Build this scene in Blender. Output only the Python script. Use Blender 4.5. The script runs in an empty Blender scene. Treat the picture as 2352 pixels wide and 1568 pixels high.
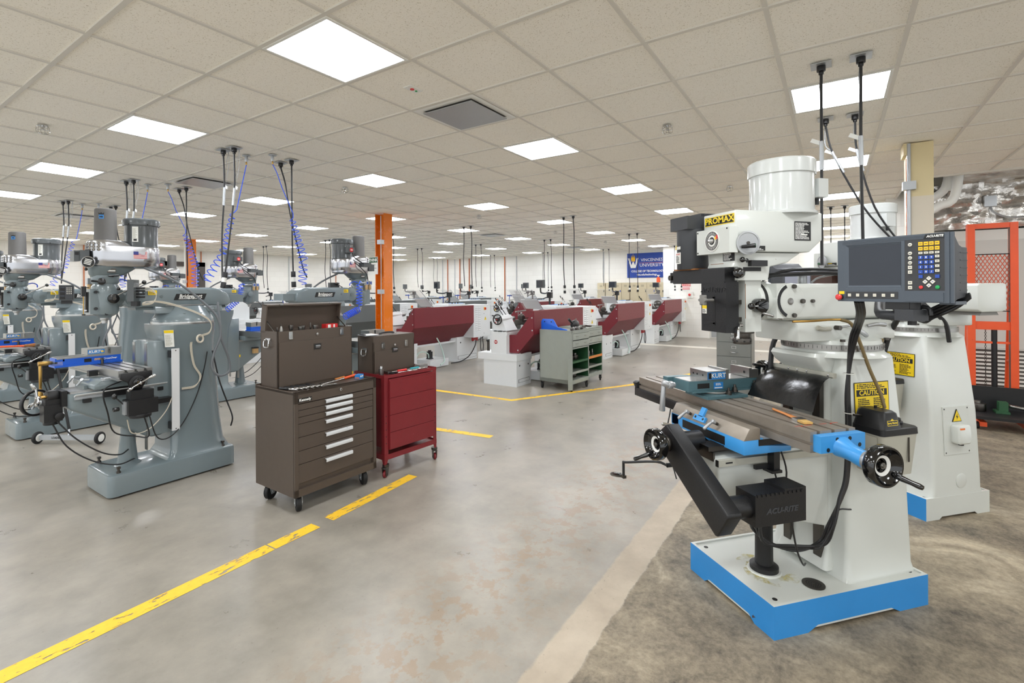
import bpy, bmesh, math, random
from mathutils import Vector, Matrix, Euler
PI = math.pi
SC = bpy.context.scene
COL = SC.collection
random.seed(7)
V = Vector
def R(d): return math.radians(d)
# ------------------------------------------------------------------ materials
MATS = {}
def lin(c):
    return tuple(((x/12.92) if x <= .04045 else ((x+.055)/1.055)**2.4) for x in (v/255 for v in c))
class NT:
    def __init__(s, m):
        m.use_nodes = True; s.t = m.node_tree; s.n = s.t.nodes; s.l = s.t.links
        s.b = s.n['Principled BSDF']
    def new(s, t, **k):
        n = s.n.new(t)
        for a, v in k.items():
            if a in n.inputs: n.inputs[a].default_value = v
            else: setattr(n, a, v)
        return n
    def link(s, a, b): s.l.new(a, b)
    def coord(s, scale=(1, 1, 1)):
        tc = s.new('ShaderNodeTexCoord'); mp = s.new('ShaderNodeMapping'); mp.inputs['Scale'].default_value = scale
        s.link(tc.outputs['Object'], mp.inputs['Vector']); return mp.outputs['Vector']
    def noise(s, vec, scale, detail=4, rough=.55, dist=0.):
        n = s.new('ShaderNodeTexNoise'); n.inputs['Scale'].default_value = scale
        n.inputs['Detail'].default_value = detail; n.inputs['Roughness'].default_value = rough; n.inputs['Distortion'].default_value = dist
        s.link(vec, n.inputs['Vector']); return n.outputs['Fac']
    def ramp(s, fac, stops):
        n = s.new('ShaderNodeValToRGB'); e = n.color_ramp.elements
        while len(e) < len(stops): e.new(.5)
        for k, (p, c) in enumerate(stops):
            e[k].position = p; e[k].color = (*c, 1) if len(c) == 3 else c
        s.link(fac, n.inputs['Fac']); return n.outputs['Color']
    def mix(s, fac, a, b, mode='MIX'):
        n = s.new('ShaderNodeMix', data_type='RGBA', blend_type=mode)
        for v, i in ((fac, 0), (a, 6), (b, 7)):
            if hasattr(v, 'is_linked') or hasattr(v, 'links'): s.link(v, n.inputs[i])
            elif i: n.inputs[i].default_value = (*v, 1)
            else: n.inputs[i].default_value = v
        return n.outputs[2]
    def math(s, op, a, b=0., clamp=False):
        n = s.new('ShaderNodeMath', operation=op); n.use_clamp = clamp
        for v, i in ((a, 0), (b, 1)):
            if hasattr(v, 'links'): s.link(v, n.inputs[i])
            else: n.inputs[i].default_value = v
        return n.outputs[0]
    def sep(s, vec):
        n = s.new('ShaderNodeSeparateXYZ'); s.link(vec, n.inputs[0]); return n.outputs
    def bump(s, h, strength=.2, dist=.01):
        n = s.new('ShaderNodeBump'); n.inputs['Strength'].default_value = strength; n.inputs['Distance'].default_value = dist
        s.link(h, n.inputs['Height']); s.link(n.outputs['Normal'], s.b.inputs['Normal'])
    def set(s, **k):
        for a, v in k.items():
            i = s.b.inputs[a.replace('_', ' ')]
            if hasattr(v, 'links'): s.link(v, i)
            else: i.default_value = (*v, 1) if isinstance(v, tuple) and len(v) == 3 else v
def mat(name, rgb, rough=.5, metal=0., var=.06, vscale=9., bump=0., bscale=60., chips=None, coat=0., spec=.5):
    """a painted / plastic / metal surface: base colour with slight mottling; chips = (colour, threshold, scale) of worn flecks"""
    if name in MATS: return MATS[name]
    m = bpy.data.materials.new(name); t = NT(m); c = lin(rgb)
    v = t.coord()
    col = t.mix(t.noise(v, vscale), tuple(x*(1-var) for x in c), tuple(min(1, x*(1+var)) for x in c))
    if chips:
        cc, th, sc = chips
        f = t.ramp(t.noise(v, sc, 6, .65), [(th, (0, 0, 0)), (th+.02, (1, 1, 1))])
        col = t.mix(f, col, lin(cc))
    t.set(Base_Color=col, Metallic=metal, Specular_IOR_Level=spec)
    if coat: t.set(Coat_Weight=coat, Coat_Roughness=.08)
    t.set(Roughness=t.math('ADD', t.math('MULTIPLY', t.noise(v, vscale*2.3), .12), max(0., rough-.06)))
    if bump: t.bump(t.noise(v, bscale, 3), bump)
    MATS[name] = m; return m
def emit(name, rgb, strength):
    m = bpy.data.materials.new(name); t = NT(m)
    t.set(Base_Color=(.9, .9, .9), Emission_Color=tuple(rgb), Emission_Strength=strength, Roughness=.4); MATS[name] = m; return m
# ------------------------------------------------------------------ mesh builder
AX = {'x': Matrix.Rotation(PI/2, 4, 'Y'), 'y': Matrix.Rotation(-PI/2, 4, 'X'), 'z': Matrix.Identity(4)}
def aim(d):
    return V(d).normalized().to_track_quat('Z', 'Y').to_matrix().to_4x4()
class MB:
    def __init__(s, m=None): s.bm = bmesh.new(); s.mats = [m] if m else []; s.mi = 0; s.X = Matrix.Identity(4)
    def m(s, m):
        if m not in s.mats: s.mats.append(m)
        s.mi = s.mats.index(m); return s
    def xf(s, M=None): s.X = M if M is not None else Matrix.Identity(4); return s
    def _fin(s, vs, fs, M=None):
        T = s.X @ M if M is not None else s.X
        for v in vs: v.co = T @ v.co
        for f in fs: f.material_index = s.mi; f.smooth = True
    def faces(s, pts, faces, M=None):
        vs = [s.bm.verts.new(p) for p in pts]; fs = []
        for f in faces:
            try: fs.append(s.bm.faces.new([vs[i] for i in f]))
            except ValueError: pass
        s._fin(vs, fs, M); return vs, fs
    def _bev(s, vs, fs, b, seg):
        es = list({e for f in fs for e in f.edges if len(e.link_faces) == 2 and e.calc_face_angle(0) > .35})
        if b and es:
            r = bmesh.ops.bevel(s.bm, geom=es, offset=b, segments=seg, profile=.5, affect='EDGES', clamp_overlap=True)
            for f in r['faces']: f.material_index = s.mi; f.smooth = True
    def box(s, a, b, bev=0., seg=2, M=None):
        (x0, y0, z0), (x1, y1, z1) = a, b
        if x1 < x0: x0, x1 = x1, x0
        if y1 < y0: y0, y1 = y1, y0
        if z1 < z0: z0, z1 = z1, z0
        p = [(x0, y0, z0), (x1, y0, z0), (x1, y1, z0), (x0, y1, z0), (x0, y0, z1), (x1, y0, z1), (x1, y1, z1), (x0, y1, z1)]
        vs, fs = s.faces(p, [(0, 3, 2, 1), (4, 5, 6, 7), (0, 1, 5, 4), (1, 2, 6, 5), (2, 3, 7, 6), (3, 0, 4, 7)], M)
        s._bev(vs, fs, bev, seg); return s
    def cbox(s, c, d, bev=0., seg=2, M=None):
        return s.box([c[i]-d[i]/2 for i in range(3)], [c[i]+d[i]/2 for i in range(3)], bev, seg, M)
    def lathe(s, o, d, prof, n=24, cap=True):
        """prof: list of (radius, distance along d)"""
        M = Matrix.Translation(o) @ (AX[d] if isinstance(d, str) else aim(d))
        pts = []; fs = []
        for r, t in prof:
            for k in range(n): a = 2*PI*k/n; pts.append((r*math.cos(a), r*math.sin(a), t))
        for i in range(len(prof)-1):
            for k in range(n): fs.append((i*n+k, i*n+(k+1) % n, (i+1)*n+(k+1) % n, (i+1)*n+k))
        if cap:
            if prof[0][0] > 1e-5: fs.append(tuple(range(n))[::-1])
            if prof[-1][0] > 1e-5: fs.append(tuple((len(prof)-1)*n+k for k in range(n)))
        s.faces(pts, fs, M); return s
    def cyl(s, o, d, r, h, bev=0., n=24, r2=None):
        r2 = r if r2 is None else r2
        if bev: p = [(r-bev, 0), (r-bev*.3, bev*.3), (r, bev), (r2, h-bev), (r2-bev*.3, h-bev*.3), (r2-bev, h)]
        else: p = [(r, 0), (r2, h)]
        return s.lathe(o, d, p, n)
    def rod(s, a, b, r, r2=None, n=12, bev=0.):
        a, b = V(a), V(b); return s.cyl(a, b-a, r, (b-a).length, bev, n, r2)
    def ball(s, c, r, n=16, sc=(1, 1, 1)):
        k = n//2; pr = [(max(r*math.sin(PI*i/k), 0), -r*math.cos(PI*i/k)) for i in range(k+1)]
        pr[0] = (1e-4, -r); pr[-1] = (1e-4, r)
        X = s.X; s.X = X @ Matrix.Translation(c) @ Matrix.Diagonal((*sc, 1)); s.lathe((0, 0, 0), 'z', pr, n); s.X = X; return s
    def torus(s, c, d, Rr, r, n=32, k=10):
        M = Matrix.Translation(c) @ (AX[d] if isinstance(d, str) else aim(d)); pts = []; fs = []
        for i in range(n):
            a = 2*PI*i/n
            for j in range(k):
                b = 2*PI*j/k; q = Rr+r*math.cos(b); pts.append((q*math.cos(a), q*math.sin(a), r*math.sin(b)))
        for i in range(n):
            for j in range(k): fs.append((i*k+j, ((i+1) % n)*k+j, ((i+1) % n)*k+(j+1) % k, i*k+(j+1) % k))
        s.faces(pts, fs, M); return s
    def prism(s, poly, ax, a, b, bev=0., seg=2, M=None):
        """poly in the plane normal to ax: ax='x' -> (y,z); 'y' -> (x,z); 'z' -> (x,y)"""
        def P(u, v, t): return {'x': (t, u, v), 'y': (u, t, v), 'z': (u, v, t)}[ax]
        n = len(poly); pts = [P(u, v, a) for u, v in poly]+[P(u, v, b) for u, v in poly]
        fs = [tuple(range(n)), tuple(range(2*n-1, n-1, -1))]+[(i, i+n, (i+1) % n+n, (i+1) % n) for i in range(n)]
        vs, f = s.faces(pts, fs, M); bmesh.ops.recalc_face_normals(s.bm, faces=f); s._bev(vs, f, bev, seg); return s
    def loft(s, secs, cap=True, closed=True):
        n = len(secs[0]); pts = [p for q in secs for p in q]; fs = []
        for i in range(len(secs)-1):
            for k in range(n if closed else n-1): fs.append((i*n+k, i*n+(k+1) % n, (i+1)*n+(k+1) % n, (i+1)*n+k))
        if cap and closed: fs += [tuple(range(n))[::-1], tuple((len(secs)-1)*n+k for k in range(n))]
        vs, f = s.faces(pts, fs); bmesh.ops.recalc_face_normals(s.bm, faces=f); return s
    def rloft(s, secs, k=5):
        """rounded-rectangle sections (x0,x1,y0,y1,z,r) stacked along z"""
        out = []
        for x0, x1, y0, y1, z, r in secs:
            q = []
            for cx, cy, a0 in ((x1-r, y1-r, 0), (x0+r, y1-r, 90), (x0+r, y0+r, 180), (x1-r, y0+r, 270)):
                for i in range(k): a = R(a0+90*i/(k-1)); q.append((cx+r*math.cos(a), cy+r*math.sin(a), z))
            out.append(q)
        return s.loft(out)
    def tube(s, pts, r, n=8, sm=4, cap=True, r2=None):
        P = path(pts, sm); m = len(P); T = [(P[min(i+1, m-1)]-P[max(i-1, 0)]).normalized() for i in range(m)]
        u = T[0].orthogonal().normalized(); secs = []
        for i in range(m):
            u = (u-T[i]*u.dot(T[i])).normalized(); w = T[i].cross(u); rr = r if r2 is None else r+(r2-r)*i/(m-1)
            secs.append([P[i]+u*rr*math.cos(2*PI*k/n)+w*rr*math.sin(2*PI*k/n) for k in range(n)])
        return s.loft(secs, cap)
    def text(s, txt, size, M, ext=.0006, bold=0., shear=0., align='CENTER', sx=1.):
        """lettering as solid geometry: written along local +x, up local +y, facing local +z"""
        c = bpy.data.curves.new('t', 'FONT'); c.body = txt; c.size = size; c.extrude = ext; c.offset = bold; c.shear = shear
        c.align_x = align; c.align_y = 'CENTER'; c.resolution_u = 2
        o = bpy.data.objects.new('t', c); me = bpy.data.meshes.new_from_object(o)
        T = s.X @ M @ Matrix.Diagonal((sx, 1, 1, 1)); n0 = len(s.bm.faces)
        vs = [s.bm.verts.new(T @ v.co) for v in me.vertices]
        for p in me.polygons:
            try: f = s.bm.faces.new([vs[i] for i in p.vertices]); f.material_index = s.mi
            except ValueError: pass
        bpy.data.objects.remove(o); bpy.data.curves.remove(c); bpy.data.meshes.remove(me); return s
    def nx(s, name, par):
        """build what is collected so far as one part, go on collecting with the same materials and frame"""
        n = MB(); n.mats = list(s.mats); n.mi = s.mi; n.X = s.X.copy(); s.build(name, par); return n
    def build(s, name, parent=None, ang=38, loc=None):
        me = bpy.data.meshes.new(name); s.bm.to_mesh(me); s.bm.free()
        for m in s.mats: me.materials.append(m)
        if not me.polygons: print('EMPTY', name)
        me.set_sharp_from_angle(angle=R(ang))
        o = bpy.data.objects.new(name, me); COL.objects.link(o)
        if parent: o.parent = parent
        if loc: o.location = loc
        return o
def path(pts, sm=4):
    P = [V(p) for p in pts]
    if sm <= 1 or len(P) < 3: return P
    out = []
    for i in range(len(P)-1):
        p0 = P[i-1] if i else P[0]*2-P[1]; p1, p2 = P[i], P[i+1]; p3 = P[i+2] if i+2 < len(P) else P[-1]*2-P[-2]
        for k in range(sm):
            t = k/sm; out.append(.5*((2*p1)+(p2-p0)*t+(2*p0-5*p1+4*p2-p3)*t*t+(3*p1-p0-3*p2+p3)*t**3))
    return out+[P[-1]]
def face(pos, n, up=(0, 0, 1)):
    """frame for text/labels: at pos, facing direction n, upright along up"""
    z = V(n).normalized(); y = (V(up)-z*V(up).dot(z)).normalized(); x = y.cross(z)
    return Matrix(((x.x, y.x, z.x, pos[0]), (x.y, y.y, z.y, pos[1]), (x.z, y.z, z.z, pos[2]), (0, 0, 0, 1)))
# ------------------------------------------------------------------ scene tree
def tag(o, label, cat, group=None, kind=None):
    o['label'] = label; o['category'] = cat
    if group: o['group'] = group
    if kind: o['kind'] = kind
    return o
def thing(name, label, cat, loc=(0, 0, 0), rz=0., group=None):
    o = bpy.data.objects.new(name, None); o.empty_display_size = .1; COL.objects.link(o)
    o.location = loc; o.rotation_euler = (0, 0, R(rz)); return tag(o, label, cat, group)
def struct(o, label=None):
    o['kind'] = 'structure'
    if label: o['label'] = label
    return o
def dup(root, loc, rz=None, label=None, group=None, skip=()):
    kids = {}
    for o in list(COL.objects):
        if o.parent: kids.setdefault(o.parent.name, []).append(o)
    def cp(o, par):
        c = o.copy(); COL.objects.link(c)
        if par: c.parent = par
        for k in kids.get(o.name, []):
            if k.name.split('.')[0] not in skip: cp(k, c)
        return c
    r = cp(root, None); r.location = loc
    if rz is not None: r.rotation_euler = (0, 0, R(rz))
    if label: r['label'] = label
    if group: r['group'] = group
    return r
def place(px, py, z=0.):
    return None
# ------------------------------------------------------------------ palette
def M_(k): return MATS[k]
mat('white_enamel', (208, 211, 206), .34, var=.025, vscale=5, chips=((120, 95, 60), .74, 14), coat=.3)
mat('white_motor', (203, 206, 204), .25, var=.015, coat=.5)
mat('blue_enamel', (46, 140, 212), .4, var=.05, chips=((70, 52, 44), .69, 9), coat=.1)
mat('blue_saddle', (62, 150, 218), .38, var=.04, chips=((90, 70, 60), .75, 12), coat=.1)
mat('black_cast', (22, 22, 24), .42, var=.15, bump=.12, bscale=180, chips=((120, 120, 118), .77, 60))
mat('black_plastic', (26, 26, 28), .38, var=.1)
mat('black_gloss', (12, 12, 13), .12, var=.1, coat=.6)
mat('charcoal', (58, 60, 64), .5, var=.08, bump=.08, bscale=220)
mat('rubber', (20, 20, 21), .6, var=.1)
mat('rubber_sheet', (14, 14, 15), .24, var=.2, bump=.3, bscale=14)
mat('steel', (150, 148, 144), .32, 1., var=.1, vscale=20)
mat('steel_dark', (92, 88, 84), .36, 1., var=.18, vscale=16)
mat('steel_worn', (150, 141, 130), .42, .55, var=.2, vscale=14, chips=((84, 62, 44), .68, 7))
mat('ground_steel', (176, 176, 174), .3, .9, var=.07, vscale=25)
mat('chrome', (200, 200, 200), .12, 1., var=.03)
mat('silver_paint', (176, 178, 180), .35, .6, var=.04)
mat('brass', (188, 150, 84), .3, 1., var=.1)
mat('rust', (142, 92, 48), .8, var=.3, vscale=40)
mat('red_paint', (206, 64, 36), .5, var=.1)
mat('estop_red', (214, 44, 44), .3, coat=.3)
mat('green_btn', (30, 160, 84), .35)
mat('yellow_btn', (242, 190, 30), .4, var=.03)
mat('blue_btn', (38, 76, 168), .4, var=.03)
mat('cream_btn', (222, 218, 204), .42, var=.03)
mat('white_ink', (236, 236, 232), .5, var=0)
mat('black_ink', (18, 18, 18), .5, var=0)
mat('yellow_label', (240, 206, 22), .42, var=.02)
mat('yellow_ink', (236, 206, 40), .42, var=.02)
mat('orange_ink', (234, 120, 50), .45, var=.02)
mat('blue_label', (44, 132, 206), .4, var=.03)
mat('dro_grey', (74, 82, 92), .42, var=.04, bump=.05, bscale=300)
mat('dro_dark', (50, 51, 54), .45, var=.05)
mat('dro_side', (66, 68, 73), .5, var=.05)
mat('dro_silver', (160, 162, 176), .4, .3, var=.05)
mat('screen', (40, 45, 54), .1, var=.12, vscale=6)
mat('vise_teal', (78, 110, 118), .4, var=.14, chips=((120, 128, 130), .7, 24))
mat('tank_grey', (176, 174, 162), .5, var=.08, vscale=6)
mat('hose_brown', (116, 98, 62), .45, var=.1)
def stain_mat():
    m = bpy.data.materials.new('oil_stain'); t = NT(m); v = t.coord()
    a = t.ramp(t.noise(v, 17, 5, .6), [(.44, (0, 0, 0)), (.62, (.55, .55, .55))]); t.set(Base_Color=lin((206, 190, 96)), Roughness=.3, Alpha=a); MATS['oil_stain'] = m
stain_mat()
# knee mills
mat('bp_green', (118, 130, 134), .24, var=.045, vscale=4, coat=.35)
mat('bp_green_dk', (104, 115, 117), .36, var=.06)
mat('aluminium', (192, 193, 197), .22, 1., var=.06, vscale=7)
mat('motor_grey', (74, 78, 80), .34, var=.05, coat=.2)
mat('brake_grey', (88, 86, 84), .62, var=.08, bump=.1, bscale=240)
mat('scale_white', (222, 223, 224), .4, var=.02)
mat('cable_beige', (206, 198, 182), .5, var=.04)
mat('cable_grey', (106, 110, 114), .45, var=.05)
mat('cable_black', (30, 30, 32), .42, var=.1)
mat('vise_blue', (18, 92, 206), .32, var=.05, coat=.2)
mat('air_blue', (44, 92, 232), .3, var=.06, coat=.3)
mat('knob_black', (20, 20, 21), .22, coat=.4)
mat('label_white', (228, 228, 222), .5, var=.03)
mat('flag_blue', (52, 60, 132), .5); mat('flag_red', (196, 60, 66), .5)
# lathes
mat('lathe_white', (218, 221, 222), .36, var=.015, coat=.15)
mat('lathe_maroon', (112, 24, 36), .46, var=.05, coat=.05)
mat('lathe_charcoal', (96, 100, 100), .42, var=.05)
mat('lathe_red', (170, 30, 36), .4)
mat('pale_hose', (190, 214, 206), .3, var=.04)
mat('switch_yellow', (238, 184, 40), .4)
# cabinets
mat('ken_brown', (78, 67, 58), .46, var=.04, bump=.1, bscale=320)
mat('ken_trim', (226, 228, 230), .3, .4, var=.02)
mat('cart_maroon', (122, 32, 38), .36, var=.1, chips=((150, 130, 118), .74, 18))
mat('cart_sage', (146, 151, 143), .5, var=.07, chips=((100, 92, 80), .73, 16))
mat('cart_green', (40, 84, 52), .5, var=.12)
mat('wood', (150, 104, 62), .6, var=.15, vscale=22)
mat('wood_orange', (196, 122, 58), .5, var=.12, vscale=30)
mat('bristle', (198, 160, 92), .8, var=.2, vscale=60)
mat('dust_grey', (128, 126, 122), .6, var=.1)
mat('handle_orange', (226, 88, 40), .4)
mat('teal', (40, 156, 166), .4)
mat('galv', (184, 188, 192), .36, .6, var=.06)
# setting
mat('wall_paint', (236, 234, 228), .55, var=.012, vscale=2)
mat('door_paint', (214, 212, 206), .5, var=.02)
mat('column_orange', (224, 118, 14), .26, var=.06, vscale=5, coat=.5)
mat('column_tan', (216, 206, 188), .5, var=.03)
mat('column_tan_upper', (220, 204, 160), .5, var=.03)
mat('tee_white', (220, 216, 207), .45, var=.02)
mat('locker_tan', (200, 188, 158), .45, var=.04)
mat('cabinet_grey', (120, 122, 118), .42, .2, var=.08)
mat('banner_blue', (34, 70, 160), .5, var=.05)
mat('lift_orange', (228, 84, 34), .42, var=.08, chips=((90, 50, 36), .72, 12))
mat('copper', (186, 112, 76), .35, .8, var=.1)
mat('glass_guard', (200, 205, 205), .1)
mat('plenum', (150, 148, 146), .8, var=.1)
mat('acoustic_red', (206, 40, 40), .5)
def floor_mat():
    m = bpy.data.materials.new('concrete'); t = NT(m); v = t.coord(); xyz = t.sep(v)
    n1 = t.noise(v, .55, 6, .6); n2 = t.noise(v, 3.2, 6, .65); n3 = t.noise(v, 38, 3, .6); n4 = t.noise(v, 9, 5, .7)
    a = t.ramp(n1, [(.3, lin((116, 111, 103))), (.5, lin((145, 139, 129))), (.72, lin((164, 157, 146)))])
    a = t.mix(.42, a, t.ramp(n2, [(.3, lin((118, 113, 104))), (.68, lin((176, 168, 154)))]))
    # bare worn aggregate near the seam
    edge = t.math('SUBTRACT', 1., t.math('ABSOLUTE', t.math('MULTIPLY', t.math('ADD', xyz[1], .52), 1.9)), True)
    ptc = t.math('MULTIPLY', edge, t.ramp(n4, [(.5, (0, 0, 0)), (.56, (1, 1, 1))]))
    a = t.mix(t.math('MULTIPLY', ptc, .55), a, lin((150, 122, 94)))
    # old rough slab beyond the seam
    b = t.ramp(t.noise(v, 1.3, 10, .66, 1.1), [(.36, lin((54, 48, 41))), (.46, lin((98, 89, 75))), (.56, lin((138, 126, 106))), (.68, lin((200, 186, 161)))])
    b = t.mix(.38, b, t.ramp(t.noise(v, 6, 8, .74, .6), [(.34, lin((58, 52, 45))), (.56, lin((160, 146, 124))), (.66, lin((188, 172, 146)))]))
    yy = t.math('ADD', xyz[1], t.math('MULTIPLY', t.math('SUBTRACT', n4, .5), .05))
    mk = t.math('MULTIPLY', t.math('ADD', yy, 1.17), -90, True)            # 1 beyond y = -1.17
    strip = t.math('MULTIPLY', t.math('MULTIPLY', t.math('ADD', yy, .985), -70, True), t.math('SUBTRACT', 1., mk))
    col = t.mix(strip, a, t.ramp(n2, [(.3, lin((164, 150, 132))), (.7, lin((190, 177, 158)))]))
    col = t.mix(mk, col, b)
    col = t.mix(t.math('MULTIPLY', mk, .16), col, t.ramp(t.noise(v, 34, 6, .75), [(.4, lin((70, 62, 52))), (.6, lin((198, 184, 160)))]))
    # fine dirt flecks
    col = t.mix(t.math('MULTIPLY', t.ramp(n3, [(.66, (0, 0, 0)), (.72, (1, 1, 1))]), .25), col, lin((70, 62, 54)))
    # saw-cut joints in the old slab
    t.set(Base_Color=col, Specular_IOR_Level=.5)
    t.set(Roughness=t.math('ADD', t.math('ADD', .2, t.math('MULTIPLY', n2, .22)), t.math('MULTIPLY', t.math('ADD', mk, strip), .3)))
    t.bump(t.math('ADD', t.math('MULTIPLY', n2, .6), t.math('MULTIPLY', n3, .25)), .12, .01)
    MATS['concrete'] = m
floor_mat()
def tile_mat():
    m = bpy.data.materials.new('ceiling_tile'); t = NT(m); v = t.coord()
    sp = t.ramp(t.noise(v, 150, 2, .6), [(.3, lin((190, 180, 160))), (.4, lin((251, 247, 237)))])
    t.set(Base_Color=t.mix(.12, sp, t.ramp(t.noise(v, 1.2), [(.3, lin((250, 246, 238))), (.7, lin((252, 249, 243)))])), Roughness=.85)
    MATS['ceiling_tile'] = m
tile_mat()
def block_mat():
    """painted concrete-block wall"""
    m = bpy.data.materials.new('block_wall'); t = NT(m)
    tc = t.new('ShaderNodeTexCoord'); br = t.new('ShaderNodeTexBrick'); mp = t.new('ShaderNodeMapping')
    sx = t.sep(tc.outputs['Object']); cb = t.new('ShaderNodeCombineXYZ')
    t.link(t.math('ADD', sx[0], sx[1]), cb.inputs[0]); t.link(sx[2], cb.inputs[1])
    t.link(cb.outputs[0], br.inputs['Vector']); br.inputs['Scale'].default_value = 1; br.inputs['Brick Width'].default_value = .4; br.inputs['Row Height'].default_value = .2
    br.inputs['Mortar Size'].default_value = .006; br.inputs['Mortar Smooth'].default_value = .6
    br.inputs['Color1'].default_value = (*lin((238, 236, 230)), 1); br.inputs['Color2'].default_value = (*lin((234, 232, 226)), 1); br.inputs['Mortar'].default_value = (*lin((226, 223, 216)), 1)
    t.set(Base_Color=br.outputs['Color'], Roughness=.5); b = t.new('ShaderNodeBump'); b.inputs['Strength'].default_value = .15; b.invert = True
    t.link(br.outputs['Fac'], b.inputs['Height']); t.link(b.outputs['Normal'], t.b.inputs['Normal'])
    MATS['block_wall'] = m
block_mat()
def line_mat():
    m = bpy.data.materials.new('worn_yellow'); t = NT(m); v = t.coord()
    f = t.math('ADD', t.math('MULTIPLY', t.noise(t.coord((.35, 1, 1)), 30, 7, .7), .75), t.math('MULTIPLY', t.noise(v, 4, 3), .25))
    al = t.ramp(f, [(.425, (0, 0, 0)), (.435, (1, 1, 1))])
    t.set(Base_Color=t.mix(t.noise(v, 30), lin((236, 184, 40)), lin((250, 204, 62))), Roughness=.55, Alpha=al); MATS['worn_yellow'] = m
line_mat()
def foil_mat():
    m = bpy.data.materials.new('foil'); t = NT(m); v = t.coord()
    n = t.noise(v, 5, 6, .7)
    t.set(Base_Color=t.ramp(n, [(.3, lin((190, 186, 180))), (.7, lin((236, 233, 228)))]), Metallic=.75, Roughness=.24)
    t.bump(t.noise(v, 16, 3, .5), .3, .03); MATS['foil'] = m
foil_mat()
def clear_mat():
    m = bpy.data.materials.new('clear_guard'); t = NT(m)
    t.set(Base_Color=(.93, .94, .94), Roughness=.08, Alpha=.28, Specular_IOR_Level=.6); MATS['clear_guard'] = m
clear_mat()
def mesh_mat():
    """expanded-metal mesh: diamond strands with open holes"""
    m = bpy.data.materials.new('expanded_mesh'); t = NT(m); tc = t.new('ShaderNodeTexCoord'); s = t.sep(tc.outputs['Object'])
    def w(sign):
        a = t.math('ADD', t.math('MULTIPLY', s[1], 26.), t.math('MULTIPLY', s[2], sign*14.))
        return t.math('ABSOLUTE', t.math('SUBTRACT', t.math('FRACT', a), .5))
    g = t.math('MINIMUM', w(1), w(-1))
    t.set(Base_Color=lin((196, 92, 66)), Roughness=.5, Alpha=t.math('LESS_THAN', g, .15)); MATS['expanded_mesh'] = m
mesh_mat()
emit('panel_glow', (.95, .985, 1.04), 20.)
# ================================================================== the room
T = .6096; ZC = 3.048
CAM = V((-.9420, -2.1101, 1.663)); YAW, FPX, SYP, SXP, ROLL = .9711, 1129.8, 121.5, -29.1, -.006
Dv = V((math.sin(YAW), math.cos(YAW), 0)); Rv = V((math.cos(YAW), -math.sin(YAW), 0))
def seen(x, y, z=ZC):
    p = V((x, y, z))-CAM; d = p.dot(Dv)
    if d < .2: return None
    u, v = 1147+FPX*p.dot(Rv)/d, 662-FPX*p.z/d
    return (u, v) if -20 < u < 2372 and -20 < v < 1588 else None
ORD = ['first', 'second', 'third', 'fourth', 'fifth', 'sixth', 'seventh', 'eighth', 'ninth', 'tenth']
m = MATS['concrete']
b = MB(m); b.box((-5, -10, -.2), (18, 17.2, 0)); struct(b.build('floor'))
b = MB(MATS['ceiling_tile'])
b.box((-5, -2.9, 3.056), (17.2, 17.2, 3.1)); b.box((-5, -10, 3.056), (7.3, -2.9, 3.1)); struct(b.build('ceiling'))
b = MB(MATS['tee_white'])
for a in range(-7, 28):
    x = a*T; y0 = -2.88 if x > 7.2 else -9.9
    b.box((x-.013, y0, 3.0465), (x+.013, 16.5, 3.0565))
for c in range(-15, 28):
    y = c*T; x1 = 16.8 if y > -2.85 else 7.28
    b.box((-4.9, y-.012, 3.0475), (x1, y+.012, 3.0565))
b.box((7.27, -9.9, 3.03), (7.3, -2.9, 3.0565)); b.box((7.3, -2.905, 3.03), (8.96, -2.88, 3.0565))
struct(b.build('trim_1', ang=30))
# walls
b = MB(MATS['block_wall'])
b.box((16.85, 1.35, 0), (17.1, 16.75, 3.056)); b.box((16.2, -2.78, 0), (16.45, .1, 3.056)); b.box((16.2, 1.35, 0), (16.86, 2.78, 3.056)); b.box((16.2, .1, 2.2), (16.45, 1.36, 3.056)); struct(b.build('wall_back'))
b = MB(MATS['block_wall']); b.box((-5, 16.5, 0), (16.85, 16.75, 3.056)); struct(b.build('wall_left'))
b = MB(MATS['block_wall']); b.box((8.96, -3.0, 0), (16.2, -2.78, 3.4)); b.box((8.96, -10, 0), (9.2, -3.0, 3.6)); struct(b.build('wall_right'))
b = MB(MATS['plenum']); b.box((7.3, -10, 3.7), (9.2, -2.9, 3.75)); struct(b.build('ceiling_plenum'))
b = MB(MATS['plenum']); b.box((7.25, -10, 3.1), (7.3, -2.9, 3.7)); b.box((7.3, -2.95, 3.1), (8.96, -2.9, 3.7)); struct(b.build('wall_plenum'))
# door in the back wall
b = MB(MATS['door_paint']); b.box((16.3, .16, 0), (16.34, 1.3, 2.14), .004)
b.m(MATS['silver_paint']).box((16.295, .2, .03), (16.3, 1.26, .38))
o = b.build('door_1'); struct(o)
b = MB(MATS['wall_paint']); b.box((16.17, .1, 0), (16.36, .16, 2.2)); b.box((16.17, 1.3, 0), (16.36, 1.36, 2.2)); b.box((16.17, .1, 2.14), (16.36, 1.36, 2.2)); struct(b.build('trim_2'))
b = MB(MATS['chrome']); b.cyl((16.3, 1.22, 1.0), (-1, 0, 0), .012, .05); b.rod((16.25, 1.22, 1), (16.25, 1.1, 1), .011); b.build('door_handle', o)
# dark framed doorway in the left wall
b = MB(mat('frame_dark', (74, 66, 60), .5)); b.box((6.3, 16.4, 0), (6.45, 16.52, 2.65)); b.box((7.38, 16.4, 0), (7.6, 16.52, 2.65)); b.box((6.3, 16.4, 2.5), (7.6, 16.52, 2.65)); struct(b.build('door_2'))
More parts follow.
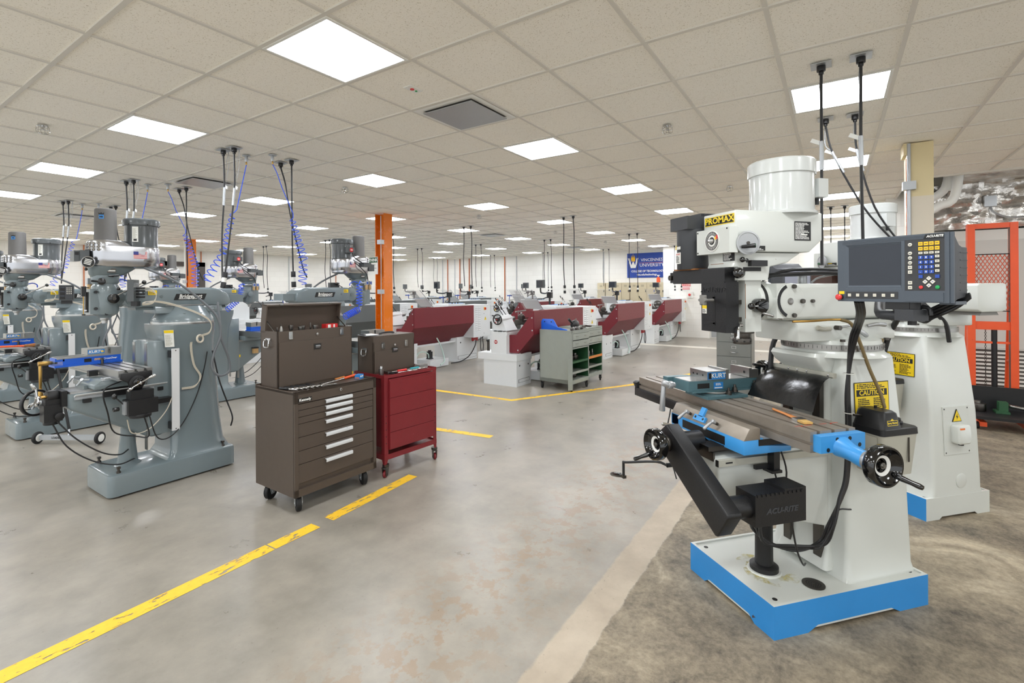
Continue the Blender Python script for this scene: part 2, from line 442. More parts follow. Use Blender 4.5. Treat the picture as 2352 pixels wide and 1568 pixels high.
# columns
def hcol(name, x, y, w, d, mm, label):
    b = MB(mm); t = .014
    b.box((x-w/2, y-d/2, 0), (x+w/2, y-d/2+t, 3.045)); b.box((x-w/2, y+d/2-t, 0), (x+w/2, y+d/2, 3.045)); b.box((x-.008, y-d/2+t, 0), (x+.008, y+d/2-t, 3.045))
    b.box((x-w/2-.04, y-d/2-.04, 0), (x+w/2+.04, y+d/2+.04, .02)); return struct(b.build(name), label)
hcol('column', 5.36, 4.78, .2, .24, MATS['column_orange'], 'orange steel column beside the open brown tool chest')
hcol('column', 5.36, 12.38, .2, .24, MATS['column_orange'], 'orange steel column behind the spring hoses at the far left')
b = MB(MATS['column_tan']); b.box((5.25, -2.885, 0), (5.45, -2.685, 2.53)); b.m(MATS['column_tan_upper']).box((5.25, -2.885, 2.53), (5.45, -2.685, 3.045)); b.m(MATS['column_orange']).box((5.246, -2.69, 0), (5.262, -2.681, 2.9))
b.m(MATS['column_tan_upper']).box((5.22, -2.70, 2.93), (5.45, -2.66, 3.045)); struct(b.build('column'), 'tan boxed column with a cream upper part behind the control console')
def conduit(x, y, z0, z1, r, mm, label, boxes=()):
    t = thing('conduit', label, 'conduit', (x, y, z0)); b = MB(mm); b.cyl((0, 0, 0), 'z', r, z1-z0, n=12); b.build('pipe', t)
    for z in boxes:
        b = MB(MATS['galv']); b.box((-.05, -.05, z-z0-.04), (.03, .05, z-z0+.04), .006); b.build('junction_box', t)
    return t
conduit(5.226, -2.70, .05, 3.04, .016, MATS['galv'], 'grey conduit running up the tan boxed column', (2.63,))
conduit(5.23, 4.71, .6, 3.0, .008, MATS['galv'], 'thin conduit with boxes on the orange column beside the tool chest', (2.52, 1.62))
conduit(5.23, 12.36, 1.4, 3.0, .03, MATS['label_white'], 'white conduit on the far orange column', (1.9,))
for k, (y, mm, n) in enumerate([(13.3, 'galv', 'first grey'), (12.98, 'copper', 'first copper'), (12.55, 'galv', 'second grey'), (12.25, 'copper', 'second copper'), (11.7, 'copper', 'third copper'), (9.75, 'copper', 'fourth copper'), (9.15, 'galv', 'third grey'), (5.2, 'galv', 'fourth grey')]):
    conduit(16.825, y, .02 if y > 5.4 else 1.87, 3.04, .022 if mm == 'copper' else .014, MATS[mm], '%s pipe down the white back wall, counted from the left corner' % n)
for k, (x, mm) in enumerate([(4.2, 'copper'), (7.5, 'copper'), (10.9, 'galv'), (13.2, 'copper')]):
    conduit(x, 16.475, .02, 3.04, .016, MATS[mm], '%s pipe down the white left wall, %s from the camera side' % ('copper' if mm == 'copper' else 'grey', ORD[k]))
# ------------------------------------------------------------------ ceiling lights
def panel_proto():
    t = thing('ceiling_light', 'x', 'ceiling light'); h = T/2-.013
    b = MB(MATS['white_ink']); f = .018
    for s in (-1, 1):
        b.box((s*h, -h, -.004), (s*(h-f), h, .004)); b.box((-h+f, s*h, -.004), (h-f, s*(h-f), .004))
    b.build('frame', t)
    b = MB(MATS['panel_glow']); b.box((-h+f, -h+f, -.001), (h-f, h-f, .003)); b.build('diffuser', t)
    return t
proto = panel_proto(); first = True
for i in range(-2, 7):
    row = []
    for j in range(-2, 7):
        x, y = (4*i+1.5)*T, (4*j+.5)*T
        if y < -2.9 and x > 7: continue
        if y > 16.3 or x > 16.6: continue
        s = seen(x, y) or seen(x+.3, y+.3) or seen(x-.3, y+.3) or seen(x+.3, y-.3)
        if s: row.append((s[0], x, y))
        else:
            l = bpy.data.lights.new('troffer_lamp', 'AREA'); l.shape = 'SQUARE'; l.size = .56; l.energy = 20*PI*.56*.56*.97; l.color = (.95, .985, 1)
            lo = bpy.data.objects.new('troffer_lamp', l); lo.location = (x, y, 3.044); COL.objects.link(lo)
    row.sort(key=lambda q: -q[0])
    for k, (u, x, y) in enumerate(row):
        lab = 'lit square ceiling panel, %s from right in the %s cross row from the camera' % (ORD[k], ORD[max(i, 0)])
        if first: o = proto; first = False
        else: o = dup(proto, (0, 0, 0))
        o.location = (x, y, 3.0475); o['label'] = lab; o['group'] = 'lit ceiling panels'
# air diffusers
def diffuser_proto():
    t = thing('ceiling_vent', 'x', 'air vent'); h = T/2-.013
    b = MB(MATS['white_ink']); f = .05
    pr = [(h, -.002), (h-.02, -.006), (h-.045, .0), (h-.06, .0)]
    b.loft([[(sx*r, sy*r, z) for sx, sy in ((1, 1), (-1, 1), (-1, -1), (1, -1))] for r, z in pr], cap=False); b.build('frame', t)
    b = MB(MATS['dust_grey']); b.box((-h+.055, -h+.055, .004), (h-.055, h-.055, .008)); b.build('throat', t)
    b = MB(MATS['silver_paint'])
    b.box((-.235, -.235, -.02), (.235, .235, -.014), .003); b.build('face_plate', t)
    return t
dp = diffuser_proto()
for k, (a, c, lab) in enumerate([(3, 0, 'square ceiling air vent with a pale plate nearest the camera, above the aisle'), (3, 7, 'square ceiling air vent between the hanging blue spring hoses'), (3, 15, 'square ceiling air vent far left among the mill cords'),
        (15, 8, 'square ceiling air vent above the lathe rows'), (23, 8, 'square ceiling air vent furthest away before the back wall')]):
    o = dp if k == 0 else dup(dp, (0, 0, 0)); o.location = ((a+.5)*T, (c+.5)*T, 3.0475); o['label'] = lab; o['group'] = 'ceiling air vents'
# sprinkler heads in wire guards
def sprinkler():
    t = thing('ceiling_sprinkler', 'x', 'sprinkler'); b = MB(MATS['chrome'])
    b.cyl((0, 0, -.002), (0, 0, -1), .035, .006); b.cyl((0, 0, -.005), (0, 0, -1), .009, .03, n=10); b.cyl((0, 0, -.035), (0, 0, -1), .016, .003, n=12); b.build('nozzle', t)
    b = MB(MATS['chrome'])
    for k in range(6):
        a = k*PI/3; c, s = math.cos(a), math.sin(a)
        b.tube([(.03*c, .03*s, -.004), (.042*c, .042*s, -.02), (.042*c, .042*s, -.06), (.02*c, .02*s, -.07)], .0022, 5, 2)
    b.torus((0, 0, -.03), 'z', .042, .002, 20, 5); b.torus((0, 0, -.068), 'z', .022, .002, 16, 5); b.build('wire_guard', t); return t
sp = sprinkler()
for k, (x, y, lab) in enumerate([(.3, 3.34, 'caged sprinkler head at the far left above the grey mills'), (3.34, -.93, 'caged sprinkler head right of the aisle, before the white mill motor'), (3.39, 3.38, 'caged sprinkler head left of the aisle below a bright panel'),
        (6.5, 3.43, 'caged sprinkler head just right of the orange column'), (6.41, -.92, 'caged sprinkler head near the white mill motor top'), (9.63, 3.47, 'caged sprinkler head above the middle lathes'), (12.78, 3.48, 'caged sprinkler head above the far lathes'), (15.57, 3.42, 'caged sprinkler head near the blue banner')]):
    o = sp if k == 0 else dup(sp, (0, 0, 0)); o.location = (x, y, 3.0475 if k % 2 else 3.0475); o['label'] = lab; o['group'] = 'caged sprinkler heads'
t = thing('ceiling_indicator', 'small white ceiling plate with a red and a green dot', 'indicator', (1.547, .307, 3.055))
b = MB(MATS['white_ink']); b.box((-.06, -.035, -.006), (.06, .035, -.0005), .002); b.build('plate', t)
b = MB(MATS['estop_red']); b.cyl((-.01, .0, -.0055), (0, 0, -1), .014, .006); b.build('red_lamp', t)
b = MB(MATS['green_btn']); b.cyl((.03, .0, -.0055), (0, 0, -1), .008, .005); b.build('green_lamp', t)
# ------------------------------------------------------------------ floor paint
LM = MATS['worn_yellow']
def fline(pts, w, label):
    b = MB(LM); L, Rr = [], []
    P = [V((x, y, 0)) for x, y in pts]
    for k, p in enumerate(P):
        d = ((P[k]-P[k-1]).normalized() if k else V((0, 0, 0)))+((P[k+1]-P[k]).normalized() if k < len(P)-1 else V((0, 0, 0)))
        n = V((-d.y, d.x, 0)).normalized(); L.append(p+n*w/2); Rr.append(p-n*w/2)
    pts = [(q.x, q.y, .0015) for q in L]+[(q.x, q.y, .0015) for q in Rr]; n = len(P)
    b.faces(pts, [(n+k, n+k+1, k+1, k) for k in range(n-1)]); o = b.build('floor_line'); return struct(o, label)
fline([(-1.5, .80), (-.4, .87), (.84, .915)], .105, 'yellow painted line along the aisle floor, near part')
fline([(.85, .915), (1.185, .925)], .1, 'yellow painted line along the aisle floor, short middle part')
fline([(1.30, .935), (2.24, 1.01)], .1, 'yellow painted line along the aisle floor in front of the brown tool cabinet')
fline([(3.40, 2.1), (3.47, 1.7), (3.56, 1.085)], .1, 'yellow painted line to the right of the maroon cart')
fline([(5.1, 4.2), (5.13, 3.3), (5.2, 1.88), (7.27, .8), (10.3, -.3)], .1, 'yellow painted line cornering before the lathes')
m2 = mat('floor_pale', (206, 200, 188), .35, var=.05)
b = MB(m2); b.box((13.25, -2.5, .0005), (13.62, 2.9, .0016)); struct(b.build('floor_line'), 'pale stripe across the far floor')
# ------------------------------------------------------------------ banner and lockers
t = thing('wall_banner', 'blue university banner hung on the white back wall above the lockers', 'banner', (16.83, 3.545, 2.03)); W, Hh = 1.46, .9
b = MB(MATS['banner_blue']); n = 24; top = []; 
pts = []; fs = []
for i in range(n+1):
    for j in range(9): pts.append((-.004-.006*math.sin(i*.9+j*.4), W/2-W*i/n, Hh*j/8))
for i in range(n):
    for j in range(8): fs.append((i*9+j, i*9+j+1, (i+1)*9+j+1, (i+1)*9+j))
b.faces(pts, fs); b.build('sheet', t)
def bt(name, txt, size, u, z, mm, bold=0., sx=1., font_sh=0.):
    b = MB(MATS[mm]); b.text(txt, size, face((-.018, u, z), (-1, 0, 0)), .001, bold, font_sh, sx=sx); return b.build(name, t)
bt('lettering', 'VINCENNES', .15, -.18, .64, 'white_ink', 0, .98); bt('lettering', 'UNIVERSITY', .165, -.18, .45, 'white_ink', 0, 1.0)
bt('lettering', 'COLLEGE OF TECHNOLOGY', .1, -.02, .235, 'white_ink', .0025, .92); bt('lettering', 'vinu.edu/technology', .098, -.0, .11, 'white_ink', .0025, .92)
b = MB(MATS['orange_ink']); b.box((-.02, -.66, .535), (-.017, .28, .543)); b.build('rule', t)
b = MB(MATS['white_ink']); u0 = .5
b.prism([(u0+.2, .72), (u0+.13, .72), (u0+.07, .46), (u0, .62), (u0-.07, .46), (u0-.13, .72), (u0-.2, .72), (u0-.09, .36), (u0+.09, .36)], 'x', -.02, -.017); b.build('emblem', t)
b = MB(MATS['yellow_btn'])
for dx, s in ((-.05, .8), (0, 1.05), (.05, .8)):
    b.prism([(u0+dx-.03*s, .62), (u0+dx-.035*s, .7), (u0+dx-.01*s, .77), (u0+dx, .62+.26*s), (u0+dx+.02*s, .76), (u0+dx+.034*s, .7), (u0+dx+.02*s, .62), (u0+dx, .58)], 'x', -.0225, -.0205)
b.build('flame', t)
def locker_bank(y0, n, label):
    t = thing('locker_bank', label, 'lockers', (16.46, y0, 0)); w = .305
    b = MB(MATS['locker_tan']); b.box((0, 0, .0), (.36, n*w, 1.85), .004); b.build('body', t)
    for k in range(n):
        for q in range(3):
            b = MB(MATS['locker_tan']); b.box((-.016, k*w+.006, .1+q*.58), (-.001, (k+1)*w-.006, .1+q*.58+.572), .003)
            b.m(MATS['steel_dark'])
            for z in range(4): b.box((-.0175, k*w+.1, .1+q*.58+.44+z*.02), (-.0165, (k+1)*w-.1, .1+q*.58+.446+z*.02))
            d = b.build('door', t)
            b = MB(MATS['steel_dark'] if (k+q) % 3 else MATS['blue_btn']); b.box((-.03, k*w+.03, .1+q*.58+.25), (-.0165, k*w+.055, .1+q*.58+.32), .003); b.build('latch', d)
    return t
locker_bank(2.82, 4, 'tan metal lockers under the right part of the blue banner'); locker_bank(4.06, 3, 'tan metal lockers left of those under the banner'); locker_bank(5.0, 1, 'single tan locker column at the left end of the locker row')
t = thing('spray_bottle', 'orange plastic spray bottle on top of the tan lockers', 'bottle', (16.55, 3.05, 1.851))
b = MB(MATS['lift_orange']); b.rloft([(-.045, .045, -.06, .06, 0, .03), (-.045, .045, -.06, .06, .14, .03), (-.02, .02, -.02, .02, .2, .015)]); b.build('body', t)
b = MB(MATS['white_ink']); b.cyl((0, 0, .199), 'z', .02, .03); b.box((-.02, -.05, .228), (.02, .04, .26), .006); b.build('trigger_head', t)
t = thing('danger_sign', 'red and white danger sign on the white wall beside the far lathe', 'sign', (16.19, 2.02, 1.68))
b = MB(MATS['white_ink']); b.box((-.012, -.15, -.11), (0, .15, .11), .003); b.build('plate', t)
b = MB(MATS['acoustic_red']); b.box((-.014, -.145, .02), (-.0115, .145, .105)); b.m(MATS['white_ink']).text('DANGER', .07, face((-.015, 0, .062), (-1, 0, 0)), .0006, .001); b.m(MATS['acoustic_red']).box((-.014, -.12, -.04), (-.0115, .12, -.02)); b.box((-.014, -.12, -.08), (-.0115, .12, -.06)); b.build('printing', t)
t = thing('alarm_switch', 'white wall box with a red button below the danger sign', 'switch', (16.19, 1.9, 1.42))
b = MB(MATS['label_white']); b.box((-.06, -.1, -.1), (0, .1, .1), .01); b.build('housing', t); b = MB(MATS['estop_red']); b.cyl((-.059, 0, 0), (-1, 0, 0), .04, .03, .006); b.build('button', t)
t = thing('think_sign', 'green and white safety sign on the orange column', 'sign', (5.245, 4.93, 2.1))
b = MB(MATS['label_white']); b.box((-.006, -.12, -.16), (0, .12, .16), .002); b.build('plate', t)
b = MB(MATS['cart_green']); b.box((-.0075, -.112, .055), (-.0055, .112, .15)); b.m(MATS['white_ink']).text('THINK', .075, face((-.0085, 0, .1), (-1, 0, 0)), .0006, .0015)
b.m(MATS['black_ink']).text('SAFETY', .035, face((-.0075, 0, .01), (-1, 0, 0)), .0006); b.text('STARTS WITH ME', .022, face((-.0075, 0, -.05), (-1, 0, 0)), .0006); b.build('printing', t)
# ------------------------------------------------------------------ bay at the right: air handler, ducts, stacker
t = thing('air_handler', 'white louvered air handling cabinet at the right wall behind the orange stacker', 'air handler', (8.3, -3.15, 0))
b = MB(MATS['wall_paint']); b.box((0, -2.4, .0), (.62, 0, 2.42), .01); b.build('cabinet', t)
for z0, z1 in ((.82, 2.28),):
    for y0 in (-.02, -1.2):
        b = MB(MATS['door_paint']); b.box((-.012, y0-1.17, z0), (-.001, y0, z1), .004); b.build('panel', t)
b = MB(MATS['wall_paint'])
for k in range(13): b.box((-.022, -2.35, .12+k*.052), (-.004, -.06, .12+k*.052+.026), .003)
b.m(MATS['steel_dark']).box((-.005, -2.37, .1), (-.001, -.03, .8)); b.build('louver', t)
t = thing('air_duct', 'foil-wrapped air duct with a grey box above the white cabinet', 'duct', (8.25, -3.2, 2.44))
b = MB(MATS['foil']); random.seed(3); pts = []; fs = []; nx, nz = 40, 14
def fold(y, z):
    r = math.hypot(y+.62, z-.33); a = math.atan2(z-.33, y+.62); return .02*math.sin(a*17)*min(1, r*3)+.012*math.sin(y*31+z*9)+.01*math.sin(z*43-y*13)
for i in range(nx+1):
    for j in range(nz+1): y = -2.3*i/nx; z = .62*j/nz; pts.append((-fold(y, z), y, z))
for i in range(nx):
    for j in range(nz): fs.append((i*(nz+1)+j, i*(nz+1)+j+1, (i+1)*(nz+1)+j+1, (i+1)*(nz+1)+j))
b.faces(pts, fs); b.box((.03, -2.3, .01), (.55, -.0, .61), .04, 3)
b.prism([(.0, .62), (.5, .62), (.3, 1.2), (-.55, .95), (-.5, .66)], 'y', -2.3, -.3, .05, 2)
b.build('wrap', t)
b = MB(MATS['galv']); b.box((-.09, -.68, .28), (-.025, -.56, .42), .006); b.build('control_box', t)
b = MB(MATS['galv']); b.tube([(-.06, -.62, .29), (-.08, -.65, .2), (-.09, -.8, .12), (-.09, -1.1, .12), (-.08, -1.5, .25)], .012, 8, 5); b.build('flexible_conduit', t)
b = MB(MATS['blue_btn'])
b.text('FHC 25/50 NE', .1, face((-.535, -.72, .86), V((-1, 0, -.12))), .0008, 0, .2); b.build('printing', t)
t = thing('flexible_duct', 'silver round flexible duct behind the tan column', 'duct', (8.05, -3.02, 2.85))
b = MB(MATS['foil']); b.lathe((0, .0, 0), (.1, -1, 0), [(.13+.008*(k % 2), .35*k/20) for k in range(21)], 24); b.build('sleeve', t)
t = thing('wrapped_pipe', 'white wrapped pipe bending down beside the foil duct', 'pipe', (7.66, -3.0, 0))
b = MB(MATS['white_ink']); b.tube([(0, -.02, .02), (0, -.02, 2.3), (0, -.02, 2.62), (-.02, -.12, 2.78), (-.05, -.3, 2.95), (-.05, -.34, 3.4)], .05, 14, 5); b.tube([(-.05, -.34, 3.4), (-.05, -.34, 2.9)], .06, 14, 1); b.build('jacket', t)
t = thing('wrapped_pipe', 'white wrapped pipe crossing diagonally in front of the foil duct', 'pipe', (7.45, -3.0, 0))
b = MB(MATS['white_ink']); b.tube([(0, -.02, 2.4), (0, -.03, 2.55), (0, -.2, 2.68), (-.0, -.36, 2.8), (0, -.42, 3.4)], .05, 14, 5); b.build('jacket', t)
def stacker():
    t = thing('lift_stacker', 'orange hand-operated lift stacker with a mesh guard', 'stacker', (7.5, -3.7, 0)); O = MATS['lift_orange']
    for s in (-1, 1):
        y = s*.19+.0
        b = MB(O); b.box((-.05, y-.035, .08), (.05, y+.035, 2.43), .006)
        b.m(MATS['steel_dark']).box((-.03, y-s*.0355, .1), (.03, y-s*.0345, 2.4)); b.build('mast_post', t)
        b = MB(O); b.rod((.05, y, 2.38), (.34, y, .12), .022); b.rod((.05, y, 1.55), (.17, y, 1.5), .016); b.rod((.05, y, .75), (.25, y, .72), .016); b.build('brace', t)
        b = MB(O); b.box((-.62, y-.03, .04), (.4, y+.03, .09), .006); b.build('leg', t)
        for x in (-.55, .35):
            b = MB(MATS['rubber']); b.cyl((x, y+s*.045-.02, .041), 'y', .04, .04, .006); b.build('wheel', t)
    b = MB(O); b.box((-.04, -.19, 2.37), (.04, .19, 2.43), .006); b.box((-.03, -.19, 1.12), (.03, .19, 1.22), .004); b.box((-.02, -.19, .95), (.02, .19, .975)); b.build('crossbar', t)
    b = MB(MATS['expanded_mesh']); b.faces([(0, -.16, 1.35), (0, .16, 1.35), (0, .16, 2.05), (0, -.16, 2.05)], [(0, 1, 2, 3)], None); b.m(MATS['black_cast'])
    for z in (1.35, 2.05): b.rod((0, -.16, z), (0, .16, z), .006, n=8)
    g = b.build('mesh_guard', t)
    g.rotation_euler = (0, 0, 0)
    b = MB(MATS['black_cast']); b.cyl((.0, -.02, .3), 'z', .028, .85, n=16); b.build('ram_cylinder', t)
    b = MB(MATS['steel_dark'])
    for k in range(44): b.torus((-.01, .06, .22+k*.021), 'x' if k % 2 else 'y', .009, .003, 8, 5)
    b.build('chain', t)
    b = MB(MATS['black_cast']); b.box((-.66, -.27, .13), (-.08, .27, .16), .004); b.box((-.1, -.27, .16), (-.085, .27, .43), .004); b.build('load_deck', t)
    return t
stacker()
t = thing('machine_attachment', 'small green milling attachment lying on the stacker deck', 'attachment', (7.2, -3.72, .161))
b = MB(MATS['cart_green']); b.box((-.08, -.06, 0), (.08, .06, .025), .006); b.box((-.05, -.05, .024), (.05, .03, .13), .008); b.build('body', t)
b = MB(MATS['steel']); b.rod((0, -.05, .09), (-.06, -.19, .075), .02, bev=.003); b.rod((-.06, -.185, .075), (-.075, -.22, .072), .03, bev=.004); b.build('spindle', t)
t = thing('dividing_chuck', 'round steel chuck lying on the stacker deck', 'chuck', (7.22, -3.52, .161))
b = MB(MATS['steel_dark']); b.cyl((0, 0, .0), 'z', .075, .09, .006); b.m(MATS['steel']).cyl((0, 0, .0895), 'z', .03, .03); b.build('body', t)
# ================================================================== white knee mill
def bolt(b, p, d, r=.008, h=.008, m=None):
    if m: b.m(m)
    b.cyl(p, d, r, h, n=6); return b
def handwheel(name, par, c, d, r, mm, grip_ang=-60, spokes=False):
    """dished wheel with rim, hub, pale ring and a turning grip; c = centre of the back of the wheel, d = axis towards the operator"""
    M = Matrix.Translation(c) @ aim(d); b = MB(mm); b.xf(M); w = .05*r/.085
    b.lathe((0, 0, 0), 'z', [(r*.93, 0), (r, w*.18), (r, w*.85), (r*.96, w), (r*.87, w), (r*.8, w*.7), (r*.45, w*.3), (r*.3, w*.3), (r*.3, w*.1), (r*.5, .0)], 40)
    a = R(grip_ang); gx, gy = r*.8*math.cos(a), r*.8*math.sin(a)
    b.cyl((gx, gy, w*.3), 'z', r*.16, w*.5, n=14)
    h = b.build(name, par)
    b = MB(MATS['white_ink']); b.xf(M); b.lathe((0, 0, 0), 'z', [(r*.5, w*.47), (r*.5, w*.52), (r*.36, w*.4), (r*.36, w*.35)], 32, False); b.build('graduated_ring', h)
    b = MB(MATS['steel']); b.xf(M); b.cyl((0, 0, w*.25), 'z', r*.16, w*.3, n=16); b.cyl((0, 0, w*.5), 'z', r*.1, w*.2, n=6); b.build('hub_nut', h)
    b = MB(MATS['black_gloss']); b.xf(M); b.lathe((gx, gy, w*.6), (.35*math.cos(a), .35*math.sin(a), 1), [(r*.07, 0), (r*.13, .004), (r*.15, .03), (r*.12, .06), (r*.14, .085), (r*.11, .097), (.0005, .1)], 14); b.build('grip', h)
    return h
def blackball(b, p0, p1, r, rod=.006):
    b.m(MATS['chrome']).rod(p0, p1, rod, n=10); b.m(MATS['black_gloss']).ball(p1, r, 16)
def plate_lines(b, M, w, h, n, mm, seed, ind=.06):
    """rows of small print as little bars, ragged like text"""
    b.m(mm); rnd = random.Random(seed); X = b.X; b.xf(X @ M)
    for k in range(n):
        y = h*.5-h*(k+.5)/n; L = w*(.55+.4*rnd.random()); x = -w/2
        while x < -w/2+L-.004:
            q = min(.006+.016*rnd.random()*w/.1, -w/2+L-x); b.box((x, y-h/n*.27, 0), (x+q, y+h/n*.27, .0005)); x += q+.003*max(.6, w/.12)
    b.xf(X)
def make_promax(main):
    W, S = MATS['white_enamel'], MATS['steel_dark']
    t = thing('milling_machine', 'x', 'milling machine')
    # base tray
    b = MB(MATS['white_enamel']); b.box((-.307, 0, .018), (.307, .98, .149), .006)
    for x0, x1, y0, y1 in ((-.307, .307, 0, .016), (-.307, -.291, .016, .98), (.291, .307, .016, .98), (-.29, .29, .964, .98)): b.box((x0, y0, .149), (x1, y1, .158), .003)
    B = MATS['blue_enamel']; b.m(B)
    def skirt(L): return [(0, 0), (L*.2, 0), (L*.26, .028), (L*.74, .028), (L*.8, 0), (L, 0), (L, .157), (0, .157)]
    b.prism([(x-.3085, z) for x, z in skirt(.617)], 'y', -.0015, .008)
    for s in (-1, 1): b.prism([(y+.004, z) for y, z in skirt(.976)], 'x', s*.3085, s*.299)
    b.m(MATS['white_enamel']).prism([(x-.307, z) for x, z in skirt(.614)], 'y', .97, .981)
    b.m(MATS['black_ink'])
    for x in (-.25, .25):
        for y in (.06, .93): b.cyl((x, y, .1492), 'z', .012, .001, n=14)
    b.build('base', t)
    b = MB(MATS['steel_dark']); b.cyl((.205, .345, .1495), 'z', .052, .004, n=28); b.m(MATS['black_ink'])
    for r in (.012, .022, .032):
        for k in range(int(r*700)): a = 2*PI*k/int(r*700); b.cyl((.205+r*math.cos(a), .345+r*math.sin(a), .1534), 'z', .003, .0006, n=6)
    b.build('drain_grate', t)
    b = MB(MATS['oil_stain'])
    for x, y, r, s in ((.05, .15, .07, 1.5), (.13, .27, .06, .6), (-.1, .2, .05, .5)):
        b.faces([(x+r*s*(1+.3*math.sin(3*a+x*9))*math.cos(a), y+r*(1+.3*math.sin(2*a+y*20))*math.sin(a), .1497+.0001*s) for a in [2*PI*k/22 for k in range(22)]], [tuple(range(22))])
    b.build('oil_stain', t)
    # column
    b = MB(W)
    b.rloft([(-.26, .26, .50, .9795, .14, .03), (-.24, .24, .53, .9785, .19, .03), (-.232, .232, .54, .978, .3, .025), (-.222, .222, .545, .96, .75, .025), (-.205, .205, .55, .905, 1.285, .03), (-.2, .2, .56, .895, 1.3, .035)], 6)
    b.rloft([(-.16, .16, .47, .7, .17, .02), (-.14, .14, .51, .7, .27, .02), (-.135, .135, .512, .7, 1.2, .02), (-.15, .15, .45, .75, 1.25, .02), (-.155, .155, .42, .8, 1.29, .03), (-.15, .15, .43, .8, 1.31, .03)], 5)
    b.lathe((0, .70, 1.29), 'z', [(.27, 0), (.245, .02), (.24, .035)], 40)
    b.build('column', t)
    b = MB(S); b.box((-.12, .485, .22), (-.075, .513, 1.15), .003); b = b.nx('column_way', t); b.box((.075, .485, .22), (.12, .513, 1.15), .003); b.build('column_way', t)
    b = MB(MATS['steel']); b.cyl((0, .70, 1.325), 'z', .2445, .03, n=64); b.m(MATS['black_ink'])
    for k in range(-28, 29):
        a = -PI/2+R(k*5+12); c, s = math.cos(a), math.sin(a); b.cbox((0, 0, 0), (.0016, .001, .012 if k % 2 else .02), M=Matrix.Translation((.2448*c, .70+.2448*s, 1.342)) @ Matrix.Rotation(a+PI/2, 4, 'Z'))
    b.build('turret_ring', t)
    # turret saddle and ram
    b = MB(W); b.lathe((0, .70, 1.355), 'z', [(.235, 0), (.23, .02), (.2, .03)], 40); b.prism([(-.15, 1.375), (.15, 1.375), (.15, 1.46), (.12, 1.482), (-.12, 1.482), (-.15, 1.46)], 'y', .32, .98, .008); b.build('turret', t)
    b = MB(W); b.prism([(-.135, 1.50), (-.135, 1.665), (-.12, 1.68), (.12, 1.68), (.135, 1.665), (.135, 1.50), (.095, 1.484), (-.095, 1.484)], 'y', .3, 1.19, .008)
    b.cyl((-.135, .29, 1.59), 'x', .092, .27, .006, n=40); b.box((-.13, .2, 1.5), (.13, .3, 1.68), .03, 3); b.build('ram', t)
    b = MB(MATS['dust_grey']); b.prism([(-.09, 1.46), (-.06, 1.5), (.06, 1.5), (.09, 1.46)], 'y', .9, 1.17); b.build('dovetail', t)
    b = MB(MATS['black_cast'])
    for k in range(13):
        a = R(120+k*10); b.cbox((0, 0, 0), (.002, .016, .019), M=Matrix.Translation((.1363, .29+.082*math.cos(a), 1.59+.082*math.sin(a))) @ Matrix.Rotation(a, 4, 'X'))
    b.build('angle_scale', t)
    b = MB(S)
    for y, z, r in ((.30, 1.665, .011), (.30, 1.515, .011), (.355, 1.588, .012), (.42, 1.588, .009)):
        b.cyl((.134, y, z), 'x', r, .016, n=6); b = b.nx('clamp_bolt', t)
    b.m(MATS['steel']).cyl((.134, .282, 1.588), 'x', .018, .005, .002)
    b.build('clamp_bolt', t)
    # knuckle and head
    b = MB(W); b.cyl((0, .13, 1.59), 'y', .105, .12, .01, n=40); b.m(MATS['black_cast']).lathe((0, .155, 1.59), 'y', [(.1055, 0), (.1065, .002), (.1065, .018), (.1055, .02)], 40, False); b.build('head_knuckle', t)
    b = MB(W); b.box((-.08, .05, 1.43), (.08, .15, 1.70), .01); b.box((-.075, .02, 1.45), (.03, .06, 1.70), .005)
    b.box((-.10, -.01, 1.698), (.10, .175, 1.77), .012); b.prism([(-.03, 1.788), (-.04, 1.765), (.13, 1.765), (.18, 1.705), (.19, 1.768), (.30, 1.79), (.33, 1.81), (.39, 1.842), (-.03, 1.842)], 'x', -.1, .1, .006)
    b.build('quill_housing', t)
    b = MB(MATS['rust'])
    for z, x0, x1 in ((1.776, -.08, .02), (1.772, .03, .09)): b.box((x0, -.0315, z-.006), (x1, -.0295, z+.012)); b = b.nx('rust_streak', t)
    b.box((.081, .0495, 1.5), (.0815, .052, 1.68)); b.build('rust_streak', t)
    b = MB(W); b.prism([(-.04, 1.845), (.42, 1.845), (.495, 1.905), (.505, 1.908), (.505, 2.055), (-.04, 2.055)], 'x', -.123, .123, .006); b.build('pulley_cover', t)
    b = MB(W); b.box((-.117, -.09, 1.838), (.132, -.038, 1.968), .006); b.m(MATS['black_ink'])
    for x, z in ((-.108, 1.957), (-.108, 1.848), (.117, 1.96)): b.cyl((x, -.0895, z), (0, -1, 0), .0045, .002, n=10)
    b.build('speed_panel', t)
    b = MB(MATS['yellow_ink']); M = face((0, -.0405, 2.016), (0, -1, 0)); b.xf(M); b.box((-.111, -.024, 0), (.111, .024, .0012), .0004); b.m(MATS['black_ink']).box((-.107, -.02, .001), (.107, .02, .0018)); b.m(MATS['yellow_ink']).text('PROMAX', .044, Matrix.Translation((0, .0005, .0018)), .0006, .0012, sx=1.22); b.build('maker_plate', t)
    b = MB(MATS['white_ink']); b.xf(face((.008, -.0905, 1.905), (0, -1, 0))); b.cyl((0, 0, 0), 'z', .054, .003, n=44); b.m(MATS['black_ink']).lathe((0, 0, 0), 'z', [(.049, .0032), (.049, .0036), (.03, .0036), (.03, .0032)], 44, False)
    b.cyl((0, 0, .003), 'z', .02, .001, n=30); b.m(MATS['white_ink'])
    for k in range(40):
        a = 2*PI*k/40; b.box((-.0007, .033, .0036), (.0007, .046, .0041), M=Matrix.Rotation(a, 4, 'Z'))
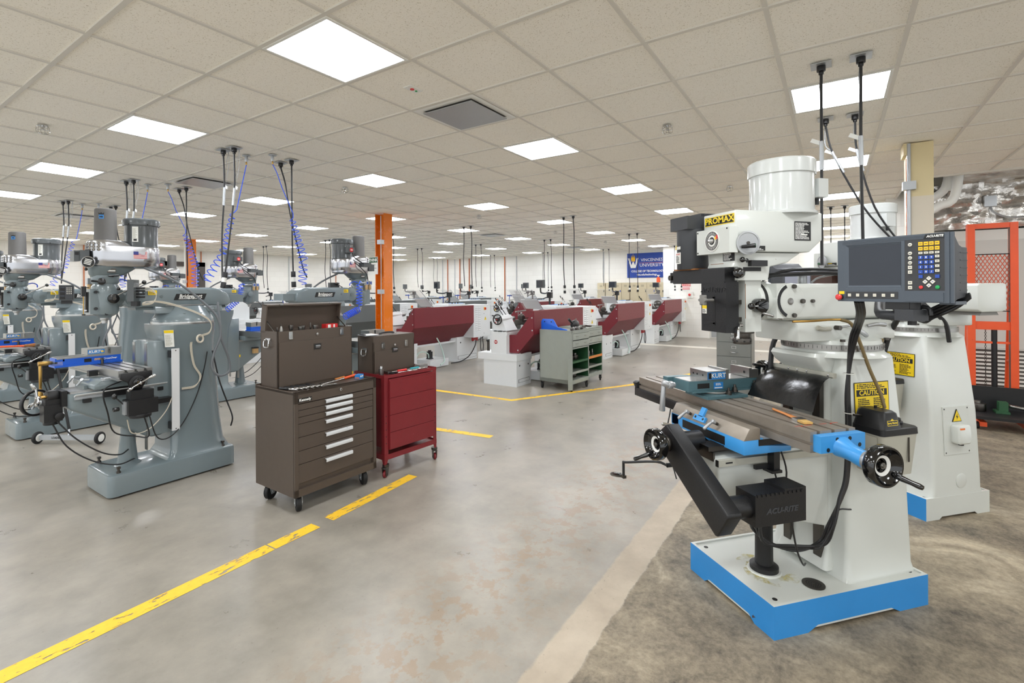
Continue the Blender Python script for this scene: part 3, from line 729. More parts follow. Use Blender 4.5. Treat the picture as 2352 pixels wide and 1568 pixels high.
    b.m(MATS['estop_red']); b.box((.036, .004, .0042), (.047, .024, .0046), M=Matrix.Rotation(.1, 4, 'Z')); b.m(MATS['yellow_btn']); b.box((.024, .002, .0042), (.035, .018, .0046), M=Matrix.Rotation(.1, 4, 'Z'))
    b.m(MATS['chrome']).lathe((0, 0, .004), 'z', [(.014, 0), (.011, .008), (.009, .02), (.0005, .024)], 20); b.build('speed_dial', t)
    b = MB(MATS['silver_paint']); b.xf(face((.132, .012, 1.885), (1, -.25, 0))); b.cyl((0, 0, -.02), 'z', .02, .03); b.lathe((0, 0, .008), 'z', [(.05, 0), (.06, .004), (.06, .013), (.052, .014), (.05, .011), (.012, .011)], 40); b.m(MATS['steel_dark']).cyl((0, 0, .018), 'z', .008, .005, n=14)
    w = b.build('speed_wheel', t); b = MB(MATS['black_plastic']); b.xf(face((.132, .012, 1.885), (1, -.25, 0))); b.rod((-.035, -.02, .022), (.018, -.016, .055), .008, .0115, 14, .002); b.m(MATS['cart_green']).cyl((.0172, -.016, .0545), V((.053, .004, .033)), .0095, .0025); b.build('grip', w)
    b = MB(MATS['black_ink']); b.xf(face((.1245, .375, 1.956), (1, 0, 0))); b.box((-.053, -.05, 0), (.053, .05, .001)); plate_lines(b, Matrix.Translation((0, 0, .001)), .098, .088, 13, MATS['white_ink'], 5); b.box((-.01, -.022, .001), (.03, -.016, .0016)); b.build('lubrication_plate', t)
    b = MB(MATS['black_ink']); b.xf(face((.1245, .09, 1.862), (1, 0, 0))); b.box((-.045, -.012, 0), (.045, .012, .001)); b.m(MATS['yellow_ink']).text('CAUTION', .009, Matrix.Translation((-.02, .006, .001)), .0003, .0004); plate_lines(b, Matrix.Translation((0, -.005, .001)), .08, .01, 2, MATS['white_ink'], 9); b.build('caution_strip', t)
    b = MB(MATS['black_ink']); b.xf(face((.058, -.0305, 1.82), (0, -1, 0))); b.box((-.042, -.022, 0), (.042, .022, .001)); plate_lines(b, Matrix.Translation((0, 0, .001)), .074, .038, 6, MATS['white_ink'], 11); b.build('warning_plate', t)
    b = MB(MATS['black_plastic']); b.rod((.06, .06, 1.8), (.1, .04, 1.8), .016, .012, 16); blackball(b, (.1, .04, 1.8), (.125, -.005, 1.802), .014)
    b.m(MATS['black_plastic']).box((.1005, .05, 1.77), (.125, .15, 1.80), .004, M=Matrix.Rotation(.0, 4, 'Z')); b.m(MATS['black_ink']).box((.1005, .02, 1.745), (.1025, .13, 1.765)); b.build('range_lever', t)
    b = MB(MATS['black_gloss']); b.xf(face((.1005, -.0, 1.735), (.6, -.8, 0))); b.lathe((0, 0, -.01), 'z', [(.025, 0), (.026, .02), (.018, .026), (.026, .034), (.028, .048), (.02, .062), (.0005, .068)], 24); b.build('feed_knob', t)
    # motor on top
    b = MB(MATS['white_motor']); b.lathe((0, .362, 2.05), 'z', [(.172, 0), (.172, .012), (.157, .02), (.157, .222)], 56); b.build('motor', t)
    b = MB(MATS['white_motor']); b.lathe((0, .362, 2.265), 'z', [(.158, 0), (.166, .002), (.166, .07), (.158, .078), (.0005, .084)], 56); b.build('motor_cap', t)
    b = MB(MATS['white_motor']); b.box((.02, .50, 2.145), (.11, .565, 2.245), .008); b.m(MATS['black_plastic']).cyl((.065, .535, 2.146), (0, 0, -1), .012, .035, n=14); b.build('terminal_box', t)
    b = MB(MATS['black_plastic']); b.cyl((.06, .46, 2.054), 'z', .02, .012); b.cyl((.06, .46, 2.065), 'z', .016, .022, .004); b.build('cable_gland', t)
    # spindle
    b = MB(S); b.cyl((0, .1, 1.393), 'z', .04, .04, .002); b.cyl((0, .1, 1.36), 'z', .0465, .033, .003, 32); b.cyl((0, .1, 1.43), (0, 0, -1), .06, .012, .002, 32); b.m(MATS['black_ink'])
    for k in range(8): a = k*PI/4+.3; b.cyl((.0462*math.cos(a), .1+.0462*math.sin(a), 1.376), (math.cos(a), math.sin(a), 0), .005, .001, n=10)
    b.build('spindle', t)
    b = MB(MATS['chrome']); b.rod((.09, .02, 1.468), (.09, .0, 1.468), .009); b.tube([(.09, .01, 1.468), (.098, -.008, 1.45), (.1, -.012, 1.42), (.1, -.014, 1.405)], .005, 10, 3, r2=.009); b.ball((.1, -.014, 1.402), .0095, 12); b.build('quill_lock', t)
    b = MB(MATS['black_gloss']); b.cyl((.078, .12, 1.567), 'x', .037, .05, .005, 28); blackball(b, (.115, .11, 1.566), (.14, .035, 1.566), .018); b.m(MATS['chrome']).rod((.09, .14, 1.53), (.12, .245, 1.498), .006, .008); b.build('feed_lever', t)
    # powered quill drive on the front of the head
    K = MATS['black_cast']
    b = MB(K); b.box((-.108, -.07, 1.428), (.084, .006, 1.69), .007); b.box((-.362, -.072, 1.684), (.076, .004, 1.76), .012, 3); b.m(MATS['charcoal']).box((-.34, -.062, 1.7595), (.07, .0, 1.764), .003); b.build('quill_drive_housing', t)
    b = MB(MATS['black_ink']); b.box((-.017, -.0712, 1.468), (.002, -.069, 1.612), .0); b.cyl((-.0075, -.0712, 1.468), 'y', .0095, .002, n=16); b.cyl((-.0075, -.0712, 1.612), 'y', .0095, .002, n=16); b.build('slot', t)
    b = MB(K); b.text('ACU-RITE', .036, face((-.012, -.071, 1.648), (0, -1, 0)), .0012, .001, .15, sx=1.25); b.build('lettering', t)
    b = MB(MATS['dust_grey']); b.xf(face((-.011, -.07, 1.596), (0, -1, 0))); b.cyl((0, 0, -.001), 'z', .007, .06); st = []
    for k in range(24):
        a = 2*PI*k/24; r = .026+.006*math.cos(6*a); st.append((r*math.cos(a), r*math.sin(a)))
    b.prism(st, 'z', .055, .073, .002); b.build('star_knob', t)
    b = MB(MATS['yellow_label']); b.xf(face((-.082, -.0705, 1.548), (0, -1, 0))); b.box((-.018, 0, 0), (.018, .018, .0008)); b.m(MATS['label_white']).box((-.018, -.026, 0), (.018, 0, .0008)); plate_lines(b, Matrix.Translation((0, -.013, .0008)), .03, .02, 4, MATS['black_ink'], 3); b.build('caution_label', t)
    b = MB(K); b.box((-.415, -.055, 1.69), (-.362, -.008, 1.752), .012, 3); b.m(MATS['steel_dark']).cyl((-.39, -.055, 1.72), (0, -1, 0), .016, .022, n=14); b.build('switch_box', t)
    b = MB(S)
    for z in (1.585, 1.495): b.box((.03, .006, z-.011), (.055, .05, z+.011), .003); b = b.nx('bracket', t)
    b = MB(MATS['charcoal']); b.lathe((-.235, -.03, 1.765), 'z', [(.082, 0), (.085, .004), (.085, .225), (.07, .235)], 36); b.m(MATS['rust']).box((-.335, -.085, 1.7605), (-.14, .02, 1.768)); b.build('servo_motor', t)
    b = MB(MATS['charcoal']); b.box((-.318, -.118, 1.988), (-.16, .07, 2.062), .006)
    for k in range(10): b.box((-.318+.0, -.03+k*.011-.0, 2.055), (-.16, -.026+k*.011, 2.078))
    b.build('motor_fins', t)
    b = MB(MATS['label_white']); q = math.radians(-100); M = face((-.235+.0856*math.cos(q), -.03+.0856*math.sin(q), 1.83), (math.cos(q), math.sin(q), 0)); b.xf(M); b.box((-.028, -.032, -.002), (.028, .032, .001)); b.m(MATS['estop_red']).text('ACU-RITE', .011, Matrix.Translation((0, .022, .001)), .0003, .0004); plate_lines(b, Matrix.Translation((0, -.006, .001)), .048, .04, 6, MATS['black_ink'], 21)
    b.m(MATS['label_white']).box((-.02, .05, -.002), (.025, .066, .001)); b.m(MATS['yellow_label']).prism([(-.036, .05), (-.014, .05), (-.025, .075)], 'z', -.002, .0008); b.build('motor_label', t)
    # knee, saddle, table
    b = MB(W); b.prism([(-.185, .815), (.5, .845), (.5, .40), (.15, .49), (-.06, .6), (-.185, .655)], 'x', -.16, .16, .012, 3); b.build('knee', t)
    b = MB(S); b.box((-.115, -.205, .845), (-.02, .45, .868), .003); b.box((.02, -.205, .845), (.115, .45, .868), .003); b.box((-.06, -.15, .82), (.06, .4, .85)); b.box((-.13, -.19, .80), (.13, -.18, .84), .003); b.build('knee_way', t)
    BS = MATS['blue_saddle']
    b = MB(BS); b.prism([(-.113, .86), (-.113, .93), (.0, .935), (.0, .90), (.165, .885), (.165, .86)], 'x', -.325, .25, .004)
    b.box((-.325, -.113, .87), (-.26, .1, .93), .003); b.build('saddle', t)
    b = MB(MATS['steel_worn']); b.prism([(-.1135, .929), (-.080, .985), (-.02, .985), (-.02, .929)], 'x', -.325, .25, .001); b.build('saddle_apron', t)
    b = MB(MATS['black_ink']); b.box((-.22, -.1145, .872), (.12, -.112, .915)); b = b.nx('shadow_gap', t); b.box((.2505, -.03, .9), (.2515, .15, .93)); b.build('shadow_gap', t)  # black plates laid on the saddle, painting the shade inside its openings
    b = MB(BS); b.xf(face((-.08, -.1, .952), (0, -.86, .5))); b.box((-.045, -.016, 0), (.045, .014, .012), .003); b.box((-.016, .01, .0), (.018, .062, .012), .004); b.m(MATS['black_ink'])
    for x in (-.03, .03): b.cyl((x, 0, .0121), 'z', .007, .0006, n=14)
    b.build('table_stop', t)
    for x in (-.165, .05):
        b = MB(MATS['steel_dark']); b.xf(face((x, -.1, .958), (0, -.86, .5))); b.cyl((0, 0, 0), 'z', .008, .02); b.m(MATS['silver_paint']).cyl((-.0, 0, .016), 'z', .01, .022, .003); b.tube([(0, 0, .03), (-.012, -.02, .034), (-.022, -.05, .04)], .006, 10, 3, r2=.009); b.ball((-.022, -.05, .04), .0092, 12); b.build('clamp_lever', t)
    tt = MATS['steel_worn']; y0, y1, zt = .02, .272, 1.03
    b = MB(tt); x0, x1 = -.9, .49
    prof = [(y0, zt), (y0, .985), (y0+.012, .985), (y0+.012, .972), (y0, .972), (y0, .938), (y1, .938), (y1, zt)]
    sl = [(.19, .016), (.127, .016), (.064, .016)]                    # T-slots, opened in the section
    P = list(prof)
    for yc, w_ in [(y1-.045, .0085), (y1-.126, .0085), (y1-.207, .0085)]: P += [(yc+w_, zt), (yc+w_, zt-.014), (yc+w_+.007, zt-.014), (yc+w_+.007, zt-.024), (yc-w_-.007, zt-.024), (yc-w_-.007, zt-.014), (yc-w_, zt-.014), (yc-w_, zt)]
    b.prism(P, 'x', x0, x1, 0); b.build('table', t)
    b = MB(MATS['red_paint'])
    for yc in (.255, .19, .105, .05): b.box((.40, yc-.022, 1.0), (.404, yc+.02, 1.0302)); b = b.nx('red_primer', t)
    b = MB(MATS['black_cast']); b.prism([(.015, 1.0), (.275, 1.0), (.275, .93), (.03, .915), (-.005, .99)], 'x', -.95, -.9, .006); b.prism([(.0, .955), (.02, .955), (.02, .925), (.01, .9), (-.0, .9)], 'x', -.93, -.35, .003); b.build('end_cover', t)
    b = MB(BS); b.box((.49, .036, .945), (.528, .282, 1.018), .007); b.m(MATS['black_ink'])
    for y, z in ((.075, .958), (.125, 1.0), (.195, 1.0), (.25, .968)): b.cyl((.5285, y, z), 'x', .009, .0008, n=16)
    b.m(BS).loft([[(x, .155+r*math.cos(a)*sy, zc+r*math.sin(a)) for a in [2*PI*k/24 for k in range(24)]] for x, r, sy, zc in ((.52, .046, 1.25, .966), (.54, .042, 1.1, .962), (.575, .036, 1, .952), (.61, .037, 1, .944), (.632, .037, 1, .942))]); b.build('end_bracket', t)
    b = MB(MATS['silver_paint']); b.cyl((.632, .155, .942), 'x', .0385, .022, .001, 40); b.m(MATS['ground_steel']).cyl((.654, .155, .942), 'x', .034, .008, n=36); b.m(S).cyl((.662, .155, .942), 'x', .022, .016, n=28); b.build('dial_collar', t)
    handwheel('table_handwheel', t, (.675, .155, .942), (1, 0, 0), .083, MATS['black_gloss'], -38)
    # longitudinal scale on the knee side
    b = MB(MATS['tank_grey']); b.box((.162, -.2, .79), (.182, .5, .822), .002); b.m(MATS['black_ink']).box((.162, -.203, .79), (.182, -.2, .822)); b.box((.182, -.16, .803), (.1826, -.12, .81)); b.build('linear_scale', t)
    b = MB(MATS['black_plastic']); b.box((.183, .0, .765), (.2, .1, .785), .003); b.box((.185, .085, .76), (.225, .12, .86), .004); b.box((.18, .06, .752), (.24, .12, .765), .003); b.build('reader_head', t)
    # cross-feed drive on the knee front
    b = MB(MATS['steel_dark']); b.cyl((0, -.36, .868), (0, -1, 0), .042, .018, .003, 32); b.m(MATS['tank_grey']).cyl((0, -.378, .868), (0, -1, 0), .035, .01, .002, 32); b.m(MATS['steel_dark']).cyl((0, -.388, .868), (0, -1, 0), .02, .02, n=24); b.build('dial_collar', t)
    handwheel('cross_handwheel', t, (0, -.405, .868), (0, -1, 0), .079, MATS['black_gloss'], -120)
    dx, dz = .345, -.215; L = math.hypot(dx, dz); ux, uz = dx/L, dz/L; nx, nz = -uz, ux
    def q(s, w_): return (ux*s+nx*w_, .868+uz*s+nz*w_)
    b = MB(K); b.prism([q(-.06, -.072), q(-.09, -.02), q(-.06, .072), q(.0, .074), q(L+.055, .074), q(L+.065, .062), q(L+.065, -.062), q(L+.055, -.074), q(.0, -.074)], 'y', -.36, -.285, .006, 3); b.cyl((0, -.29, .868), 'y', .05, .12, n=24); b.build('belt_housing', t)
    b = MB(K); b.cyl((.333, -.29, .665), 'y', .05, .12, .003, 32); b.box((.272, -.18, .592), (.392, .1, .733), .006); b.box((.272, -.02, .73), (.392, .1, .748), .004)
    for k in range(11): b.box((.372, -.0+k*.0, 0), (.372, 0, 0)) if False else b.box((.386, -.17+k*.024, .726), (.396, -.16+k*.024, .738), .002)
    b.build('drive_motor', t)
    b = MB(MATS['charcoal']); b.text('ACU-RITE', .034, face((.3925, -.035, .655), (1, 0, 0)), .0012, .0012, .25, sx=1.15); b.build('lettering', t)
    b = MB(MATS['black_plastic']); b.cyl((-.155, -.22, .69), (0, -1, 0), .012, .04); b.tube([(-.155, -.26, .69), (-.2, -.3, .70), (-.335, -.4, .66), (-.36, -.41, .655)], .007, 10, 3); b.rod((-.36, -.41, .66), (-.36, -.41, .575), .0075); b.m(MATS['steel_dark']).box((-.375, -.42, .563), (-.345, -.4, .58), .003)
    b.m(MATS['black_gloss']).lathe((-.378, -.41, .571), (-1, 0, -.3), [(.008, 0), (.013, .01), (.015, .06), (.013, .12), (.009, .135), (.0005, .138)], 14); b.build('knee_crank', t)
    b = MB(MATS['chrome']); b.tube([(-.28, -.05, .85), (-.36, -.1, .845), (-.40, -.12, .84)], .006, 8, 3, r2=.011); b.ball((-.4, -.12, .84), .0115, 10); b.build('saddle_lock', t)
    # elevating screw
    b = MB(MATS['black_cast']); b.lathe((.03, .205, .149), 'z', [(.072, 0), (.07, .01), (.07, .03), (.062, .036), (.045, .04), (.044, .08), (.042, .36)], 32); b.m(MATS['white_enamel']).lathe((.03, .205, .149), 'z', [(.084, 0), (.08, .008), (.07, .009)], 32); b.build('elevating_screw', t)
    # rubber chip guard behind the table
    b = MB(MATS['rubber_sheet']); pts = []; fs = []; nu, nv = 22, 12
    for i in range(nu+1):
        for j in range(nv+1):
            u, v = i/nu, j/nv; pts.append((-.19+u*.385+.055*v*(u*.9+.1)+.012*v*math.sin(u*PI), .488-.19*v-.01*math.sin(u*6+v*2)*v*(1-v)*2, 1.192-.155*v+(.035+.025*math.sin(u*2.6))*math.sin(PI*v)+.012*math.sin(u*9)*v*(1-v)*3))
    for i in range(nu):
        for j in range(nv): fs.append((i*(nv+1)+j, (i+1)*(nv+1)+j, (i+1)*(nv+1)+j+1, i*(nv+1)+j+1))
    b.faces(pts, fs); b.build('rubber_guard', t)
    b = MB(MATS['tank_grey']); b.box((-.2, .486, 1.186), (.2, .508, 1.212), .002); b.m(MATS['chrome'])
    for x in (-.19, -.08, -.02, .04, .17): b.ball((x, .4865, 1.2), .006, 10)
    b.build('guard_strip', t)
    handwheel('turret_handwheel', t, (-.25, .5, 1.15), (-.3, -1, .0), .07, MATS['black_gloss'], 40)
    # turret hardware
    b = MB(MATS['tank_grey']); b.tube([(.152, .52, 1.44), (.165, .46, 1.44), (.17, .42, 1.45)], .012, 10, 3); b.m(S).cyl((.15, .45, 1.44), 'x', .008, .016, n=6); b.cyl((.15, .56, 1.445), 'x', .012, .03, n=14)
    blackball(b, (.165, .70, 1.43), (.2, .64, 1.45), .019); b.m(MATS['silver_paint']).tube([(.165, .7, 1.43), (.18, .72, 1.41), (.175, .74, 1.4)], .012, 10, 3); b.tube([(.16, .77, 1.45), (.18, .81, 1.46), (.175, .87, 1.455)], .009, 10, 3, r2=.013); b.tube([(.16, .58, 1.445), (.185, .63, 1.46), (.17, .72, 1.47)], .006, 8, 3)
    for y in (.55, .85): b.m(S).cyl((.2, y, 1.375), 'z', .013, .012, n=6)
    b.build('turret_clamp', t)
    # coolant nozzle pipe and mist tank on the column side
    b = MB(MATS['brass']); b.tube([(.17, .26, 1.485), (.19, .36, 1.487), (.2, .46, 1.492), (.215, .52, 1.492)], .006, 8, 4); b.m(MATS['hose_brown']).tube([(.215, .52, 1.492), (.24, .56, 1.47), (.25, .6, 1.38), (.262, .65, 1.24), (.285, .69, 1.12), (.3, .7, 1.045)], .0085, 10, 5); b.build('mist_hose', t)
    b = MB(MATS['tank_grey']); b.rloft([(.242, .385, .575, .77, .735, .02), (.238, .397, .56, .79, .94, .015)], 4); b.m(MATS['steel_dark']).box((.3965, .72, .80), (.3985, .73, .92)); b.m(MATS['tank_grey']).box((.29, .5545, .86), (.37, .5565, .925)); b.build('mist_tank', t)
    b = MB(MATS['black_plastic']); b.rloft([(.236, .4, .556, .793, .935, .015), (.236, .4, .556, .793, .965, .02), (.24, .396, .56, .788, .97, .02)], 5); b.rloft([(.238, .399, .557, .69, .965, .02), (.25, .388, .57, .675, 1.04, .025), (.262, .378, .58, .66, 1.05, .02)], 5)
    b.cyl((.32, .745, .969), 'z', .03, .014, .003); b.cyl((.32, .745, .982), 'z', .022, .016, .003, 10); b.m(MATS['steel_dark']).rod((.29, .56, 1.015), (.29, .51, 1.02), .006); b.m(MATS['black_gloss']).cyl((.3, .64, 1.049), 'z', .007, .012); b.build('tank_lid', t)
    b = MB(MATS['yellow_ink']); b.xf(face((.3935, .625, .998), (1, 0, .14))); b.box((-.032, -.014, 0), (.032, -.012, .001)); b.box((-.032, .009, 0), (.032, .011, .001)); b.box((-.033, -.014, 0), (-.031, .011, .001)); b.box((.031, -.014, 0), (.033, .011, .001)); b.text('Spray Master', .012, Matrix.Translation((0, -.001, .0)), .0008, .0004); b.prism([(-.012, .0105), (.012, .0105), (0, .02)], 'z', 0, .001); b.build('tank_badge', t)
    # caution sign on column
    b = MB(MATS['black_ink']); tilt = -.0217; b.xf(face((.2145, .725, 1.075), (1, 0, .032)));b.box((-.118, -.085, 0), (.118, .085, .001)); b.m(MATS['yellow_label']).box((-.114, -.081, .0009), (.114, .081, .0016)); b.m(MATS['black_ink']).box((-.104, .012, .0015), (.104, .046, .0021)); b.m(MATS['yellow_label']).text('CAUTION', .036, Matrix.Translation((0, .0285, .0021)), .0004, .001, sx=1.05)
    plate_lines(b, Matrix.Translation((0, .064, .0016)), .2, .026, 3, MATS['black_ink'], 31); plate_lines(b, Matrix.Translation((-.05, -.035, .0016)), .09, .075, 8, MATS['black_ink'], 32); plate_lines(b, Matrix.Translation((.055, -.035, .0016)), .09, .075, 8, MATS['black_ink'], 33); b.build('caution_sign', t)
    # cabling
    C_ = MATS['cable_black']
    b = MB(C_)
    for k in range(3):
        o = k*.013; b.tube([(.58+o, .17, 1.6), (.5+o, .28, 1.54), (.34+o, .46, 1.47), (.285+o, .5, 1.4), (.25+o*.6, .53-o*.4, 1.28), (.243+o*.4, .535-o, 1.12), (.243+o*.3, .54-o, .95), (.245+o*.3, .525-o, .7), (.243+o*.4, .485-o, .59), (.235+o, .41, .46), (.2+o, .385, .355), (.17, .27-o, .315+o), (.12, .15-o, .35), (.1+.03*k, .06, .44+.02*k), (.3, -.04, .6)], .0085, 8, 6)
    b.m(MATS['label_white'])
    for z in (1.22, 1.02): b.torus((.252, .525, z), 'z', .023, .0022, 16, 5)
    b.build('cable_bundle', t)
    b = MB(C_); b.tube([(.24, .55, .52), (.25, .45, .53), (.26, .4, .45), (.25, .34, .36), (.2, .33, .33)], .004, 6, 5); b = b.nx('loose_cable', t); b.tube([(.3, .1, .6), (.28, .16, .4), (.26, .22, .3), (.2, .3, .26)], .0045, 6, 5); b = b.nx('loose_cable', t); b.tube([(.21, .1, .755), (.22, .14, .62), (.24, .2, .55)], .004, 6, 4); b = b.nx('loose_cable', t); b.tube([(.22, .13, .86), (.215, .17, .74), (.22, .14, .6)], .004, 6, 4); b = b.nx('loose_cable', t); b.tube([(-.45, .0, .9), (-.42, -.05, .75), (-.35, -.05, .6)], .006, 6, 4); b = b.nx('loose_cable', t); b.tube([(-.5, .0, .9), (-.47, -.05, .72), (-.4, -.03, .5)], .004, 6, 4); b.build('loose_cable', t)
    b = MB(C_); b.tube([(-.1, .18, 1.71), (.0, .25, 1.725), (.08, .36, 1.73), (.12, .55, 1.735), (.14, .8, 1.72)], .012, 8, 5); b = b.nx('conduit_hose', t); b.tube([(.0, .23, 1.7), (.06, .34, 1.75), (.1, .55, 1.755), (.14, .8, 1.73)], .009, 8, 5); b = b.nx('conduit_hose', t); b.tube([(.22, .85, 1.6), (.2, .93, 1.5), (.12, .98, 1.4), (.08, .98, 1.26)], .014, 8, 5); b = b.nx('conduit_hose', t); b.tube([(-.16, .5, 1.4), (-.19, .48, 1.3), (-.19, .46, 1.1)], .014, 8, 4); b.build('conduit_hose', t)
    b = MB(MATS['silver_paint']); b.cyl((.05, .45, 1.679), 'z', .022, .05, .003, 16); b.cyl((.05, .45, 1.728), 'z', .028, .012, .003, 6); b.tube([(.06, .5, 1.685), (.09, .53, 1.715), (.12, .68, 1.735), (.14, .85, 1.74)], .005, 8, 3); b.m(mat('gearbox_brown', (92, 66, 58), .5)).box((-.05, .62, 1.68), (.08, .76, 1.735), .004); b.build('oiler', t)
    # electrical cabinet side at the rear of the column
    b = MB(W); b.xf(face((0, .967, .62), (0, 1, .04))); b.box((-.125, -.17, -.004), (.125, .17, .005), .002); b.m(MATS['black_ink'])
    for x in (-.112, .112):
        for y in (-.155, .155): b.cyl((x, y, .0038), 'z', .006, .0012, n=12)
    b.build('service_panel', t)
    b = MB(W); b.xf(face((-.005, .968, .60), (0, 1, .04))); b.rloft([(-.065, .06, -.07, .065, .004, .02), (-.065, .06, -.07, .065, .05, .02), (-.055, .05, -.06, .055, .06, .02)], 5); b.m(MATS['black_plastic']).cyl((-.01, -.069, .03), (0, -1, 0), .016, .012); b.m(MATS['orange_ink']).box((-.055, .035, .058), (-.01, .047, .0612)); b.m(MATS['label_white']).box((.06, -.03, .01), (.085, .025, .035), .004); b.build('disconnect_switch', t)
    b = MB(MATS['black_ink']); b.xf(face((0, .9745, .685), (0, 1, .04))); b.prism([(-.045, -.002), (.045, -.002), (0, .088)], 'z', -.004, .0006); b.m(MATS['yellow_label']).prism([(-.039, .002), (.039, .002), (0, .08)], 'z', .0005, .0012); b.m(MATS['black_ink']).prism([(.006, .055), (-.012, .03), (.0, .031), (-.004, .012), (.012, .036), (.0, .035)], 'z', .001, .0018); b.build('shock_sign', t)
    b = MB(W); b.cyl((-.03, .974, .255), (0, 1, .0), .052, .008, .002, 40); b.build('round_cover', t)
    # pendant arm
    b = MB(MATS['charcoal']); b.xf(Matrix.Translation((.13, .72, 1.7))); b.m(MATS['black_cast']).box((-.1, -.06, -.02), (.02, .06, .03), .005)
    b.xf(); b.m(MATS['charcoal']).tube([(.1, .75, 1.73), (.42, .52, 1.66), (.56, .33, 1.585), (.63, .24, 1.55), (.68, .22, 1.545), (.76, .225, 1.545)], .02, 10, 5); b.box((.73, .18, 1.528), (.80, .26, 1.572), .005); b.m(MATS['black_plastic']).cyl((.765, .225, 1.528), (0, 0, -1), .016, .018, n=6); b.cyl((.765, .225, 1.57), 'z', .03, .03); b.build('pendant_arm', t)
    b = MB(C_)
    for k in range(4): b.tube([(.9, .32, 1.62+.004*k), (.86, .31, 1.58+.012*k), (.79, .3, 1.54+.012*k), (.7, .36, 1.52+.01*k), (.4, .6, 1.6)], .0065, 8, 5)
    b.build('pendant_cable', t)
    make_console(t)
    return t
def make_console(t):
    """the control console: face in its own plane, u to the right, v up, w out"""
    n = V((.21-.127, -(.917-.534), 0)).normalized(); n = V((.2117, -.9773, 0)); up = V((0, 0, 1)); xu = up.cross(n)
    O = V((.534, .127, 1.60)); M = Matrix(((xu.x, up.x, n.x, O.x), (xu.y, up.y, n.y, O.y), (xu.z, up.z, n.z, O.z), (0, 0, 0, 1)))
    G, DK = MATS['dro_grey'], MATS['dro_dark']; Wd, Hd = .392, .26
    b = MB(G); b.xf(M); b.prism([(0, 0), (Wd, 0), (Wd, Hd), (0, Hd)], 'z', -.012, -.005, .003)
    for x0, x1, y0, y1 in ((0, .030, 0, Hd), (.232, .243, 0, Hd), (.366, Wd, 0, Hd), (.03, .232, .238, Hd), (.03, .232, 0, .052), (.243, .366, .24, Hd), (.243, .366, 0, .045)): b.box((x0, y0, -.006), (x1, y1, .001), .0018)
    for z in (.243, .248, .253): b.box((.02, z, .0008), (.31, z+.0025, .0026), .0008)
    b.box((.372, 0, 0), (.381, Hd, .005), .002); b.box((.245, .004, .001), (.363, .038, .003), .0015); b.box((.03, .052, -.004), (.232, .06, .0005)); h = b.build('console_face', t)
    b = MB(MATS['screen']); b.xf(M); b.box((.042, .067, -.0055), (.228, .227, -.0035)); b.build('screen', h)
    b = MB(G); b.xf(M)
    for k in (0, 1): pass
    fr = [((.030, .238), (.232, .238), (.228, .227), (.042, .227)), ((.030, .052), (.232, .052), (.228, .067), (.042, .067)), ((.03, .052), (.03, .238), (.042, .227), (.042, .067)), ((.232, .052), (.232, .238), (.228, .227), (.228, .067))]
    for q in fr: b.faces([(q[0][0], q[0][1], .001), (q[1][0], q[1][1], .001), (q[2][0], q[2][1], -.0034), (q[3][0], q[3][1], -.0034)], [(0, 1, 2, 3)])
    b.build('screen_bezel', h)
    b = MB(DK); b.xf(M); b.box((.243, .045, -.005), (.366, .24, .0004)); b.box((.032, .013, .0005), (.221, .041, .0018), .001); b.build('keypad', h)
    b = MB(MATS['black_ink']); b.xf(M); b.prism([(.303, .241), (.365, .241), (.365, .257), (.31, .257)], 'z', .0008, .003); b.m(MATS['white_ink']).text('ACU-RITE', .0115, M.inverted() @ M @ Matrix.Translation((.338, .2488, .003)), .0003, .0004, .2, sx=1.0); b.build('badge', h)
    def key(mm, u, v, w_=.0145, h_=.0125, txt='', ink='white_ink', rot=0, rnd=0):
        b = MB(MATS[mm]); b.xf(M @ Matrix.Translation((u, v, 0)) @ Matrix.Rotation(rot, 4, 'Z'))
        if rnd: b.cyl((0, 0, 0), 'z', w_/2, .004, .001, 20)
        else: b.box((-w_/2, -h_/2, 0), (w_/2, h_/2, .004), .001)
        if txt: b.m(MATS[ink]).text(txt, h_*.75, Matrix.Rotation(-rot, 4, 'Z') @ Matrix.Translation((0, 0, .004)), .0002, .0003)
        elif ink != 'white_ink': b.m(MATS[ink]).box((-w_*.3, -h_*.1, .0039), (w_*.3, h_*.1, .0043))
        b.build('key', h)
    US = (.2945, .3115, .328, .345)
    for r, v in ((0, .223), (1, .2045)):
        for u in US: key('yellow_btn', u, v, .0135, .0135, ink='hose_brown')
    for u in US: key('cream_btn', u, .1885, .0125, .008, ink='black_ink')
    for r, (v, tx) in enumerate(((.171, '789'), (.153, '456'), (.135, '123'), (.117, '.0/'))):
        for c in range(3): key('blue_btn', US[c], v, .0135, .0125, tx[c])
        key('cream_btn', .345, v+.003, .0125, .009, ink='black_ink')
    key('blue_btn', .2945, .099, .0125, .0125); key('blue_btn', .345, .099, .013, .0125)
    for u, v, tx in ((.3195, .092, '^'), (.308, .079, '<'), (.331, .079, '>'), (.3195, .0655, 'v')): key('cream_btn', u, v, .0115, .0115, tx, 'blue_btn', PI/4)
    key('estop_red', .295, .0585, .013, rnd=1); key('green_btn', .345, .0585, .014, rnd=1)
    for v in (.222, .189, .171, .1525): key('cream_btn', .261, v, .0135, rnd=1, h_=.0135, ink='dro_grey')
    for v in (.135, .117, .076, .0575): key('cream_btn', .261, v, .0125, .0125, ink='dro_grey')
    for k in range(6): key('cream_btn', .047+k*.0312, .027, .0115, .0115, ink='tank_grey')
    b = MB(MATS['yellow_label']); b.xf(M); b.box((.005, .031, .0008), (.026, .043, .0016)); b.build('stop_label', h)
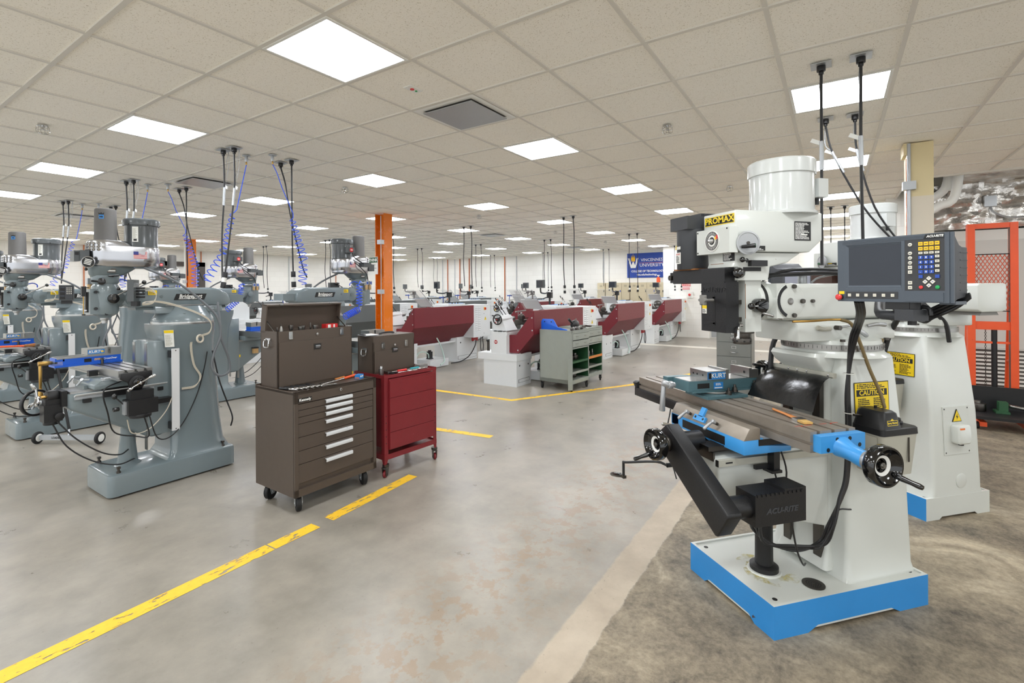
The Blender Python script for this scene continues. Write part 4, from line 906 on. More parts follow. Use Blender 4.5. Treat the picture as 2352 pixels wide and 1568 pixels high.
    b = MB(MATS['black_plastic']); b.xf(M); b.cyl((.012, .018, 0), 'z', .011, .012, n=20); b.m(MATS['estop_red']).lathe((.012, .018, .011), 'z', [(.008, 0), (.0125, .004), (.0125, .01), (.009, .0135), (.0005, .0145)], 24); b.build('stop_button', h)
    # housing behind
    b = MB(MATS['dro_side']); b.xf(M)
    b.prism([(-.012, 0), (-.012, Hd), (-.05, Hd-.03), (-.075, Hd-.045), (-.1, Hd-.05), (-.125, Hd-.05), (-.125, .03), (-.1, .016), (-.03, .012)], 'y', 0, 0) if False else None
    pr = [(0., -.012), (Hd, -.012), (Hd-.02, -.03), (Hd-.045, -.055), (Hd-.053, -.08), (Hd-.053, -.12), (.035, -.12), (.02, -.1), (.012, -.04)]
    b.prism([(v, w_) for v, w_ in pr], 'x', .004, Wd-.004, .004, 2); b.m(MATS['dro_dark'])
    for k in range(6): b.box((Wd-.0042, .045+k*.028, -.118), (Wd-.0028, .048+k*.028, -.06))
    b.m(MATS['dro_grey']).box((.345, -.006, -.1), (Wd, .006, -.012), .003); b.build('console_housing', t)
    b = MB(MATS['dro_silver']); b.xf(M); b.box((.03, .05, -.1235), (.36, .19, -.1205), .001); b.build('back_plate', t)
    b = MB(MATS['black_plastic']); b.xf(M); b.box((.17, -.03, -.06), (.25, .0, -.015), .005); b.tube([(.22, -.02, -.04), (.29, -.02, -.06), (.3, -.05, -.06)], .008, 8, 3); b.build('console_mount', t)
def vise_kurt_swivel():
    t = thing('machine_vise', 'teal machine vise with a long crank handle on the near white mill table', 'vise'); Tm, G = MATS['vise_teal'], MATS['ground_steel']
    b = MB(Tm); b.cyl((-.29, .14, 1.031), 'z', .13, .018, .004, 48); b.box((-.35, -.0, 1.031), (-.15, .27, 1.046), .01); b.m(MATS['steel']).cyl((-.29, .14, 1.049), 'z', .11, .012, .002, 48); b.build('swivel_base', t)
    b = MB(Tm); b.box((-.385, -.06, 1.061), (-.2, .405, 1.072), .008); b.box((-.372, -.078, 1.068), (-.212, .4, 1.126), .006); b.box((-.405, -.115, 1.1), (-.36, .05, 1.13), .006); b.m(MATS['black_ink']).box((-.2125, -.02, 1.083), (-.2112, .06, 1.112)); b.m(MATS['ground_steel']).box((-.366, -.07, 1.1255), (-.218, .4, 1.1285)); b.build('body', t)
    b = MB(G); b.box((-.366, .045, 1.1285), (-.212, .175, 1.178), .003); b.m(MATS['black_ink'])
    for x in (-.335, -.3, -.25): b.cyl((x, .0448, 1.152), (0, -1, 0), .006, .0006, n=14)
    b.build('movable_jaw', t)
    b = MB(G); b.box((-.366, .172, 1.13), (-.212, .192, 1.185), .002); b.box((-.366, .335, 1.13), (-.212, .353, 1.185), .002); b.m(MATS['black_ink']).cyl((-.2508, .334, 1.157), (0, -1, 0), .008, .0008, n=14); b.build('jaw_plate', t)
    b = MB(G); b.box((-.366, .353, 1.128), (-.212, .4, 1.178), .003); b.build('fixed_jaw', t)
    b = MB(MATS['blue_label']); b.xf(face((-.2115, .108, 1.152), (1, 0, 0))); b.box((-.06, -.021, 0), (.06, .021, .001)); b.m(MATS['black_ink']).box((-.055, -.017, .001), (-.034, .017, .0014)); b.m(MATS['white_ink']).text('KURT', .036, Matrix.Translation((.013, 0, .001)), .0004, .0008, sx=1.08); b.build('maker_plate', t)
    b = MB(MATS['blue_label']); b.xf(face((-.2113, .12, 1.095), (1, 0, 0))); b.box((-.032, -.02, 0), (.032, .02, .001)); plate_lines(b, Matrix.Translation((.004, .008, .001)), .045, .014, 3, MATS['white_ink'], 41); b.m(MATS['white_ink']).box((-.026, -.015, .001), (.026, -.009, .0014)); b.build('data_plate', t)
    b = MB(MATS['silver_paint']); b.cyl((-.292, -.115, 1.098), (0, -1, 0), .016, .02, .003); b.cyl((-.292, -.13, 1.098), (0, -1, 0), .022, .03, .004, 20); b.rod((-.292, -.15, 1.098), (-.31, -.185, 1.112), .019, .02, 16, .004); b.rod((-.31, -.175, 1.11), (-.312, -.185, .945), .012, .017, 14, .004); b.build('crank_handle', t)
    b = MB(MATS['steel_dark'])
    for x, y, z in ((-.185, .21, 1.061), (-.175, .16, 1.047), (-.2, .36, 1.073)): b.cyl((x, y, z), 'z', .017, .008, n=20); b.cyl((x, y, z+.008), 'z', .013, .016, n=6); b.cyl((x, y, z+.02), 'z', .007, .02); b = b.nx('clamp_nut', t)
    return t
PM1 = make_promax(True); PM1['label'] = 'large white and blue knee mill nearest the camera with the control console in front'
PM1.location = (1.892, -1.63, 0); PM1.rotation_euler = (0, 0, R(-130.5))
PM2 = dup(PM1, (4.50, -2.10, 0), 138.5, 'second white and blue knee mill standing behind the nearest one, seen from the back')
v_ = vise_kurt_swivel(); v_.location = PM1.location; v_.rotation_euler = PM1.rotation_euler
t = thing('chip_brush', 'chip brush with a bare wooden handle lying on the near white mill table', 'brush', (0, 0, 0)); M1 = Matrix.Translation((1.892, -1.63, 0)) @ Matrix.Rotation(R(-130.5), 4, 'Z')
t.matrix_world = M1 @ Matrix.Translation((.29, .135, 1.031)) @ Matrix.Rotation(R(-12), 4, 'Z')
b = MB(MATS['wood_orange']); b.loft([[(x, r*math.cos(a)*wd, .006+.0055*math.sin(a)) for a in [2*PI*k/12 for k in range(12)]] for x, r, wd in ((-.16, .006, .7), (-.14, .008, 1), (-.07, .008, 1), (.0, .011, 1.3), (.03, .02, 1))]); b.build('handle', t)
b = MB(MATS['chrome']); b.box((.025, -.024, .0005), (.065, .024, .0125), .002); b.build('ferrule', t)
b = MB(MATS['bristle']); b.box((.064, -.022, .0015), (.11, .02, .0105), .003); b.build('bristles', t)
# ================================================================== grey-green turret mills
def ball_crank(b, c, d, L, ang, m1='chrome'):
    """two- or three-arm crank with ball ends, hub at c, axis d"""
    b.m(MATS[m1]); M = Matrix.Translation(c) @ aim(d); X = b.X; b.xf(X @ M)
    b.cyl((0, 0, -.01), 'z', .013, .03, .004, 14)
    for a in ang:
        u = V((math.cos(R(a)), math.sin(R(a)), 0)); e = u*L+V((0, 0, .012)); b.rod((0, 0, .004), e, .006, .008, 10); b.lathe(e-u*.015, u+V((0, 0, .5)), [(.006, 0), (.011, .012), (.013, .035), (.009, .052), (.0005, .056)], 12)
    b.xf(X)
def hull2(y0, r0, y1, r1, n=14):
    """outline round two circles on the y axis, as (x, y)"""
    k = math.asin((r0-r1)/(y1-y0)) if y1 != y0 else 0; out = []
    for i in range(n+1): a = k+(PI-2*k)*i/n+0; out.append((r1*math.cos(a), y1+r1*math.sin(a)))
    for i in range(n+1): a = PI-k+(PI+2*k)*i/n; out.append((r0*math.cos(a), y0+r0*math.sin(a)))
    return out
def make_bridgeport():
    Gm, D, St, AL = MATS['bp_green'], MATS['bp_green_dk'], MATS['steel_dark'], MATS['aluminium']
    t = thing('turret_mill', 'x', 'milling machine')
    b = MB(Gm); b.rloft([(-.262, .262, 0.0, 1.0, .015, .05), (-.262, .262, .0, 1.0, .16, .05), (-.257, .257, .005, .995, .18, .05), (-.245, .245, .017, .98, .188, .045)], 6); b.build('base', t)
    b = MB(St)
    for x in (-.2, .2):
        for y in (.07, .93): b.cyl((x, y, .0), 'z', .05, .016, .004, 20); b = b.nx('leveling_foot', t)
    for x, y in ((-.215, .08), (.215, .08), (.215, .9), (-.215, .9)): b.cyl((x, y, .187), 'z', .016, .018, n=6); b.cyl((x, y, .2), 'z', .009, .035, n=10); b.cbox((x, y, .232), (.024, .024, .016), .003); b = b.nx('leveling_bolt', t)
    b = MB(Gm); b.lathe((0, .215, .185), 'z', [(.1, 0), (.085, .015), (.075, .02), (.066, .1), (.05, .26), (.045, .36)], 28); b.build('screw_pedestal', t)
    # column
    b = MB(Gm); k = 8
    def sec(z, hw, yf, yr, r):
        q = []
        for cx, cy, a0 in ((hw-r, yr-r, 0), (-hw+r, yr-r, 90), (-hw+r*.35, yf+r*.35, 180), (hw-r*.35, yf+r*.35, 270)):
            rr = r if a0 < 180 else r*.35
            for i in range(k): a = R(a0+90*i/(k-1)); q.append((cx+rr*math.cos(a), cy+rr*math.sin(a), z))
        return q
    b.loft([sec(.16, .25, .38, 1.0, .12), sec(.2, .225, .45, .985, .12), sec(.26, .2, .478, .965, .14), (sec(.45, .192, .482, .945, .15)), sec(.85, .195, .475, .92, .17), sec(1.1, .205, .46, .9, .19), sec(1.22, .232, .43, .895, .21), sec(1.3, .25, .41, .905, .235), sec(1.36, .252, .405, .91, .245)])
    b.build('column', t)
    b = MB(Gm); b.prism([(-.155, .31), (-.1, .31), (-.085, .34), (.085, .34), (.1, .31), (.155, .31), (.175, .50), (-.175, .50)], 'z', .42, 1.225, .004); b.build('dovetail_block', t)
    b = MB(MATS['ground_steel'])
    for s in (-1, 1): b.box((s*.1, .306, .3), (s*.15, .312, 1.21), .001); b = b.nx('column_way', t)
    b = MB(MATS['ground_steel']); b.cyl((0, .655, 1.355), 'z', .25, .028, .002, 64); b.build('turret_ring', t)
    b = MB(Gm); b.lathe((0, .655, 1.382), 'z', [(.247, 0), (.244, .025), (.225, .055), (.2, .085), (.17, .14)], 48); b.prism([(-.13, 1.46), (.13, 1.46), (.115, 1.535), (-.115, 1.535)], 'y', .38, .95, .01); b.m(D)
    for a in (-60, -20, 20, 60): b.cyl((.2*math.cos(R(a)), .655+.2*math.sin(R(a)), 1.42), 'z', .014, .04, n=6)
    b.build('turret', t)
    b = MB(Gm); secs = []
    for y, w_, z0, z1, r in ((.16, .06, 1.545, 1.66, .03), (.2, .085, 1.53, 1.672, .04), (.3, .1, 1.525, 1.685, .03), (.42, .126, 1.52, 1.69, .025), (.85, .128, 1.52, 1.69, .025), (.93, .126, 1.52, 1.68, .03), (1.01, .12, 1.52, 1.635, .04), (1.025, .115, 1.535, 1.6, .03)):
        q = []
        for cx, cz, a0 in ((w_-r, z1-r, 0), (-w_+r, z1-r, 90), (-w_+.012, z0+.012, 180), (w_-.012, z0+.012, 270)):
            rr = r if a0 < 180 else .012
            for i in range(6): a = R(a0+90*i/5); q.append((cx+rr*math.cos(a), y, cz+rr*math.sin(a)))
        secs.append(q)
    b.loft(secs); b.cyl((-.1, .26, 1.6), 'x', .083, .2, .006, 36); b.box((-.09, .95, 1.545), (.09, 1.17, 1.62), .01); b.m(D)
    for s in (-1, 1): b.cyl((s*.1, .26, 1.6), (s, 0, 0), .022, .006); b.cyl((s*.1, .31, 1.65), (s, 0, 0), .012, .01, n=6); b.cyl((s*.12, .43, 1.61), (s, 0, 0), .014, .008, n=10)
    b.build('ram', t)
    b = MB(D); b.prism([(-.09, 1.495), (-.075, 1.53), (.075, 1.53), (.09, 1.495)], 'y', .25, 1.0); b.build('ram_way', t)
    b = MB(MATS['ground_steel']); b.box((.121, .46, 1.525), (.13, .78, 1.536)); b.build('ram_scale', t)
    for s in (-1, 1):
        b = MB(MATS['black_ink']); b.xf(face((s*.1285, .665, 1.605), (s, 0, 0))); b.prism([(-.14, -.028), (.118, -.028), (.14, .028), (-.118, .028)], 'z', 0, .0015); b.m(MATS['white_ink']).text('Bridgeport', .048, Matrix.Translation((0, .004, .0015)), .0006, .0012, .2, sx=.92); b.box((-.1, -.02, .0015), (.09, -.015, .0022)); b.build('maker_plate', t)
        b = MB(MATS['yellow_label']); b.xf(face((s*.118, .365, 1.645), (s, 0, 0))); b.box((-.035, -.02, 0), (.035, .02, .003)); plate_lines(b, Matrix.Translation((0, 0, .003)), .055, .03, 4, MATS['hose_brown'], 51); b.build('warning_label', t)
    # head
    b = MB(Gm); b.cyl((0, .1, 1.6), 'y', .075, .08, .006, 32); b.lathe((0, .065, 1.44), 'z', [(.04, 0), (.045, .01), (.082, .03), (.094, .06), (.09, .12), (.098, .2), (.094, .255), (.082, .28), (.094, .295), (.096, .35)], 32); b.box((-.068, -.055, 1.475), (.068, .06, 1.68), .02, 3)
    b.cyl((-.108, .085, 1.6), 'x', .045, .216, .008, 24); b.build('head_casting', t)
    b = MB(D); b.loft([[(x, y, z) for x, y in hull2(.05, r, .05+e, r*.7, 12)] for z, r, e in ((1.765, .078, .04), (1.79, .085, .06), (1.80, .092, .09), (1.855, .1, .16), (1.866, .1, .17))]); b.build('gear_housing', t)
    b = MB(MATS['black_ink']); b.box((-.03, -.0575, 1.49), (.03, -.0545, 1.655)); b.m(St).cyl((0, -.062, 1.49), 'z', .009, .165, n=12); b.m(AL).cyl((0, -.062, 1.5), 'z', .016, .012, n=16); b.build('depth_stop', t)
    b = MB(MATS['black_plastic']); b.box((.03, -.105, 1.62), (.055, -.075, 1.70), .003); b.m(MATS['brass']).rod((.042, -.09, 1.7), (.042, -.09, 1.47), .0035, n=8); b.m(MATS['black_plastic']).cyl((.042, -.09, 1.468), 'z', .012, .01); b.rod((.042, -.09, 1.69), (.02, -.05, 1.69), .004); b.build('quill_scale', t)
    b = MB(AL); lo = hull2(.055, .108, .315, .14, 16)
    b.loft([[(x*s, .2+(y-.2)*s, z) for x, y in lo] for z, s in ((1.866, .93), (1.875, .97), (1.93, .985), (1.98, 1.0), (2.025, 1.0), (2.035, .98))])
    b.loft([[(x*s, .08+(y-.08)*s, z) for x, y in hull2(.055, .107, .13+e, .105, 14)] for z, s, e in ((2.02, 1, .07), (2.045, 1, .03), (2.07, .98, .0), (2.08, .93, -.01))])
    b.lathe((0, .32, 1.855), 'z', [(.09, 0), (.12, .02), (.139, .06), (.139, .1)], 40)
    for k_ in range(3):
        for s in range(-3, 4): a = -PI/2+s*.33; b.ball((.106*math.cos(a), .055+.106*math.sin(a), 2.0+k_*.024), .014, 8)
    b.build('belt_housing', t)
    b = MB(MATS['motor_grey']); b.lathe((0, .325, 2.03), 'z', [(.128, 0), (.124, .01), (.12, .02), (.12, .2)], 48); b.build('motor', t)
    b = MB(MATS['motor_grey']); b.lathe((0, .325, 2.222), 'z', [(.121, 0), (.134, .003), (.136, .045), (.13, .056), (.115, .062), (.0005, .066)], 48); b.m(MATS['black_ink'])
    for k_ in range(6): b.ball((.134*math.cos(k_*1.05), .325+.134*math.sin(k_*1.05), 2.232), .006, 8)
    b.build('motor_cap', t)
    b = MB(MATS['brake_grey']); b.lathe((0, .07, 2.07), 'z', [(.08, 0), (.077, .005), (.074, .26), (.07, .27), (.055, .276), (.0005, .277)], 40); b.build('brake_motor', t)
    b = MB(MATS['label_white']); q = R(-130+90); M = face((.1205*math.cos(R(-40)), .325+.1205*math.sin(R(-40)), 2.14), (math.cos(R(-40)), math.sin(R(-40)), 0)); b.xf(M); b.box((-.022, -.06, -.003), (.022, .07, .001)); plate_lines(b, Matrix.Translation((0, .01, .001)), .036, .09, 12, MATS['tank_grey'], 61); b.m(MATS['black_ink']).box((-.012, -.052, .001), (.012, -.035, .0016)); b.build('motor_label', t)
    b = MB(MATS['blue_label']); M = face((.0755*math.cos(R(-38)), .07+.0755*math.sin(R(-38)), 2.275), (math.cos(R(-38)), math.sin(R(-38)), 0)); b.xf(M); b.box((-.016, -.02, -.003), (.016, .012, .001)); b.m(MATS['black_ink']).prism([(-.017, .012), (.017, .012), (.02, .03), (.009, .022), (.0, .032), (-.009, .022), (-.02, .03)], 'z', -.002, .0012); b.text('MB', .018, Matrix.Translation((0, -.005, .001)), .0004, .001); b.build('brake_label', t)
    for s in (-1, 1):
        b = MB(MATS['black_ink']); b.xf(face((s*.1085, .115, 1.965), (s, 0, 0))); b.box((-.041, -.031, -.002), (.041, .031, .001)); b.m(MATS['label_white']).box((-.036, -.026, .0008), (.036, .026, .0016)); plate_lines(b, Matrix.Translation((0, 0, .0016)), .064, .044, 7, MATS['tank_grey'], 71); b.build('spec_plate', t)
        b = MB(MATS['white_ink']); b.xf(face((s*.134, .27, 1.965), (s, -.11*1, 0))); b.box((-.048, -.03, -.004), (.048, .03, .0008)); b.m(MATS['flag_red'])
        for k_ in range(7): b.box((-.048, .03-.0046*(2*k_+1), .0008), (.048, .03-.0046*2*k_, .0013))
        b.m(MATS['flag_blue']).box((-.048, .002, .001), (-.013, .03, .0017)); b.build('flag_sticker', t)
        b = MB(MATS['steel_dark']); b.xf(face((s*.093, .08, 1.83), (s, 0, 0))); b.box((-.03, -.018, 0), (.03, .018, .002)); b.m(MATS['label_white']).box((-.025, -.006, .002), (.025, .004, .0024)); b.build('speed_plate', t)
    b = MB(MATS['motor_grey']); b.box((-.05, -.115, 1.905), (.06, -.055, 1.99), .004); b.box((-.045, -.15, 1.9), (.05, -.115, 1.985), .003); b.m(MATS['black_ink']).box((.05, -.145, 1.95), (.0515, -.12, 1.975)); b.build('control_box', t)
    b = MB(AL); b.xf(face((.085, -.07, 1.895), (.85, -.5, 0))); b.lathe((0, 0, -.03), 'z', [(.02, 0), (.02, .02), (.044, .024), (.046, .036), (.04, .04), (.036, .034)], 36); b.m(MATS['black_ink']).cyl((0, 0, .0), 'z', .036, .006, n=30); b.m(MATS['white_ink'])
    for k_ in range(4): b.box((-.024, -.02+k_*.012, .006), (.022, -.014+k_*.012, .0066), M=Matrix.Rotation(-.3, 4, 'Z'))
    b.build('speed_dial', t); b = MB(MATS['knob_black']); b.cyl((.05, -.075, 1.84), 'z', .004, .03); b.ball((.05, -.075, 1.838), .012, 12); b.build('dial_knob', t)
    b = MB(MATS['knob_black']); b.cyl((.08, .015, 1.74), (1, -.2, 0), .028, .022, .004, 24); b.rod((.09, -.01, 1.74), (.1, -.06, 1.745), .008); b = b.nx('head_knob', t); b.rod((.07, .1, 1.79), (.12, .08, 1.785), .009); b.rod((.12, .12, 1.79), (.12, .05, 1.785), .007); b = b.nx('range_lever', t); b.cyl((.1, .085, 1.6), 'x', .04, .03, .006, 28); b.m(St).cyl((.13, .085, 1.6), 'x', .014, .008, n=12); blackball(b, (.11, .1, 1.62), (.15, .29, 1.735), .018, .006); b = b.nx('quill_lever', t); b.m(MATS['knob_black'])
    for y, z in ((-.02, 1.655), (-.02, 1.52), (.05, 1.475)): b.cyl((.066, y, z), 'x', .012, .016); b = b.nx('head_knob', t)
    b.ball((.1, .125, 1.68), .014, 12); b.build('head_knob', t)
    b = MB(MATS['ground_steel']); b.cyl((0, .06, 1.42), 'z', .03, .03, .003, 24); b.cyl((0, .06, 1.395), 'z', .02, .03, n=20); b.build('spindle', t)
    b = MB(MATS['motor_grey']); b.box((-.16, .25, 2.11), (-.115, .37, 2.18), .006); b.m(MATS['estop_red']).cyl((-.16, .31, 2.145), (-1, 0, 0), .026, .002, n=28); b.m(MATS['white_ink']).box((-.1645, .295, 2.14), (-.162, .325, 2.15)); b.build('terminal_box', t)
    b = MB(MATS['motor_grey']); b.box((-.16, .0, 1.945), (-.11, .12, 2.0), .005); b.m(MATS['cable_black']).tube([(-.14, .28, 2.11), (-.15, .26, 2.06), (-.16, .2, 2.02), (-.145, .12, 1.985)], .007, 8, 4); b.tube([(-.13, .24, 2.0), (-.16, .15, 1.92), (-.13, .05, 1.85), (-.1, .0, 1.75)], .006, 8, 4); b.build('relay_box', t)
    # air unit
    b = MB(MATS['galv'])
    for k_ in range(2): y = -.02+k_*.055; b.box((-.15, y, 1.72), (-.11, y+.04, 1.77), .004); b.m(mat('amber', (196, 160, 110), .15)).cyl((-.13, y+.02, 1.66), 'z', .018, .06, .004, 16); b.m(MATS['blue_btn']).box((-.152, y+.008, 1.73), (-.15, y+.032, 1.76)); b.m(MATS['galv'])
    b.cyl((-.13, .09, 1.745), 'y', .008, .08, n=10); b.build('air_regulator', t)
    b = MB(MATS['air_blue']); b.tube([(-.11, .17, 1.745), (-.1, .22, 1.76), (-.06, .25, 1.74), (-.05, .25, 1.71)], .006, 8, 4); b.build('air_line', t)
    # knee, saddle, table
    b = MB(Gm); secs = []
    def ks(z, yf, yr, hw, r):
        q = []
        for cx, cy, a0, rr in ((hw-.01, yr-.01, 0, .01), (-hw+.01, yr-.01, 90, .01), (-hw+r, yf+r, 180, r), (hw-r, yf+r, 270, r)):
            for i in range(5): a = R(a0+90*i/4); q.append((cx+rr*math.cos(a), cy+rr*math.sin(a), z))
        return q
    b.loft([ks(.40, .345, .42, .12, .02), ks(.42, .30, .45, .135, .03), ks(.5, .18, .46, .14, .05), ks(.62, -.01, .47, .14, .06), ks(.735, -.19, .47, .14, .05), ks(.76, -.205, .47, .14, .045), ks(.865, -.205, .47, .14, .045)]); b.build('knee', t)
    b = MB(MATS['ground_steel']); b.box((-.13, -.2, .865), (.13, .44, .882), .002); b.build('knee_way', t)
    b = MB(MATS['black_cast']); b.box((-.09, -.24, .77), (.09, -.205, .89), .003); b.build('knee_cap', t)
    b = MB(Gm); b.prism([(-.07, .882), (-.07, .92), (-.02, .95), (.29, .95), (.29, .882)], 'x', -.3, .2, .008); b.m(D).box((-.12, -.095, .88), (.06, -.07, .905), .003); b.build('saddle', t)
    b = MB(MATS['galv'])
    for x in (-.2, .02): b.rod((x, -.05, .945), (x, -.1, .95), .009); b.rod((x, -.095, .95), (x-.03, -.12, .905), .006, .009); b.rod((x, -.095, .95), (x+.005, -.1, .955), .012); b = b.nx('lock_lever', t)
    b.rod((.21, .03, .965), (.21, -.02, .965), .008); b.rod((.19, -.02, .965), (.25, -.025, .965), .008, .01); b.build('lock_lever', t)
    b = MB(MATS['black_plastic']); b.box((-.14, -.02, .955), (-.09, .04, 1.0), .004); b.build('table_stop', t)
    y0, y1, zt = .04, .275, 1.03; b = MB(MATS['ground_steel'])
    P = [(y0, zt), (y0, .98), (y0+.012, .98), (y0+.012, .965), (y0, .965), (y0, .95), (y0+.03, .95), (y1-.03, .95), (y1, .95), (y1, zt)]
    for yc in (y1-.05, y1-.117, y1-.184): P += [(yc+.008, zt), (yc+.008, zt-.014), (yc+.015, zt-.014), (yc+.015, zt-.024), (yc-.015, zt-.024), (yc-.015, zt-.014), (yc-.008, zt-.014), (yc-.008, zt)]
    b.prism(P, 'x', -.82, .345, 0); b.build('table', t)
    b = MB(MATS['black_cast']); b.xf(Matrix.Translation((.345, 0, 0))); b.prism([(.048, 1.008), (.268, 1.008), (.27, .965), (.215, .93), (.2, .87), (.115, .87), (.1, .93), (.046, .965)], 'x', 0, .02, .006); b.cyl((.018, .157, .93), 'x', .055, .03, .01, 32); b.m(MATS['black_gloss']).cyl((.045, .157, .93), 'x', .036, .022, .004, 28); b.m(MATS['brass']).cyl((.066, .157, .93), 'x', .012, .02); ball_crank(b, (.095, .157, .93), (1, 0, 0), .075, (30, 205)); b.build('table_crank', t)
    b = MB(MATS['black_cast']); b.box((.335, .07, .68), (.455, .275, .80), .008); b.box((.35, .09, .8), (.44, .25, .87), .02, 2); b.cyl((.395, .17, .652), 'z', .075, .03, .004, 28); b.m(MATS['galv']).box((.37, .055, .69), (.42, .071, .79), .002); b.m(MATS['knob_black']).cyl((.39, .03, .74), (0, -1, 0), .016, .04, .003); b.rod((.39, .06, .77), (.38, .01, .83), .005); b.ball((.378, .005, .84), .018, 14, (1, 1, 1.3)); b.build('power_feed', t)
    b = MB(MATS['black_cast']); b.cyl((0, -.24, .85), (0, -1, 0), .048, .07, .006, 28); b.box((-.055, -.335, .66), (.055, -.225, .79), .012); b.box((-.045, -.325, .78), (.045, -.235, .83), .01); b.cyl((0, -.28, .635), 'z', .05, .03, .004, 24); b.cyl((.055, -.25, .7), 'x', .03, .035, .006, 20); b.m(MATS['brass']).cyl((0, -.31, .85), (0, -1, 0), .012, .03); b.m(MATS['galv']); ball_crank(b, (0, -.355, .85), (0, -1, 0), .08, (100, 220, 340)); b.build('cross_feed', t)
    b = MB(MATS['black_plastic']); b.lathe((-.105, -.345, .80), (-1, -.35, 0), [(.098, -.012), (.103, -.006), (.103, .012), (.098, .016), (.086, .014), (.086, -.01), (.098, -.012)], 40, False); b.m(MATS['galv']); [b.rod((-.105, -.345, .8), (-.105+.03*0, -.345+.088*math.cos(a)*.3, .8+.088*math.sin(a)), .007) for a in (PI/2, -2.6, -.6)]; b.cyl((-.07, -.3, .8), (-.4, -.6, 0), .018, .06); b.build('knee_handwheel', t)
    b = MB(MATS['steel_dark']); b.cyl((-.07, -.205, .8), (-.3, -1, 0), .02, .11, n=16); b.build('knee_shaft', t)
    # scales, oiler, cables
    b = MB(MATS['scale_white']); b.box((.245, .456, .445), (.257, .516, 1.157), .002); b.m(St)
    for z in (.46, 1.14): b.cyl((.2572, .486, z), 'x', .005, .002, n=10)
    b.build('vertical_scale', t)
    b = MB(MATS['black_plastic']); b.box((.19, .45, .46), (.246, .5, .52), .003); b = b.nx('scale_bracket', t); b.box((.19, .45, 1.08), (.246, .5, 1.14), .003); b = b.nx('scale_bracket', t); b.box((.14, .3, .70), (.25, .46, .74), .004); b = b.nx('scale_bracket', t); b.box((.175, .5, 1.1), (.195, .54, 1.16), .003); b.build('scale_bracket', t)
    b = MB(MATS['scale_white']); b.prism([(.142, .835), (.142, .85), (.185, .865), (.185, .86)], 'y', -.18, .45); b.m(MATS['galv']).box((.142, -.18, .82), (.16, .45, .84), .002); b.m(MATS['black_plastic']).box((.15, -.13, .79), (.18, -.08, .822), .003); b.box((.15, .0, .81), (.175, .22, .87), .004); b.box((.15, .38, .80), (.18, .42, .83), .003); b.build('cross_scale', t)
    b = MB(MATS['label_white']); M = face((.2335, .445, 1.245), (.8, -.6, -.2)); b.xf(M); b.box((-.035, -.075, -.006), (.035, .075, .0)); plate_lines(b, Matrix.Translation((0, -.015, .0)), .058, .1, 12, MATS['tank_grey'], 81); b.m(MATS['yellow_label']).box((-.035, .05, -.001), (.035, .075, .001)); b.build('instruction_label', t)
    CB = MATS['cable_beige']
    b = MB(CB)
    for k_ in range(3):
        o = k_*.0065; b.tube([(.2, .24, 1.69-o*2), (.22, .31, 1.685-o*2), (.23, .35, 1.63), (.22, .33, 1.57-o), (.2, .26, 1.555-o), (.18, .3, 1.57), (.165, .42, 1.555+o), (.2, .58, 1.5+o), (.262, .72, 1.42+o), (.265, .78, 1.35+o), (.25, .77, 1.27+o), (.235, .7, 1.24+o), (.225, .62+o, 1.2), (.222, .64+o, 1.0), (.215, .7+o, .88), (.214, .66, .79+o), (.215, .55, .785+o)], .003, 6, 5)
    b.torus((.248, .69, 1.225), (1, .35, .1), .032, .009, 24, 8); b.build('signal_cable', t)
    b = MB(CB); b.tube([(.25, .47, .76), (.26, .4, .62), (.25, .28, .5), (.26, .16, .5), (.28, .12, .62)], .0045, 6, 6); b.build('scale_cable', t)
    b = MB(MATS['cable_grey']); b.tube([(.12, .3, 1.86), (.16, .42, 1.8), (.19, .55, 1.72), (.23, .7, 1.58), (.262, .83, 1.42), (.27, .86, 1.25), (.27, .80, 1.08), (.275, .78, .95), (.285, .84, .87), (.285, .93, .9), (.275, .93, 1.02), (.27, .87, 1.2), (.26, .86, 1.35), (.2, .87, 1.55)], .0105, 8, 6); b.build('power_cable', t)
    b = MB(MATS['cable_black']); b.tube([(.22, .1, .93), (.27, -.03, .88), (.25, .0, .7), (.2, .06, .52), (.24, .2, .46), (.3, .25, .45), (.34, .25, .5), (.38, .2, .65)], .0055, 8, 6); b.build('feed_cable', t)
    b = MB(MATS['cable_black']); b.tube([(.42, .22, .67), (.36, .3, .45), (.3, .42, .41), (.23, .56, .5), (.21, .68, .72), (.215, .74, .95), (.23, .76, 1.1)], .005, 8, 6); b.build('motor_cable', t)
    b = MB(MATS['cable_black']); b.tube([(.03, -.28, .64), (.05, -.2, .45), (.08, -.05, .3), (.13, .1, .235), (.1, .22, .24), (.03, .25, .22)], .0055, 8, 6); b = b.nx('drive_cable', t); b.tube([(.06, -.26, .66), (.09, -.15, .5), (.12, .0, .36), (.12, .12, .31), (.06, .2, .32)], .0055, 8, 6); b.build('drive_cable', t)
    b = MB(MATS['cable_black']); b.tube([(.2, .82, 1.1), (.225, .86, .85), (.22, .9, .72), (.2, .95, .6), (.22, .99, .45), (.2, .985, .36)], .007, 8, 5); b.build('rear_cable', t)
    b = MB(mat('amber', (196, 160, 110), .15)); b.box((-.19, .02, .66), (-.145, .1, .74), .006); b.m(MATS['black_plastic']).box((-.195, .015, .735), (-.14, .105, .755), .003); b.build('oil_pump', t)
    b = MB(MATS['yellow_label']); b.box((-.1415, .28, .62), (-.139, .36, .66)); b.build('oil_label', t)
    return t
